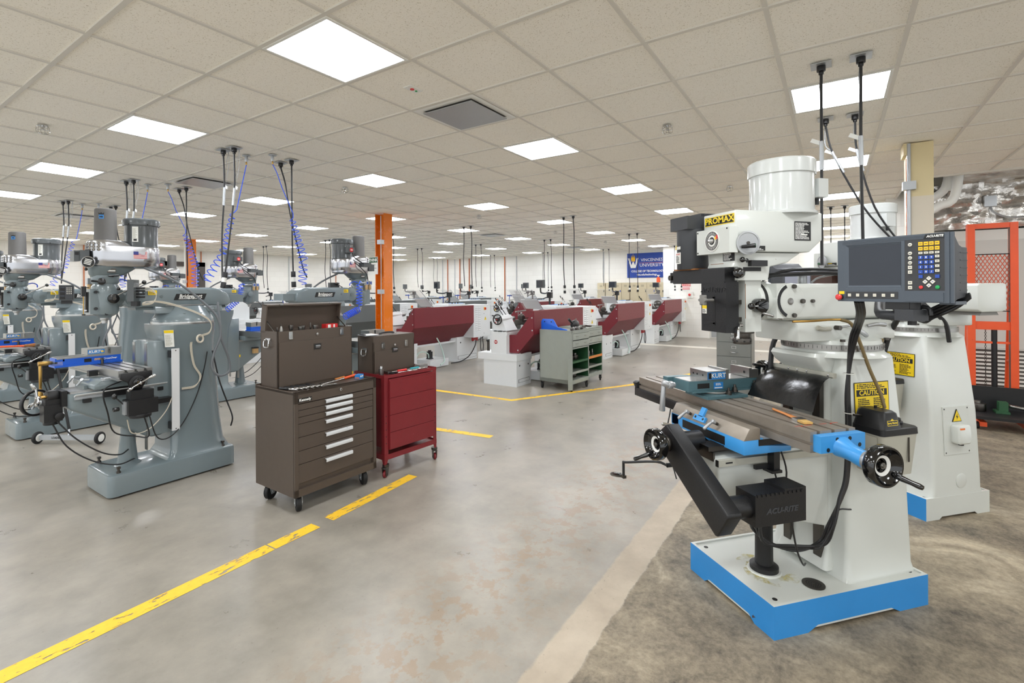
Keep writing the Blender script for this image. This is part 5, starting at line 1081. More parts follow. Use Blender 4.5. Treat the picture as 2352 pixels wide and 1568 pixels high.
def readout(par, loc, rz):
    """digital readout hung on the mill; front faces local -y"""
    M = Matrix.Translation(loc) @ Matrix.Rotation(R(rz), 4, 'Z'); b = MB(MATS['motor_grey']); b.xf(M); b.box((-.068, -.02, -.09), (.068, .025, .09), .006); h = b.build('readout_display', par)
    b = MB(MATS['black_ink']); b.xf(M); b.box((-.06, -.0212, -.08), (.06, -.0195, .08)); b.m(MATS['charcoal']).box((-.012, -.022, -.075), (.055, -.0208, .075)); b.m(MATS['screen'])
    for k in range(3): b.box((-.055, -.0225, .055-k*.05), (-.016, -.021, .07-k*.05))
    b.m(MATS['cream_btn'])
    for i in range(3):
        for j in range(4): b.box((.0+i*.018, -.0235, .05-j*.022), (.01+i*.018, -.0215, .06-j*.022))
    b.build('readout_panel', h)
    b = MB(MATS['cable_black']); b.xf(M)
    for k in range(4): b.cyl((.0, .025, .02-k*.025), 'y', .008, .06, n=10)
    b.box((-.05, -.0, -.13), (.05, .04, -.09), .004); b.build('readout_plug', h)
BP = make_bridgeport()
def blue_vise(label):
    t = thing('machine_vise', label, 'vise', group='blue mill vises'); Bv, G = MATS['vise_blue'], MATS['ground_steel']
    b = MB(Bv); b.box((-.078, -.215, 1.0315), (.078, .25, 1.048), .004); b.box((-.07, -.16, 1.046), (.07, .24, 1.098), .004); b.box((-.07, -.21, 1.08), (.07, -.15, 1.106), .006); b.m(MATS['black_ink']).box((.0702, -.02, 1.055), (.0708, .03, 1.085)); b.m(MATS['white_ink'])
    b.text('CrossOver', .022, face((.0708, .16, 1.072), (1, 0, 0)), .0004, .0006, .2); b.m(MATS['yellow_btn']).text('DX6', .022, face((.0708, .07, 1.072), (1, 0, 0)), .0004, .0008, .2); b.build('body', t)
    b = MB(G); b.box((-.072, -.2, 1.098), (.072, .24, 1.112), .002); b.m(MATS['black_ink']).box((-.02, -.2, 1.1121), (.02, .05, 1.1124)); b.build('bed', t)
    b = MB(G); b.box((-.075, -.0, 1.112), (.075, .125, 1.165), .003); b.box((-.075, .125, 1.112), (.075, .142, 1.168), .002); b.build('movable_jaw', t)
    b = MB(G); b.box((-.075, .165, 1.112), (.075, .182, 1.168), .002); b.box((-.075, .182, 1.112), (.075, .245, 1.165), .003); b.m(MATS['black_ink'])
    for x in (-.04, .04): b.cyl((x, .165, 1.142), (0, -1, 0), .006, .0008, n=12)
    b.build('fixed_jaw', t)
    b = MB(MATS['blue_label']); b.xf(face((.0752, .062, 1.138), (1, 0, 0))); b.box((-.058, -.018, 0), (.058, .018, .001)); b.m(MATS['white_ink']).text('KURT', .03, Matrix.Translation((-.014, 0, .001)), .0004, .0012, .25, sx=1.05); b.cyl((.04, 0, .001), 'z', .01, .0006, n=20); b.m(MATS['yellow_btn']).prism([(.03, -.004), (.054, -.008), (.05, .006), (.034, .006)], 'z', .001, .002); b.build('maker_plate', t)
    b = MB(MATS['steel_dark']); b.cyl((.086, .1, 1.0315), 'z', .01, .05, n=6); b.build('clamp_bolt', t)
    b = MB(MATS['brass']); b.rod((0, -.21, 1.07), (0, -.3, 1.07), .014, .019, 16, .003); b.rod((0, -.285, 1.072), (0, -.285, .86), .013, .009, 14, .002); b.lathe((0, -.285, .87), (0, 0, -1), [(.009, 0), (.014, .02), (.019, .06), (.012, .066)], 16); b.build('crank_handle', t)
    return t
MILLS = [((.52, 2.905), -90, 'grey-green knee mill in the front left with a brake-capped motor, beside the brown tool cabinet'),
         ((.53, 5.65), -90, 'grey-green knee mill second in its row, left of the front left one'),
         ((.53, 8.40), -90, 'grey-green knee mill cut by the left photo edge, third in its row'),
         ((3.31, 2.93), 90, 'grey-green knee mill behind the open brown chest, head next to the orange column'),
         ((3.385, 5.69), 90, 'grey-green knee mill whose head rises just left of the brown chest lid'),
         ((3.39, 8.44), 90, 'grey-green knee mill whose head shows before the far orange column')]
VL = ['blue vise with a brass crank on the front left grey mill', 'blue vise on the second grey mill of the left row', 'blue vise on the grey mill at the left photo edge', 'blue vise on the grey mill beside the orange column', 'blue vise on the grey mill left of the brown chest lid', 'blue vise on the grey mill before the far orange column']
for k, ((x, y), rz, lab) in enumerate(MILLS):
    o = BP if k == 0 else dup(BP, (0, 0, 0), skip=('readout_display',))
    o.location = (x, y, 0); o.rotation_euler = (0, 0, R(rz)); o['label'] = lab; o['group'] = 'grey-green turret mills'
    if k == 0: readout(o, (.175, .20, 1.665), -35)
    elif k < 3: readout(o, (.3, .43, 1.645), 72)
    else: readout(o, (.2, .3, 1.66), 90)
bv = blue_vise('x')
for k, ((x, y), rz, lab) in enumerate(MILLS):
    o = bv if k == 0 else dup(bv, (0, 0, 0)); M = Matrix.Translation((x, y, 0)) @ Matrix.Rotation(R(rz), 4, 'Z') @ Matrix.Translation((-.345 if k != 1 else -.32, 0.02, .0005))
    o.matrix_world = M; o['label'] = VL[k]
t = thing('wrench', 'long orange-handled ratchet wrench lying across the second grey mill table', 'wrench'); M = Matrix.Translation((.53, 5.65, 0)) @ Matrix.Rotation(R(-90), 4, 'Z'); t.matrix_world = M @ Matrix.Translation((.16, -.0, 1.042))
b = MB(MATS['handle_orange']); b.tube([(-.1, -.33, .018), (.0, -.1, .012), (.05, .08, .008)], .011, 10, 3); b.m(MATS['rust']).tube([(.05, .08, .008), (.075, .17, .012)], .015, 10, 1, r2=.022); b.build('handle', t)
b = MB(MATS['steel_dark']); b.cyl((.078, .18, -.008), 'z', .024, .03, .004, 20); b.build('head', t)
# magnetic sweeper parked between the mills
t = thing('magnetic_sweeper', 'wheeled magnetic floor sweeper bar with white hubs beside the front left mill', 'sweeper', (.83, 4.80, 0), -57)
b = MB(MATS['galv']); b.box((-.31, -.02, .045), (.31, .02, .095), .006); b.m(MATS['black_ink']).text('LOADED', .03, face((-.12, -.0205, .07), (0, -1, 0)), .0004, .001, sx=.9); b.build('bar', t)
b = MB(MATS['galv']); b.rod((0, .0, .09), (-.05, .06, .14), .01); b.build('bracket', t)
b = MB(MATS['rubber']); b.rod((-.05, .06, .14), (-.36, .24, .86), .014, bev=.003); b.build('handle', t)
for s in (-1, 1):
    b = MB(MATS['rubber']); b.lathe((s*.345-.016, -.0, .066), 'x', [(.045, 0), (.062, .003), (.066, .012), (.066, .022), (.062, .03), (.045, .033)], 32); w_ = b.build('wheel', t)
    b = MB(MATS['white_ink']); b.lathe((s*.345-.02, -.0, .066), 'x', [(.015, 0), (.04, .003), (.044, .008), (.044, .033), (.04, .038), (.015, .041)], 28); b.build('hub', w_)
# ================================================================== lathes, seen from behind
def make_lathe(splash, charcoal):
    Wm, S, G = MATS['lathe_white'], MATS['steel_dark'], MATS['ground_steel']
    t = thing('lathe', 'x', 'lathe')
    b = MB(Wm); b.box((0, 0, .0), (.47, .68, .43), .006); b.box((-.01, -.01, .43), (.48, .80, .545), .008); b.m(MATS['black_ink'])
    for x in (.1, .38): b.cyl((x, -.0005, .35), (0, -1, 0), .016, .001, n=14)
    b.box((.06, -.002, .06), (.42, .0, .12)); b.m(Wm).box((.07, -.004, .065), (.41, -.001, .115), .002); b.build('tail_pedestal', t)
    b = MB(Wm); b.box((1.77, 0, .012), (2.52, .68, .56), .006); b.box((1.74, .02, 0), (2.53, .66, .03)); b.m(MATS['black_ink'])
    for x in (1.9, 2.35): b.cyl((x, -.0005, .43), (0, -1, 0), .018, .001, n=14)
    b.box((1.8, -.002, .05), (2.49, .0, .13)); b.m(Wm).box((1.81, -.004, .055), (2.48, -.001, .125), .002); b.build('head_pedestal', t)
    b = MB(Wm); b.box((.4, .05, .455), (1.8, .3, .49), .004); b.box((.0, .2, .54), (.4, .52, .86), .006); b.box((1.75, .05, .55), (2.5, .6, .93), .006); b.build('bed_support', t)
    b = MB(Wm); b.box((0, .19, .86), (1.9, .5, .915), .006); b.m(G)
    for y in (.21, .29, .4, .48): b.prism([(y-.012, .915), (y+.012, .915), (y+.007, .935), (y-.007, .935)], 'x', 0.02, 1.6)
    b.build('bed', t)
    b = MB(MATS['lathe_red']); b.cyl((.0005, .42, .74), (-1, 0, 0), .034, .003, n=28); b.m(MATS['white_ink']).box((-.0035, .4, .735), (-.002, .44, .745)); b.box((-.0035, .4, .725), (-.002, .408, .757)); b.box((-.0035, .432, .725), (-.002, .44, .757)); b.build('emblem', t)
    b = MB(S); b.box((-.012, .55, .58), (0, .6, .78), .003); b.m(MATS['knob_black']).cyl((-.01, .575, .76), (-1, 0, 0), .02, .03); b.build('brake_switch', t)
    b = MB(splash); P = [(.25, .595), (.25, .865), (.06, .87), (-.28, 1.285), (-.28, .89), (.02, .56), (.22, .56)]
    b.prism(P, 'x', .095, .105, 0); b.box((.105, -.285, .89), (2.03, -.275, 1.285), .002); b.prism([(-.284, .89), (-.276, .89), (.034, .562), (.026, .556)], 'x', .105, 2.03); b.prism([(.02, .56), (.03, .56), (.12, .47), (.11, .47)], 'x', .2, 1.6); b.box((.12, -.27, 1.27), (2.03, -.2, 1.285), .002)
    b.m(MATS['galv'])
    for y, z in ((-.25, 1.17), (-.255, .96), (.03, .61)): b.cyl((.0955, y, z), (-1, 0, 0), .013, .004, n=10)
    b.build('splash_guard', t)
    b = MB(Wm); b.box((2.03, -.28, .545), (2.68, .2, 1.29), .006); b.prism([(-.28, .92), (-.28, .545), (.04, .545)], 'x', 2.025, 2.035); b.build('electric_cabinet', t)
    b = MB(Wm)
    for cx in (2.1, 2.21):
        for k in range(13): b.prism([(-.2805, .70+k*.042), (-.2805, .72+k*.042), (-.290, .704+k*.042)], 'x', cx, cx+.085)
    b.m(MATS['dust_grey'])
    for cx in (2.1, 2.21):
        for k in range(13): b.box((cx+.003, -.2812, .696+k*.042), (cx+.082, -.2806, .702+k*.042))
    b.build('louver', t)
    b = MB(MATS['switch_yellow']); b.box((2.43, -.286, 1.16), (2.5, -.28, 1.23), .003); b.m(MATS['estop_red']).cyl((2.465, -.285, 1.195), (0, -1, 0), .022, .02, n=18); b.box((2.456, -.318, 1.17), (2.474, -.3, 1.22), .003); b.build('main_switch', t)
    b = MB(MATS['yellow_label']); b.prism([(2.44, .93), (2.53, .93), (2.485, 1.01)], 'y', -.2825, -.2805); b.m(MATS['black_ink']).prism([(2.488, .99), (2.476, .967), (2.486, .967), (2.482, .945), (2.494, .972), (2.486, .972)], 'y', -.2835, -.2824); b.build('shock_sign', t)
    b = MB(S); [b.cyl((2.43, -.2805, z), (0, -1, 0), .007, .004, n=10) for z in (1.08, .62)]; b.build('door_lock', t)
    b = MB(MATS['lathe_red']); b.prism([(2.1, .555), (2.3, .555), (2.3, .46), (2.26, .455), (2.2, .5), (2.14, .455), (2.1, .46)], 'y', -.2, -.16, .004); b.build('cable_bracket', t)
    # headstock with chuck and guard
    b = MB(Wm); b.box((1.55, .06, .93), (2.3, .58, 1.29), .015, 3); b.box((1.6, .1, 1.289), (2.2, .5, 1.32), .012); b.build('headstock', t)
    b = MB(MATS['black_plastic']); [b.box((1.7+k*.1, .085, 1.325), (1.74+k*.1, .099, 1.35), .003) for k in range(3)]; b.m(MATS['blue_label']).box((1.95, .15, 1.321), (2.2, .4, 1.328), .003); b.build('head_top_clutter', t) if False else b.build('lamp_row', t)
    b = MB(S); b.cyl((1.55, .33, 1.13), (-1, 0, 0), .06, .03); b.cyl((1.52, .33, 1.13), (-1, 0, 0), .12, .09, .008, 36); b.m(G)
    for k in range(3): a = k*2*PI/3+.4; b.cbox((1.42, .33+.07*math.cos(a), 1.13+.07*math.sin(a)), (.03, .075, .04), .004, M=None)
    b.build('chuck', t)
    b = MB(MATS['clear_guard']); y0, y1 = .08, .5
    pr = [(.62, 1.62), (.55, 1.615), (.47, 1.58)]
    b.faces([(1.08, y0, 1.27), (1.08, y1, 1.27), (.72, y1, 1.60), (.72, y0, 1.60), (.66, y1, 1.63), (.66, y0, 1.63), (.50, y1, 1.615), (.50, y0, 1.615)], [(0, 1, 2, 3), (3, 2, 4, 5), (5, 4, 6, 7)]); b.build('clear_shield', t)
    b = MB(Wm); d = V((-.36, 0, .33)); p = V((1.075, 0, 1.272)); b.loft([[p+d*s+V((-.003, y, -.003)) for s, y in ((.02, .1), (.02, .45), (.55, .45), (.55, .1))], [p+d*s+V((.003, y, .003)) for s, y in ((.02, .1), (.02, .45), (.55, .45), (.55, .1))]]); b.m(MATS['galv']).rod((1.08, .09, 1.27), (.66, .09, 1.64), .006); b.build('shield_panel', t)
    # tailstock and carriage
    b = MB(Wm); b.loft([[(.05, .24, .935), (.42, .24, .935), (.42, .48, .935), (.05, .48, .935)], [(.05, .27, 1.02), (.38, .27, 1.02), (.38, .46, 1.02), (.05, .46, 1.02)], [(.06, .31, 1.08), (.36, .3, 1.1), (.36, .44, 1.1), (.06, .43, 1.08)], [(.07, .33, 1.19), (.33, .33, 1.2), (.33, .42, 1.2), (.07, .41, 1.19)]]); b.cyl((.04, .37, 1.13), 'x', .06, .34, .008, 24); b.m(G).cyl((.38, .37, 1.13), 'x', .035, .12, .003, 20); b.build('tailstock', t)
    b = MB(MATS['black_plastic']); b.torus((-.02, .37, 1.13), 'x', .085, .011, 36, 10); b.cyl((-.04, .37, 1.13), 'x', .035, .06, .004, 20); [b.rod((-.02, .37, 1.13), (-.02, .37+.083*math.cos(a), 1.13+.083*math.sin(a)), .01) for a in (.4, 2.5, 4.6)]; b.rod((-.02, .43, 1.19), (-.09, .43, 1.2), .01); b.m(MATS['lathe_red']).box((-.047, .36, 1.12), (-.042, .38, 1.14)); b.build('tail_handwheel', t)
    b = MB(MATS['black_plastic']); b.rod((.2, .40, 1.19), (.08, .47, 1.4), .007); b.rod((.1, .46, 1.35), (.075, .473, 1.41), .014); b.rod((.3, .4, 1.19), (.22, .46, 1.33), .007); b.rod((.24, .45, 1.29), (.215, .465, 1.35), .013); b.m(G).rod((.34, .42, .95), (.22, .5, 1.19), .008); b.build('clamp_lever', t)
    b = MB(Wm); b.box((.62, .1, .93), (1.05, .62, 1.0), .008); b.box((.7, .5, .6), (1.05, .72, .95), .01); b.build('carriage', t)
    b = MB(S); b.box((.68, .18, 1.0), (.95, .5, 1.05), .005); b.box((.6, .25, 1.05), (.8, .42, 1.09), .005); b.box((.6, .25, 1.1), (.7, .35, 1.16), .006); b.cyl((.65, .3, 1.09), 'z', .05, .1, .01, 20); b.box((.5, .3, .95), (.64, .45, 1.01), .005); b.build('tool_post', t)
    b = MB(G); b.cyl((.78, .45, 1.05), 'z', .008, .2, n=10); b.rod((.72, .45, 1.23), (1.05, .45, 1.245), .012); b.ball((.7, .45, 1.23), .018, 10); b.cyl((.65, .3, 1.19), 'z', .02, .035, .004); b.build('steady_rod', t)
    # readout on an arm and a work lamp
    b = MB(MATS['black_plastic']); b.cyl((2.1, .5, 1.29), 'z', .022, .26, n=14); b.tube([(2.1, .5, 1.55), (2.02, .5, 1.58), (1.85, .46, 1.56), (1.62, .42, 1.57), (1.56, .41, 1.6), (1.55, .41, 1.7)], .016, 8, 4); b.box((2.06, .45, 1.46), (2.14, .55, 1.58), .008); b.rod((2.1, .5, 1.5), (1.98, .58, 1.45), .012); b.build('readout_arm', t)
    b = MB(MATS['motor_grey']); b.xf(Matrix.Translation((1.55, .41, 1.75)) @ Matrix.Rotation(R(64 if not charcoal else 20), 4, 'Z')); b.box((-.12, -.03, -.08), (.12, .02, .08), .006); b.m(MATS['screen']).box((-.105, .02, -.065), (.105, .0215, .065)); b.build('readout_display', t)
    if charcoal:
        b = MB(MATS['blue_btn']); b.tube([(.9, .55, 1.0), (.92, .6, 1.2), (.8, .5, 1.4), (.7, .4, 1.42)], .014, 8, 4); b.box((.56, .34, 1.38), (.72, .46, 1.42), .01); b.build('work_lamp', t)
    # coolant
    b = MB(Wm); b.box((.7, -.16, .012), (1.28, .3, .17), .005); b.build('coolant_tank', t)
    b = MB(MATS['black_plastic']); b.box((.86, .0, .17), (.97, .1, .19)); b.box((.86, .0, .19), (.95, .09, .33), .006); b.cyl((.9, .04, .33), 'z', .035, .03); b.build('coolant_pump', t)
    b = MB(MATS['pale_hose']); b.tube([(.86, .03, .2), (.78, -.02, .3), (.6, -.03, .36), (.5, .02, .3), (.47, .06, .05)], .013, 8, 5); b.build('coolant_hose', t)
    b = MB(MATS['pale_hose']); b.tube([(1.05, .01, .66), (1.08, -.08, .5), (1.12, -.14, .3), (1.1, -.2, .12), (.95, -.22, .06)], .014, 8, 5); b.build('drain_hose', t)
    b = MB(MATS['cable_black']); b.tube([(2.35, -.1, .54), (2.3, -.12, .35), (2.1, -.1, .12), (1.8, -.08, .02), (1.5, -.05, .015)], .012, 8, 5); b.tube([(2.6, -.1, .54), (2.62, -.12, .3), (2.58, -.12, .15), (2.52, -.11, .25), (2.55, -.1, .54)], .01, 8, 5); b.build('power_cable', t)
    return t
LA, LB = make_lathe(MATS['lathe_maroon'], False), make_lathe(MATS['lathe_charcoal'], True)
ROWS = [(2.33, 'front row'), (5.0, 'second row'), (7.45, 'third row'), (9.95, 'fourth row'), (12.7, 'last row')]
COLS = [(6.05, 'nearest'), (9.88, 'middle'), (13.66, 'farthest')]
fa = fb = True
for j, (y, rn) in enumerate(ROWS):
    for i, (x, cn) in enumerate(COLS):
        src = LA if j < 2 else LB
        if src is LA and fa: o = LA; fa = False
        elif src is LB and fb: o = LB; fb = False
        else: o = dup(src, (0, 0, 0))
        o.location = (x-(.08 if j == 1 and i == 0 else 0), y, 0); o['group'] = 'lathes in rows'
        if (i, j) == (0, 0): lab = 'white lathe with maroon splash guard directly behind the grey-green tool carts'
        elif (i, j) == (0, 1): lab = 'white lathe with maroon splash guard behind the closed brown chest on the maroon cart'
        else: lab = 'white lathe with %s splash guard, %s of the three in the %s' % ('maroon' if j < 2 else 'grey', cn, rn)
        o['label'] = lab
# ================================================================== tool cabinets and carts in front
def caster(par, p, r, w_, mm, yaw=0, fork='galv', top=.06):
    M = Matrix.Translation(p) @ Matrix.Rotation(R(yaw), 4, 'Z'); b = MB(mm); b.xf(M)
    b.lathe((0, -w_/2, 0), 'y', [(r*.55, 0), (r*.93, 0), (r, w_*.12), (r, w_*.88), (r*.93, w_), (r*.55, w_)], 32); b.cyl((0, -w_/2-.002, 0), 'y', r*.5, w_+.004, n=20); wh = b.build('caster', par)
    b = MB(MATS[fork]); b.xf(M); o = r*.35
    for s in (-1, 1): b.prism([(-.018, -.018), (.018, -.018), (o+.035, r+top*.6), (o-.045, r+top*.6)], 'y', s*(w_/2+.004), s*(w_/2+.008))
    b.box((o-.05, -w_/2-.009, r+top*.6-.004), (o+.04, w_/2+.009, r+top*.6), .001); b.cyl((o-.0, 0, r+top*.6), 'z', .03, top*.4, n=18); b.cyl((0, -w_/2-.012, 0), 'y', .009, w_+.024, n=8); b.build('caster_fork', wh); return wh
BR = MATS['ken_brown']
K = thing('tool_cabinet', 'brown seven-drawer rolling tool cabinet in the aisle, tools on top', 'tool cabinet', (1.187, 1.172, 0), -.8)
W, D_, z0, z1 = .765, .54, .128, .905
b = MB(BR); b.box((0, .012, z0), (.02, D_, z1-.004), .004); b.box((W-.02, .012, z0), (W, D_, z1-.004), .004); b.box((.02, D_-.012, z0), (W-.02, D_, z1-.004)); b.box((.0, .0, z0), (W, .02, z0+.055), .004); b.box((.0205, .02, z0+.001), (W-.0205, D_-.0125, z0+.02)); b.box((0, 0, z1-.085), (W, .02, z1), .004); b.box((0, 0, z0), (.03, .02, z1), .004); b.box((W-.03, 0, z0), (W, .02, z1), .004)
b.box((.0125, .0145, z1-.035), (W-.0125, D_-.0145, z1-.012)); b.box((0, 0, z1-.02), (W, .014, z1), .003); b.box((0, D_-.014, z1-.02), (W, D_, z1+.012), .003); b.box((0, 0, z1-.02), (.012, D_, z1), .003); b.box((W-.012, 0, z1-.02), (W, D_, z1), .003); b.box((.03, .02, z0+.05), (W-.03, .04, z1-.09)); b.build('body', K)
ht = [.048, .05, .05, .1, .1, .1, .142]; z = z1-.09
for h in ht:
    b = MB(BR); b.box((.033, .004, z-h+.002), (W-.033, .024, z-.002), .003); d = b.build('drawer', K)
    zz_ = z-.006-(.012 if h < .06 else .022); b = MB(MATS['ken_trim']); b.loft([[(x, y, zz_+q) for y, q in ((.004, .012), (-.012, .012), (-.016, .004), (-.014, -.014), (-.009, -.013), (-.010, .002), (-.006, .007), (.004, .007))] for x in (.26, .51)]); b.build('drawer_pull', d)
    z -= h
b = MB(MATS['black_ink']); b.xf(face((.085, -.001, z1-.062), (0, -1, 0))); b.box((-.055, -.014, 0), (.055, .014, .002), .001); b.m(MATS['white_ink']).text('Kennedy', .026, Matrix.Translation((0, 0, .002)), .0004, .0009, 0, sx=1.05); b.build('badge', K)
b = MB(MATS['chrome']); b.cyl((.40, .0, z1-.04), (0, -1, 0), .013, .012, .003, 18); b.m(MATS['black_ink']).box((.398, -.0128, z1-.047), (.402, -.012, z1-.034)); b.build('lock', K)
for x, y, yaw in ((.07, .07, 65), (.68, .07, 70), (.07, .45, 200), (.68, .45, 75)): caster(K, (x, y, .062), .062, .036, MATS['rubber'], yaw, top=.1)
# open chest on the cabinet
def chest(name, label, loc, rz, W, D_, H, lid_open):
    t = thing(name, label, 'tool chest', loc, rz); b = MB(BR)
    hb = H if lid_open else H-.055
    b.box((0, 0, 0), (W, .012, hb), .004); b.box((0, 0, 0), (.012, D_, hb), .004); b.box((W-.012, 0, 0), (W, D_, hb), .004); b.box((0, D_-.012, 0), (W, D_, hb), .004); b.box((.01, .01, 0), (W-.01, D_-.01, .012)); b.box((.01, .01, hb-.085), (W-.01, D_-.01, hb-.08)); b.build('body', t)
    b = MB(BR); b.box((.012, -.006, .016), (W-.012, .002, hb-.085), .002); p_ = b.build('front_panel', t)
    b = MB(MATS['steel_dark']); b.box((W/2-.035, -.008, hb*.62), (W/2+.035, -.004, hb*.62+.05), .002); b.m(MATS['black_ink']).box((W/2-.028, -.0088, hb*.62+.006), (W/2+.028, -.0078, hb*.62+.044)); b.m(MATS['galv']).prism([(-.009, hb*.62+.014), (-.022, hb*.62+.03), (-.009, hb*.62+.036)], 'x', W/2-.02, W/2+.02); b.build('pull', p_)
    for x in (.11, W-.11):
        b = MB(MATS['chrome']); b.box((x-.016, -.008, hb-.062), (x+.016, .0, hb-.006), .002); b.box((x-.011, -.016, hb-.05), (x+.011, -.007, hb-.02), .003); b.box((x-.014, -.012, hb-.066), (x+.014, -.004, hb-.05), .003); b.build('latch', t)
    b = MB(MATS['chrome']); b.cyl((W/2, .0, hb-.042), (0, -1, 0), .012, .01, .003, 16); b.build('lock', t)
    b = MB(MATS['chrome']); b.box((-.008, D_*.35, hb-.075), (.0, D_*.65, hb-.055), .002); b.tube([(-.008, D_*.36, hb-.065), (-.02, D_*.36, hb-.075), (-.024, D_*.38, hb-.12), (-.024, D_*.62, hb-.12), (-.02, D_*.64, hb-.075), (-.008, D_*.64, hb-.065)], .006, 8, 3); b.build('side_handle', t)
    if lid_open:
        b = MB(BR); M = Matrix.Translation((0, D_-.004, H-.01)) @ Matrix.Rotation(R(8), 4, 'X'); b.xf(M)
        L = D_*1.0; b.box((0, .0, .0), (W, .012, .225), .004); b.box((0, -.055, 0), (.01, .0, .225), .003); b.box((W-.01, -.055, 0), (W, .0, .225), .003); b.box((0, -.06, .215), (W, .002, .225), .003); b.box((W*.28, -.064, .213), (W*.84, -.02, .219), .002); l_ = b.build('lid', t)
        b = MB(MATS['chrome']); b.xf(M); [b.box((x-.014, -.066, .222), (x+.014, -.05, .23), .002) for x in (.12, W-.11)]; b.build('lid_catch', l_)
        b = MB(MATS['steel_dark'])
        for x in (.016, W-.016): b.rod((x, .04, H-.02), (x, D_-.045, H+.085), .005, n=8)
        b.build('lid_stay', t)
    else:
        b = MB(BR); b.box((0, 0, H-.055), (W, D_, H), .02, 4); l_ = b.build('lid', t)
        b = MB(MATS['black_plastic']); b.tube([(W/2-.09, D_/2, H-.001), (W/2-.075, D_/2, H+.014), (W/2, D_/2, H+.018), (W/2+.075, D_/2, H+.014), (W/2+.09, D_/2, H-.001)], .009, 8, 4); b.m(MATS['chrome']); [b.box((W/2+s*.09-.02, D_/2-.012, H-.001), (W/2+s*.09+.02, D_/2+.012, H+.006), .002) for s in (-1, 1)]; b.build('carry_handle', l_)
    return t
KM = Matrix.Translation((1.187, 1.172, 0)) @ Matrix.Rotation(R(-.8), 4, 'Z')
CH = chest('tool_chest', 'brown tool chest with its lid open on top of the brown rolling cabinet', tuple(KM @ V((.03, .275, .8935))), -.8, .70, .235, .445, True)
# chest contents and tools on the cabinet top
def bits(prefix, n, M, W_, D_, seed, label, hmin=.02, hmax=.06):
    rnd = random.Random(seed)
    for k in range(n):
        kind = rnd.choice(['drill_chuck', 'end_mill', 'collet', 'tap_handle']); x = W_*(k+.5)/n+rnd.uniform(-.004, .004); y = rnd.uniform(.15, .85)*D_; h = rnd.uniform(hmin, hmax)
        t = thing(kind, label+', %s from the left' % (ORD[k] if k < 10 else 'eleventh'), 'tool'); t.matrix_world = M @ Matrix.Translation((x, y, 0)) @ Matrix.Rotation(rnd.uniform(0, 3), 4, 'Z')
        if kind == 'drill_chuck': b = MB(MATS['steel']); b.lathe((0, 0, 0), 'z', [(.012, 0), (.018, .005), (.018, h*.6), (.013, h*.8), (.007, h)], 16); b.build('body', t); b = MB(MATS['steel_dark']); b.cyl((0, 0, h), 'z', .004, .02, n=8); b.build('jaws', t)
        elif kind == 'end_mill': b = MB(MATS['chrome']); b.cyl((0, 0, 0), 'z', .009, h*.6, .001, 14); b.build('shank', t); b = MB(MATS['steel_dark']); b.cyl((0, 0, h*.6), 'z', .007, h*.5, .001, 6); b.build('flutes', t)
        elif kind == 'collet': b = MB(MATS['steel']); b.lathe((0, 0, 0), 'z', [(.011, 0), (.011, h*.5), (.02, h*.9), (.02, h)], 16); b.build('body', t); b = MB(MATS['black_ink']); b.cyl((0, 0, h), 'z', .009, .0006, n=12); b.build('bore', t)
        else: b = MB(MATS['steel']); b.cyl((0, 0, 0), 'z', .008, h*.7, .001, 10); b.build('body', t); b = MB(MATS['chrome']); b.rod((-.035, 0, h*.7), (.035, 0, h*.7+.006), .005, n=8); b.build('bar', t)
CM = Matrix.Translation(CH.location) @ Matrix.Rotation(R(-.8), 4, 'Z')
bits('t', 9, CM @ Matrix.Translation((.05, .02, .3655)), .4, .15, 4, 'small machine tool standing in the open brown chest', .075, .12)
t = thing('parts_box', 'red and white parts box in the right end of the open brown chest', 'box'); t.matrix_world = CM @ Matrix.Translation((.56, .12, .3655))
b = MB(MATS['acoustic_red']); b.box((-.06, -.03, 0), (.06, .03, .105), .002); b.build('carton', t); b = MB(MATS['white_ink']); b.box((-.04, -.0312, .02), (-.012, -.03, .1)); b.box((.015, -.0312, .02), (.03, -.03, .1)); b.build('printing', t)
zt = .8932
def on_top(name, label, cat, x, y, rz=0, M0=None, z=None): t = thing(name, label, cat); t.matrix_world = (M0 or KM) @ Matrix.Translation((x, y, zt if z is None else z)) @ Matrix.Rotation(R(rz), 4, 'Z'); return t
for k in range(6):
    t = on_top('ratchet_socket', 'black-handled chrome socket tool in the pile on the brown cabinet, %s from the left' % ORD[k], 'tool',   .062+k*.04, .165-.007*k, 18+3*math.sin(k*2.1))
    b = MB(MATS['chrome']); b.rod((0, -.06, .012), (0, .0, .012), .011, n=14, bev=.002); b.cyl((0, -.075, .012), (0, 1, 0), .0115, .02, .002, 14); b.build('socket', t)
    b = MB(MATS['black_plastic']); b.rod((0, .0, .012), (0, .09, .013), .009, .012, 12, .003); b.build('handle', t)
t = on_top('adjustable_wrench', 'chrome wrench lying by the socket pile on the brown cabinet', 'wrench', .315, .095, 72); b = MB(MATS['chrome']); b.rod((0, -.08, .008), (0, .06, .008), .007); b.cyl((0, .075, .0), 'z', .02, .016, .002, 8); b.cyl((0, -.09, .002), 'z', .013, .012, .002, 12); b.build('body', t)
t = on_top('t_handle_wrench', 'long steel bar tool with an orange grip on the brown cabinet top', 'wrench', .47, .165, -76); b = MB(MATS['chrome']); b.rod((0, -.17, .01), (0, .12, .012), .0065); b.build('shaft', t); b = MB(MATS['handle_orange']); b.rod((0, .12, .013), (0, .27, .015), .011, .013, 14, .003); b.build('grip', t)
t = on_top('file', 'file with a pale wooden handle on the brown cabinet top', 'file', .47, .218, -80); b = MB(MATS['steel_dark']); b.box((-.008, -.16, .002), (.008, .05, .007)); b.build('blade', t); b = MB(MATS['wood_orange']); b.rod((0, .05, .011), (0, .16, .011), .008, .011, 12, .003); b.build('handle', t)
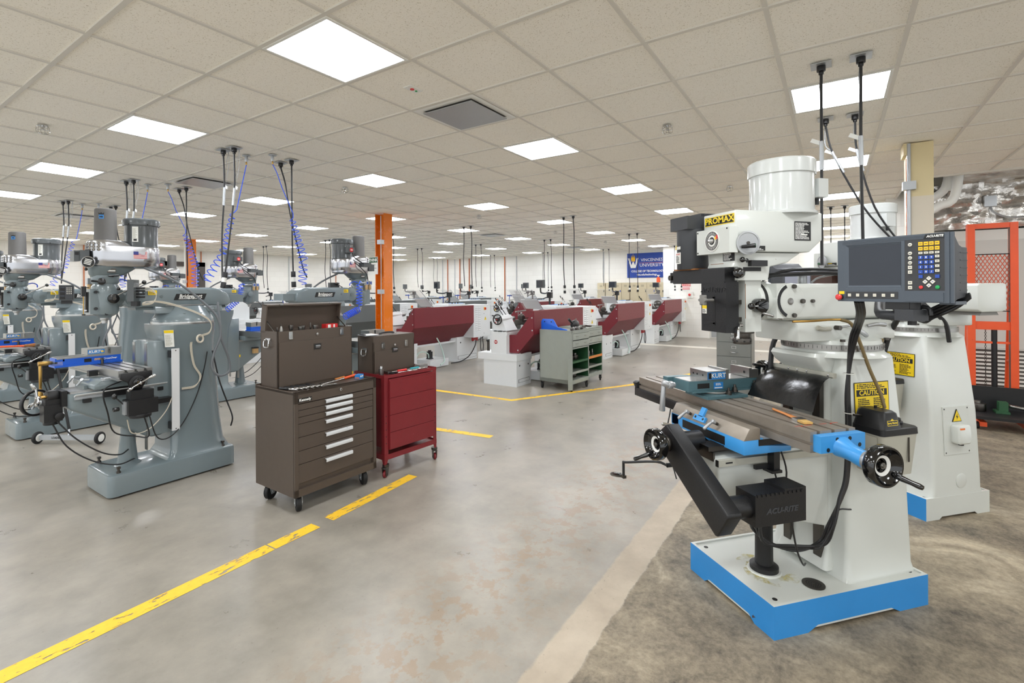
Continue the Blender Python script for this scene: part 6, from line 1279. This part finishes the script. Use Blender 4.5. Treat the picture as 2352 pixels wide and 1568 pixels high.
t = on_top('parts_carton', 'small blue and orange carton on the right corner of the brown cabinet', 'box', .70, .14, 20); b = MB(MATS['blue_label']); b.box((-.03, -.025, 0), (.03, .025, .035), .001); b.build('carton', t); b = MB(MATS['orange_ink']); b.box((-.0305, -.02, .004), (.0305, .02, .012)); b.m(MATS['label_white']); [b.cyl((x, -.0249, .02), (0, -1, 0), .009, .0008, n=16) for x in (-.013, .013)]; b.build('printing', t)
# maroon cart
CT = thing('tool_cart', 'maroon steel tool cart on small casters beside the brown cabinet', 'tool cart', (2.055, 1.172, 0), -4.7)
MR = MATS['cart_maroon']; W, D_, zt2 = .625, .44, .902
for x in (0, W):
    for y in (0, D_):
        sx, sy = (1 if x == 0 else -1), (1 if y == 0 else -1)
        b = MB(MR); b.prism([(x, y), (x+sx*.042, y), (x+sx*.042, y+sy*.004), (x+sx*.004, y+sy*.004), (x+sx*.004, y+sy*.042), (x, y+sy*.042)], 'z', .17, zt2); b.loft([[(x+sx*u*s, y+sy*v_*s, zz2) for u, v_ in ((0, 0), (.042, 0), (.042, .006), (.006, .042), (0, .042))] for zz2, s in ((.171, 1), (.11, .55), (.085, .45))])
        b.m(MATS['black_ink']); [b.cyl((x+sx*.02, y-.0003*sy, .3+.06*k), (0, -sy, 0), .005, .0008, n=8) for k in range(5)]; l_ = b.build('post', CT)
        wh = caster(CT, (x+sx*.015+.0, y+sy*.012, .033), .033, .022, MATS['cart_maroon'], 30 if x == 0 else 60, 'steel_dark', .05)
b = MB(MR); b.box((-.002, -.002, zt2-.03), (W+.002, .003, zt2), .002); b.box((-.002, D_-.003, zt2-.03), (W+.002, D_+.002, zt2), .002); b.box((-.002, 0, zt2-.03), (.003, D_, zt2), .002); b.box((W-.003, 0, zt2-.03), (W+.002, D_, zt2), .002); b.box((0, 0, zt2-.022), (W, D_, zt2-.016)); b.build('top_tray', CT)
b = MB(MR); b.box((.0, -.002, .155), (W, .004, .20), .002); b.box((0, D_-.004, .155), (W, D_+.002, .2), .002); b.box((-.002, 0, .155), (.003, D_, .2), .002); b.box((W-.003, 0, .155), (W+.002, D_, .2), .002); b.box((0, 0, .18), (W, D_, .186)); b.build('bottom_shelf', CT)
b = MB(MR); b.box((.045, -.012, .24), (W-.05, .40, .865), .003); b.build('drawer_case', CT)
for k in range(4):
    b = MB(MR); h = .152; b.box((.047, -.02, .245+k*h), (W-.045, -.012, .245+(k+1)*h-.004), .002); b.build('drawer', CT)
TM = Matrix.Translation((2.055, 1.172, 0)) @ Matrix.Rotation(R(-4.7), 4, 'Z'); zc = .8865
# second chest on the cart
chest('tool_chest', 'brown tool chest with closed rounded lid at the back of the maroon cart', tuple(TM @ V((.03, .195, zc+.0005))), -3, .50, .225, .345, False)
t = on_top('clipboard', 'clipboard with paper lying on the closed brown chest', 'clipboard', .06, .31, 82, TM, zc+.3495); b = MB(MATS['galv']); b.box((-.075, -.07, .001), (.075, .07, .006), .001); b.build('board', t); b = MB(MATS['white_ink']); b.box((-.07, -.066, .006), (.07, .045, .008)); b.build('paper', t); b = MB(MATS['black_plastic']); b.box((-.04, .045, .006), (.04, .068, .014), .003); b.build('clip', t)
for k, (x, y, rz, nm, cat, lab, f) in enumerate([
    (.06, .12, 0, 'steel_cup', 'cup', 'cylindrical steel part standing on the left of the maroon cart top', 'cup'), (.15, .115, 5, 'pliers', 'pliers', 'black-handled pliers on the maroon cart top', 'pl'), (.245, .12, 84, 'hammer', 'hammer', 'red-handled hammer on the maroon cart top', 'hr'),
    (.40, .12, 84, 'screwdriver', 'screwdriver', 'teal-handled driver on the maroon cart top', 'tl'), (.46, .075, 86, 'spanner', 'wrench', 'steel spanner on the maroon cart top', 'sp'), (.30, .045, 84, 'caliper', 'caliper', 'steel caliper lying at the front of the maroon cart top', 'sp'), (.55, .13, 4, 'setup_block', 'block', 'grey drilled block on the right end of the maroon cart top', 'bl')]):
    t = on_top(nm, lab, cat, x, y, rz, TM, zc+.0003)
    if f == 'cup': b = MB(MATS['steel']); b.lathe((0, 0, 0), 'z', [(.018, 0), (.022, .002), (.022, .055), (.018, .057), (.016, .02)], 20); b.build('body', t); b = MB(MATS['chrome']); b.cyl((0, 0, .021), 'z', .013, .06, .002); b.build('pin', t)
    elif f == 'bl':
        b = MB(MATS['dust_grey']); b.box((-.055, -.035, 0), (.055, .035, .04), .003); b.m(MATS['black_ink']); [b.cyl((-.04+i*.02, -.018+j*.018, .0398), 'z', .004, .0008, n=8) for i in range(5) for j in range(3)]; b.build('body', t)
    elif f == 'pl':
        b = MB(MATS['steel_dark']); b.box((-.012, .04, .004), (.012, .1, .018), .003); b.build('jaw', t); b = MB(MATS['black_plastic']); b.rod((-.008, .04, .011), (-.022, -.08, .011), .008, n=10); b.build('handle', t); b = MB(MATS['black_plastic']); b.rod((.008, .04, .011), (.022, -.08, .011), .008, n=10); b.build('handle', t)
    else:
        b = MB(MATS['steel'] if f != 'sp' else MATS['chrome']); b.rod((0, .0, .011), (0, .11, .011), .005, n=10)
        if f == 'hr': b.box((-.035, .1, .0), (.035, .125, .024), .004)
        if f == 'sp': b.cyl((0, .115, .004), 'z', .016, .013, .002, 10); b.cyl((0, -.1, .004), 'z', .014, .013, .002, 10)
        b.build('shaft', t); b = MB(MATS[{'hr': 'estop_red', 'tl': 'teal', 'sp': 'chrome'}[f]]); b.rod((0, -.1, .0135 if f != 'sp' else .011), (0, .0, .0135 if f != 'sp' else .011), .013 if f != 'sp' else .006, .011 if f != 'sp' else .006, 12, .002); b.build('handle', t)
# grey-green tool carts by the lathe
def sage_cart(label, loc, rz, W, D_, H, tall=True, door=False):
    S = MATS['cart_sage']; t = thing('shop_cart', label, 'tool cart', loc, rz); z0 = .12
    b = MB(S); b.box((0, 0, z0), (.012, D_, H), .003); b.box((W-.012, 0, z0), (W, D_, H), .003); b.box((0, D_-.01, z0), (W, D_, H), .003); b.box((0, 0, z0), (W, D_, z0+.06), .003); b.box((0, 0, H-.022), (W, D_, H-.016)); b.box((0, 0, H-.05), (W, .012, H), .003); b.box((0, 0, H-.30), (W, .012, H-.28), .002); b.build('body', t)
    b = MB(MATS['cart_green']); b.box((.012, .012, z0+.06), (.014, D_-.012, H-.3)); b.box((W-.014, .012, z0+.06), (W-.012, D_-.012, H-.3)); b.box((.012, D_-.014, z0+.06), (W-.012, D_-.011, H-.3)); b.build('lining', t)
    for k in range(2):
        b = MB(S); b.box((.016, -.006, H-.155-k*.115), (W-.016, .01, H-.055-k*.115), .003); d = b.build('drawer', t)
        for x in (W*.25, W*.75): b = MB(MATS['chrome']); b.tube([(x-.035, -.006, H-.1-k*.115), (x-.03, -.022, H-.1-k*.115), (x+.03, -.022, H-.1-k*.115), (x+.035, -.006, H-.1-k*.115)], .004, 6, 3); b.build('pull', d)
    for z in (z0+.16, z0+.33): b = MB(S if z < z0+.2 else MATS['cart_green']); b.box((.014, .004, z), (W-.014, D_-.014, z+.015)); b.box((.014, .002, z-.0), (W-.014, .008, z+.035), .002); b.build('shelf', t)
    for x in (.03, W-.03):
        for y in (.03, D_-.03): caster(t, (x, y, .05), .05, .028, MATS['rubber'], 20, 'steel_dark', .05)
    if door: b = MB(S); b.box((-.075, -.012, .03), (.0, -.004, .52), .003, M=Matrix.Rotation(R(-40), 4, 'Z')); b.build('door', t)
    return t
C1 = sage_cart('grey-green tool cart with a blue plate on top before the nearest lathe', (6.20, 1.37, 0), -4, .56, .62, .98, door=True)
C2 = sage_cart('second grey-green tool cart with an orange shelf edge, right of the first', (6.83, 1.40, 0), -2, .62, .55, .98)
def onc(name, label, cat, c, x, y, z, rz=0): t = thing(name, label, cat); t.matrix_world = c.matrix_basis @ Matrix.Translation((x, y, z)) @ Matrix.Rotation(R(rz), 4, 'Z'); return t
for c in (C1, C2): c.matrix_basis = Matrix.Translation(c.location) @ Matrix.Rotation(c.rotation_euler.z, 4, 'Z')
t = onc('angle_plate', 'bright blue shaped steel plate standing on the left grey-green cart', 'plate', C1, .0, .3, .9645, 0); b = MB(MATS['vise_blue']); b.prism([(.3, 0), (.3, .15), (.27, .19), (.07, .19), (.03, .14), (-.02, .06), (-.2, .03), (-.2, 0)], 'x', .016, .03, .003); b.m(MATS['black_ink']); [b.cyl((.0162, y, .145), (-1, 0, 0), .012, .0008, n=12) for y in (.1, .23)]; b.build('plate', t)
t = onc('machine_guard_cover', 'black curved plastic cover among tools on the first grey-green cart', 'cover', C1, .39, .17, .9645, 8); b = MB(MATS['black_plastic']); b.ball((0, 0, .085), .085, 16, (1.5, .8, .95)); b.rod((-.1, .0, .1), (-.2, .03, .19), .02, bev=.004); b.build('shell', t); b = MB(MATS['steel']); b.cyl((.0, -.02, .15), 'z', .01, .04); b.build('stud', t)
for k in range(5): t = onc('lathe_tool', 'steel tool in the clutter on the first grey-green cart, %s from the left' % ORD[k], 'tool', C1, .06+k*.085, .045+.008*(k % 2), .9645, 25*k); b = MB(MATS['steel'] if k % 2 else MATS['steel_dark']); b.cyl((0, 0, 0), 'z', .02+.003*(k % 3), .05+.012*(k % 2), .003, 14); b.m(MATS['chrome']).rod((0, 0, .045), (.05, .01, .06), .006); b.build('body', t)
for k in range(3): t = onc('drive_dog', 'dark steel part lying on the second grey-green cart, %s from the left' % ORD[k], 'tool', C2, .12+k*.17, .2, .9645, 40*k); b = MB(MATS['steel_dark']); b.box((-.06, -.02, 0), (.06, .02, .025), .006); b.cyl((.05, 0, .0), 'z', .03, .03, .004, 16); b.build('body', t)
for k in range(3): t = onc('chuck_jaw_set', 'steel chuck on the open shelf of the first grey-green cart, %s from the left' % ORD[k], 'chuck', C1, .13+k*.15, .2, .12+.346, 30*k); b = MB(MATS['steel_dark']); b.cyl((0, 0, 0), 'z', .06, .07, .006, 24); b.m(MATS['steel']).cyl((0, 0, .07), 'z', .03, .03, .003, 16); b.build('body', t)
for k in range(2): t = onc('chuck_jaw_set', 'dark chuck on the lowest shelf of the first grey-green cart, %s from the left' % ORD[k], 'chuck', C1, .15+k*.2, .2, .181, 30*k); b = MB(MATS['steel_dark']); b.cyl((0, 0, 0), 'z', .065, .06, .006, 24); b.m(MATS['steel']).cyl((0, 0, .06), 'z', .03, .02, .003, 16); b.build('body', t)
for k in range(4): t = onc('tool_holder', 'steel tool holder on the orange-edged shelf of the second grey-green cart, %s from the left' % ORD[k], 'tool', C2, .1+k*.13, .14, .12+.346, 30*k); b = MB(MATS['steel']); b.lathe((0, 0, 0), 'z', [(.03, 0), (.03, .03), (.018, .04), (.012, .08+.02*(k % 2))], 16); b.build('body', t)
b = MB(MATS['wood_orange']); b.box((.014, -.004, .443), (.606, .004, .485), .002); b.build('shelf_edge', C2)
# filing cabinet behind the white mill
t = thing('filing_cabinet', 'grey steel filing cabinet standing behind the near white mill', 'filing cabinet', (6.86, -1.12, 0), 4)
b = MB(MATS['cabinet_grey']); b.box((0, 0, .0), (.72, .46, 1.09), .006); b.build('body', t)
for k in range(5):
    b = MB(MATS['cabinet_grey']); b.box((-.014, .012, .04+k*.208), (-.001, .448, .04+k*.208+.202), .003); d = b.build('drawer', t)
    b = MB(MATS['chrome']); b.tube([(-.014, .18, .1+k*.208), (-.03, .19, .098+k*.208), (-.03, .27, .098+k*.208), (-.014, .28, .1+k*.208)], .006, 8, 3); b.build('pull', d)
    b = MB(MATS['chrome']); b.box((-.018, .2, .15+k*.208), (-.0135, .26, .19+k*.208), .001); b.m(MATS['cabinet_grey']).box((-.0185, .206, .155+k*.208), (-.0175, .254, .185+k*.208)); b.build('label_holder', d)
# ================================================================== cords and hoses from the ceiling
def ceil_cord(name, label, group, pts, r=.008, plug=None, grip=False, loopc=False, cm='cable_black'):
    """pts in world; first point is on the ceiling"""
    o = V(pts[0]); t = thing(name, label, 'cord', tuple(o), 0, group); L = [V(p)-o for p in pts]
    b = MB(MATS['galv']); b.box((-.055, -.055, -.006), (.055, .055, -.001), .001); b.build('cover_plate', t)
    b = MB(MATS['black_plastic']); b.cyl((0, 0, -.005), (0, 0, -1), .024, .035, .002, 16); b.cyl((0, 0, -.04), (0, 0, -1), .014, .02, .003, 12); b.build('strain_relief', t)
    P = [V((0, 0, -.055))]+L[1:]; b = MB(MATS[cm]); b.tube(P, r, 8, 5); b.build('cable', t)
    if grip:
        b = MB(MATS['galv']); b.tube([(.05, 0, -.006), (.055, .0, -.1), (.04, 0, -.22), L[1]+V((.006, 0, .02))], .0022, 6, 3); b.tube([(.05, 0, -.006), (.035, .01, -.12), (.02, 0, -.22), L[1]+V((-.004, 0, .02))], .0022, 6, 3); b.tube([L[1]+V((0, 0, .02)), L[1], L[1]+(L[2]-L[1])*.35], r*1.45, 8, 3); b.build('support_grip', t)
        b = MB(MATS['label_white']); b.box((-.004, -.03, -.012), (.004, .03, .012), M=Matrix.Translation(L[1]+V((.035, .03, .03))) @ Matrix.Rotation(.5, 4, 'X')); b.build('tag', t)
    if plug is not None:
        a = L[-1]; d = V(plug); n = d.normalized(); Ld = d.length; b = MB(MATS['black_plastic']); b.rod(a, a+n*Ld*.36, .021*plug_s, bev=.003); b.rod(a+n*Ld*.64, a+d, .021*plug_s, bev=.003); b.m(MATS['label_white']).rod(a+n*Ld*.35, a+n*Ld*.65, .0195*plug_s); b.build('connector', t)
    return t
plug_s = 1.15
def coil(P0, P1, r0, r1, turns, per=12):
    a, c = V(P0), V(P1); d = (c-a).normalized(); u = d.orthogonal().normalized(); w = d.cross(u); out = []
    for k in range(int(turns*per)+1):
        f = k/(turns*per); r = r0+(r1-r0)*f; q = 2*PI*turns*f; out.append(a+(c-a)*f+u*r*math.cos(q)+w*r*math.sin(q))
    return out
def air_hose(label, top, bend, segs, r=.0045):
    o = V(top); t = thing('air_hose', label, 'hose', top, 0, 'blue spring hoses over the grey mills')
    b = MB(MATS['galv']); b.cyl((0, 0, -.001), (0, 0, -1), .04, .006, .001, 24); b.cyl((0, 0, -.006), (0, 0, -1), .016, .06, .003, 8); b.m(MATS['brass']).cyl((0, 0, -.066), (0, 0, -1), .008, .03, .002, 8); b.build('ceiling_fitting', t)
    P = [V((0, 0, -.095))]+[V(p)-o for p in bend]
    for a, c, r0, r1, n in segs: P += coil(V(a)-o, V(c)-o, r0, r1, n)
    b = MB(MATS['air_blue']); b.tube(P, r, 6, 2); b.build('hose', t); return t
Z = 3.0465; G1, G2, G3 = 'power cords over the grey mills', 'power cords over the lathes', 'power cords over the white mills'
pos = ['the front left grey mill', 'the second left grey mill', 'the third left grey mill']
for k, y in enumerate((2.87, 5.28, 7.74)):
    ceil_cord('power_cord', 'black power cord with steel cable grip hanging left above %s' % pos[k], G1, [(1.532, y, Z), (1.54, y, 2.66), (1.515, y, 2.2), (1.50, y-.03, 1.78)], .008, None, True)
    ceil_cord('power_cord', 'black power cord hanging right above %s' % pos[k], G1, [(1.555, y-.16, Z), (1.56, y-.15, 2.64), (1.515, y-.15, 2.2), (1.475, y-.14, 1.835)], .008, (-.03, -.01, -.15) if k == 0 else None, True)
    ceil_cord('power_cord', 'black power cord over %s, further left one' % ('the grey mill beside the orange column', 'the mill left of the brown chest lid', 'the mill before the far orange column')[k], G1, [(2.14, y, Z), (2.2, y, 2.8), (2.25, y, 2.5), (2.37, y-.03, 1.95), (2.42, y-.05, 1.80)], .008, None, False)
    ceil_cord('power_cord', 'black power cord over %s, further right one' % ('the grey mill beside the orange column', 'the mill left of the brown chest lid', 'the mill before the far orange column')[k], G1, [(2.147, y-.19, Z), (2.148, y-.19, 2.6), (2.15, y-.19, 2.2), (2.158, y-.19, 1.86)], .008, (.008, 0, -.17) if k == 0 else None, False)
    air_hose('blue spring air hose coiling to %s' % pos[k], (1.772, y+.02, Z), [(1.77, y+.06, 2.85), (1.735, y+.12, 2.55), (1.725, y+.13, 2.49)], [((1.69, y+.13, 2.44), (1.58, y+.13, 2.02), .026, .032, 8), ((1.57, y+.13, 2.0), (1.42, y+.13, 1.75), .035, .042, 5)])
    air_hose('blue spring air hose coiling to %s' % ('the grey mill beside the orange column', 'the mill left of the brown chest lid', 'the mill before the far orange column')[k], (1.914, y-.22, Z), [(1.945, y-.25, 2.86), (1.985, y-.28, 2.7), (2.09, y-.3, 2.46)], [((2.08, y-.3, 2.4), (2.21, y-.3, 1.98), .026, .045, 9), ((2.21, y-.3, 1.96), (2.2, y-.29, 1.72), .045, .04, 5)])
def gun_hose(label, pts, n1, n2):
    t = thing('spring_hose', label, 'hose', pts[0], 0, 'blue blow-gun hoses'); o = V(pts[0]); b = MB(MATS['air_blue']); A, B_, C_ = [V(p)-o for p in pts]
    b.tube([A, A+V((-.03, 0, .02))]+coil(A+V((-.04, 0, -.02)), B_, .034, .034, n1)+coil(B_+V((-.02, 0, -.05)), C_, .035, .035, n2), .0055, 6, 2); b.build('hose', t)
    b = MB(MATS['galv']); b.rod((.0, 0, 0), (.05, 0, .005), .008); b.build('fitting', t); return t
gun_hose('blue coiled hose hanging from the head of the mill beside the orange column', ((3.0, 2.58, 1.74), (2.955, 2.58, 1.47), (2.74, 2.57, 1.35)), 7, 8)
gun_hose('blue coiled hose hanging from the head of the mill left of the brown chest lid', ((3.06, 5.34, 1.74), (2.99, 5.34, 1.56), (2.79, 5.33, 1.37)), 5, 7)
# lathe drops
for j, (y, rn) in enumerate([(2.15, 'front row'), (4.63, 'second row'), (7.08, 'third row'), (9.57, 'fourth row'), (12.7, 'last row')]):
    for i, (x, cn) in enumerate([(7.67, 'nearest'), (11.35, 'middle'), (15.65, 'farthest')]):
        for s, sn in ((.11, 'left'), (-.11, 'right')):
            p = [(x+.015*s/.11, y+s, Z), (x+.02, y+s, 2.7), (x, y+s*1.02, 2.2), (x+.03, y+s*.95, 1.72)]
            ceil_cord('power_cord', 'thin black drop cord over the %s lathe of the %s, %s of its pair' % (cn, rn, sn), G2, p, .008 if i else .009, (.005, 0, -.16) if s < 0 or j == 0 else None)
# white mills
ceil_cord('power_cord', 'black power cord with a mesh grip over the near white mill, left of its pair', G3, [(2.736, -2.042, Z), (2.735, -2.042, 2.55), (2.745, -2.04, 2.1), (2.752, -2.04, 1.80)], .0085, None, True)
ceil_cord('power_cord', 'black power cord with a mesh grip over the near white mill, right of its pair', G3, [(2.734, -2.242, Z), (2.74, -2.24, 2.55), (2.74, -2.245, 2.1), (2.745, -2.25, 1.80)], .0085, None, True)
ceil_cord('power_cord', 'black power cord slanting to the second white mill motor, left of its pair', G3, [(3.936, -2.048, Z), (3.95, -2.10, 2.75), (3.99, -2.30, 2.3), (4.03, -2.51, 1.99)], .0075, None, True)
ceil_cord('power_cord', 'black power cord slanting to the second white mill motor, right of its pair', G3, [(3.951, -2.246, Z), (3.98, -2.26, 2.75), (4.0, -2.37, 2.3), (4.06, -2.55, 1.97)], .0075, None, True)
for s, n in ((-2.046, 'left'), (-2.245, 'right')): ceil_cord('power_cord', 'thin black cord far behind the white mill motor, %s of its pair' % n, G3, [(9.39, s, Z), (9.39, s, 2.6), (9.4, s, 2.2), (9.4, s, 1.7)], .008, (0, 0, -.16))
# white bed mill and bench far left behind the grey mills
t = thing('bed_mill', 'pale machine with a red switch far behind the grey mills', 'milling machine', (4.95, 9.2, 0)); b = MB(MATS['lathe_white']); b.box((-.4, -.3, 0), (.4, .5, .9), .02); b.box((-.3, .0, .9), (.3, .5, 1.45), .03); b.box((-.6, -.25, .9), (.5, .1, .98), .01); b.build('body', t); b = MB(MATS['estop_red']); b.cyl((-.2, -.3, .8), (0, -1, 0), .03, .03); b.build('switch', t)
t = thing('tool_bench', 'tan wooden bench behind the second grey mill', 'bench', (1.4, 11.2, 0)); b = MB(MATS['locker_tan']); b.box((-.5, -.3, 0), (.5, .3, 1.02), .01); b.build('cabinet', t); b = MB(MATS['steel_dark']); b.box((-.53, -.33, 1.02), (.53, .33, 1.06), .004); b.build('top', t)
t = thing('parts_bin', 'blue bin on the tan bench behind the second grey mill', 'bin', (1.45, 11.1, 1.061)); b = MB(MATS['vise_blue']); b.rloft([(-.18, .18, -.12, .12, 0, .02), (-.2, .2, -.14, .14, .18, .02)]); b.build('body', t); b = MB(MATS['black_ink']); b.box((-.18, -.12, .18), (.18, .12, .182)); b.build('contents', t)
WORLD, EXPO = 1.1, .35
# ================================================================== camera and light
cam = bpy.data.cameras.new('camera'); cam.sensor_width = 36; cam.sensor_fit = 'HORIZONTAL'; cam.lens = FPX/2352*36
cam.shift_x = -SXP/2352; cam.shift_y = -SYP/2352; cam.clip_start = .05; cam.clip_end = 200
co = bpy.data.objects.new('camera', cam); COL.objects.link(co)
zz = -Dv; rt = Rv*math.cos(ROLL)+V((0, 0, 1))*math.sin(ROLL); up = -Rv*math.sin(ROLL)+V((0, 0, 1))*math.cos(ROLL)
co.matrix_world = Matrix(((rt.x, up.x, zz.x, CAM.x), (rt.y, up.y, zz.y, CAM.y), (rt.z, up.z, zz.z, CAM.z), (0, 0, 0, 1)))
SC.camera = co
SC.cycles.diffuse_bounces = 8; SC.cycles.max_bounces = 12
w = bpy.data.worlds.new('world'); SC.world = w; w.use_nodes = True
w.node_tree.nodes['Background'].inputs[0].default_value = (.95, .98, 1, 1); w.node_tree.nodes['Background'].inputs[1].default_value = WORLD  # even pale ambient added as fill, enters where the camera-side walls are left out
SC.view_settings.view_transform = 'Standard'; SC.view_settings.look = 'None'; SC.view_settings.gamma = 1; SC.view_settings.use_curve_mapping = False
SC.view_settings.exposure = EXPO
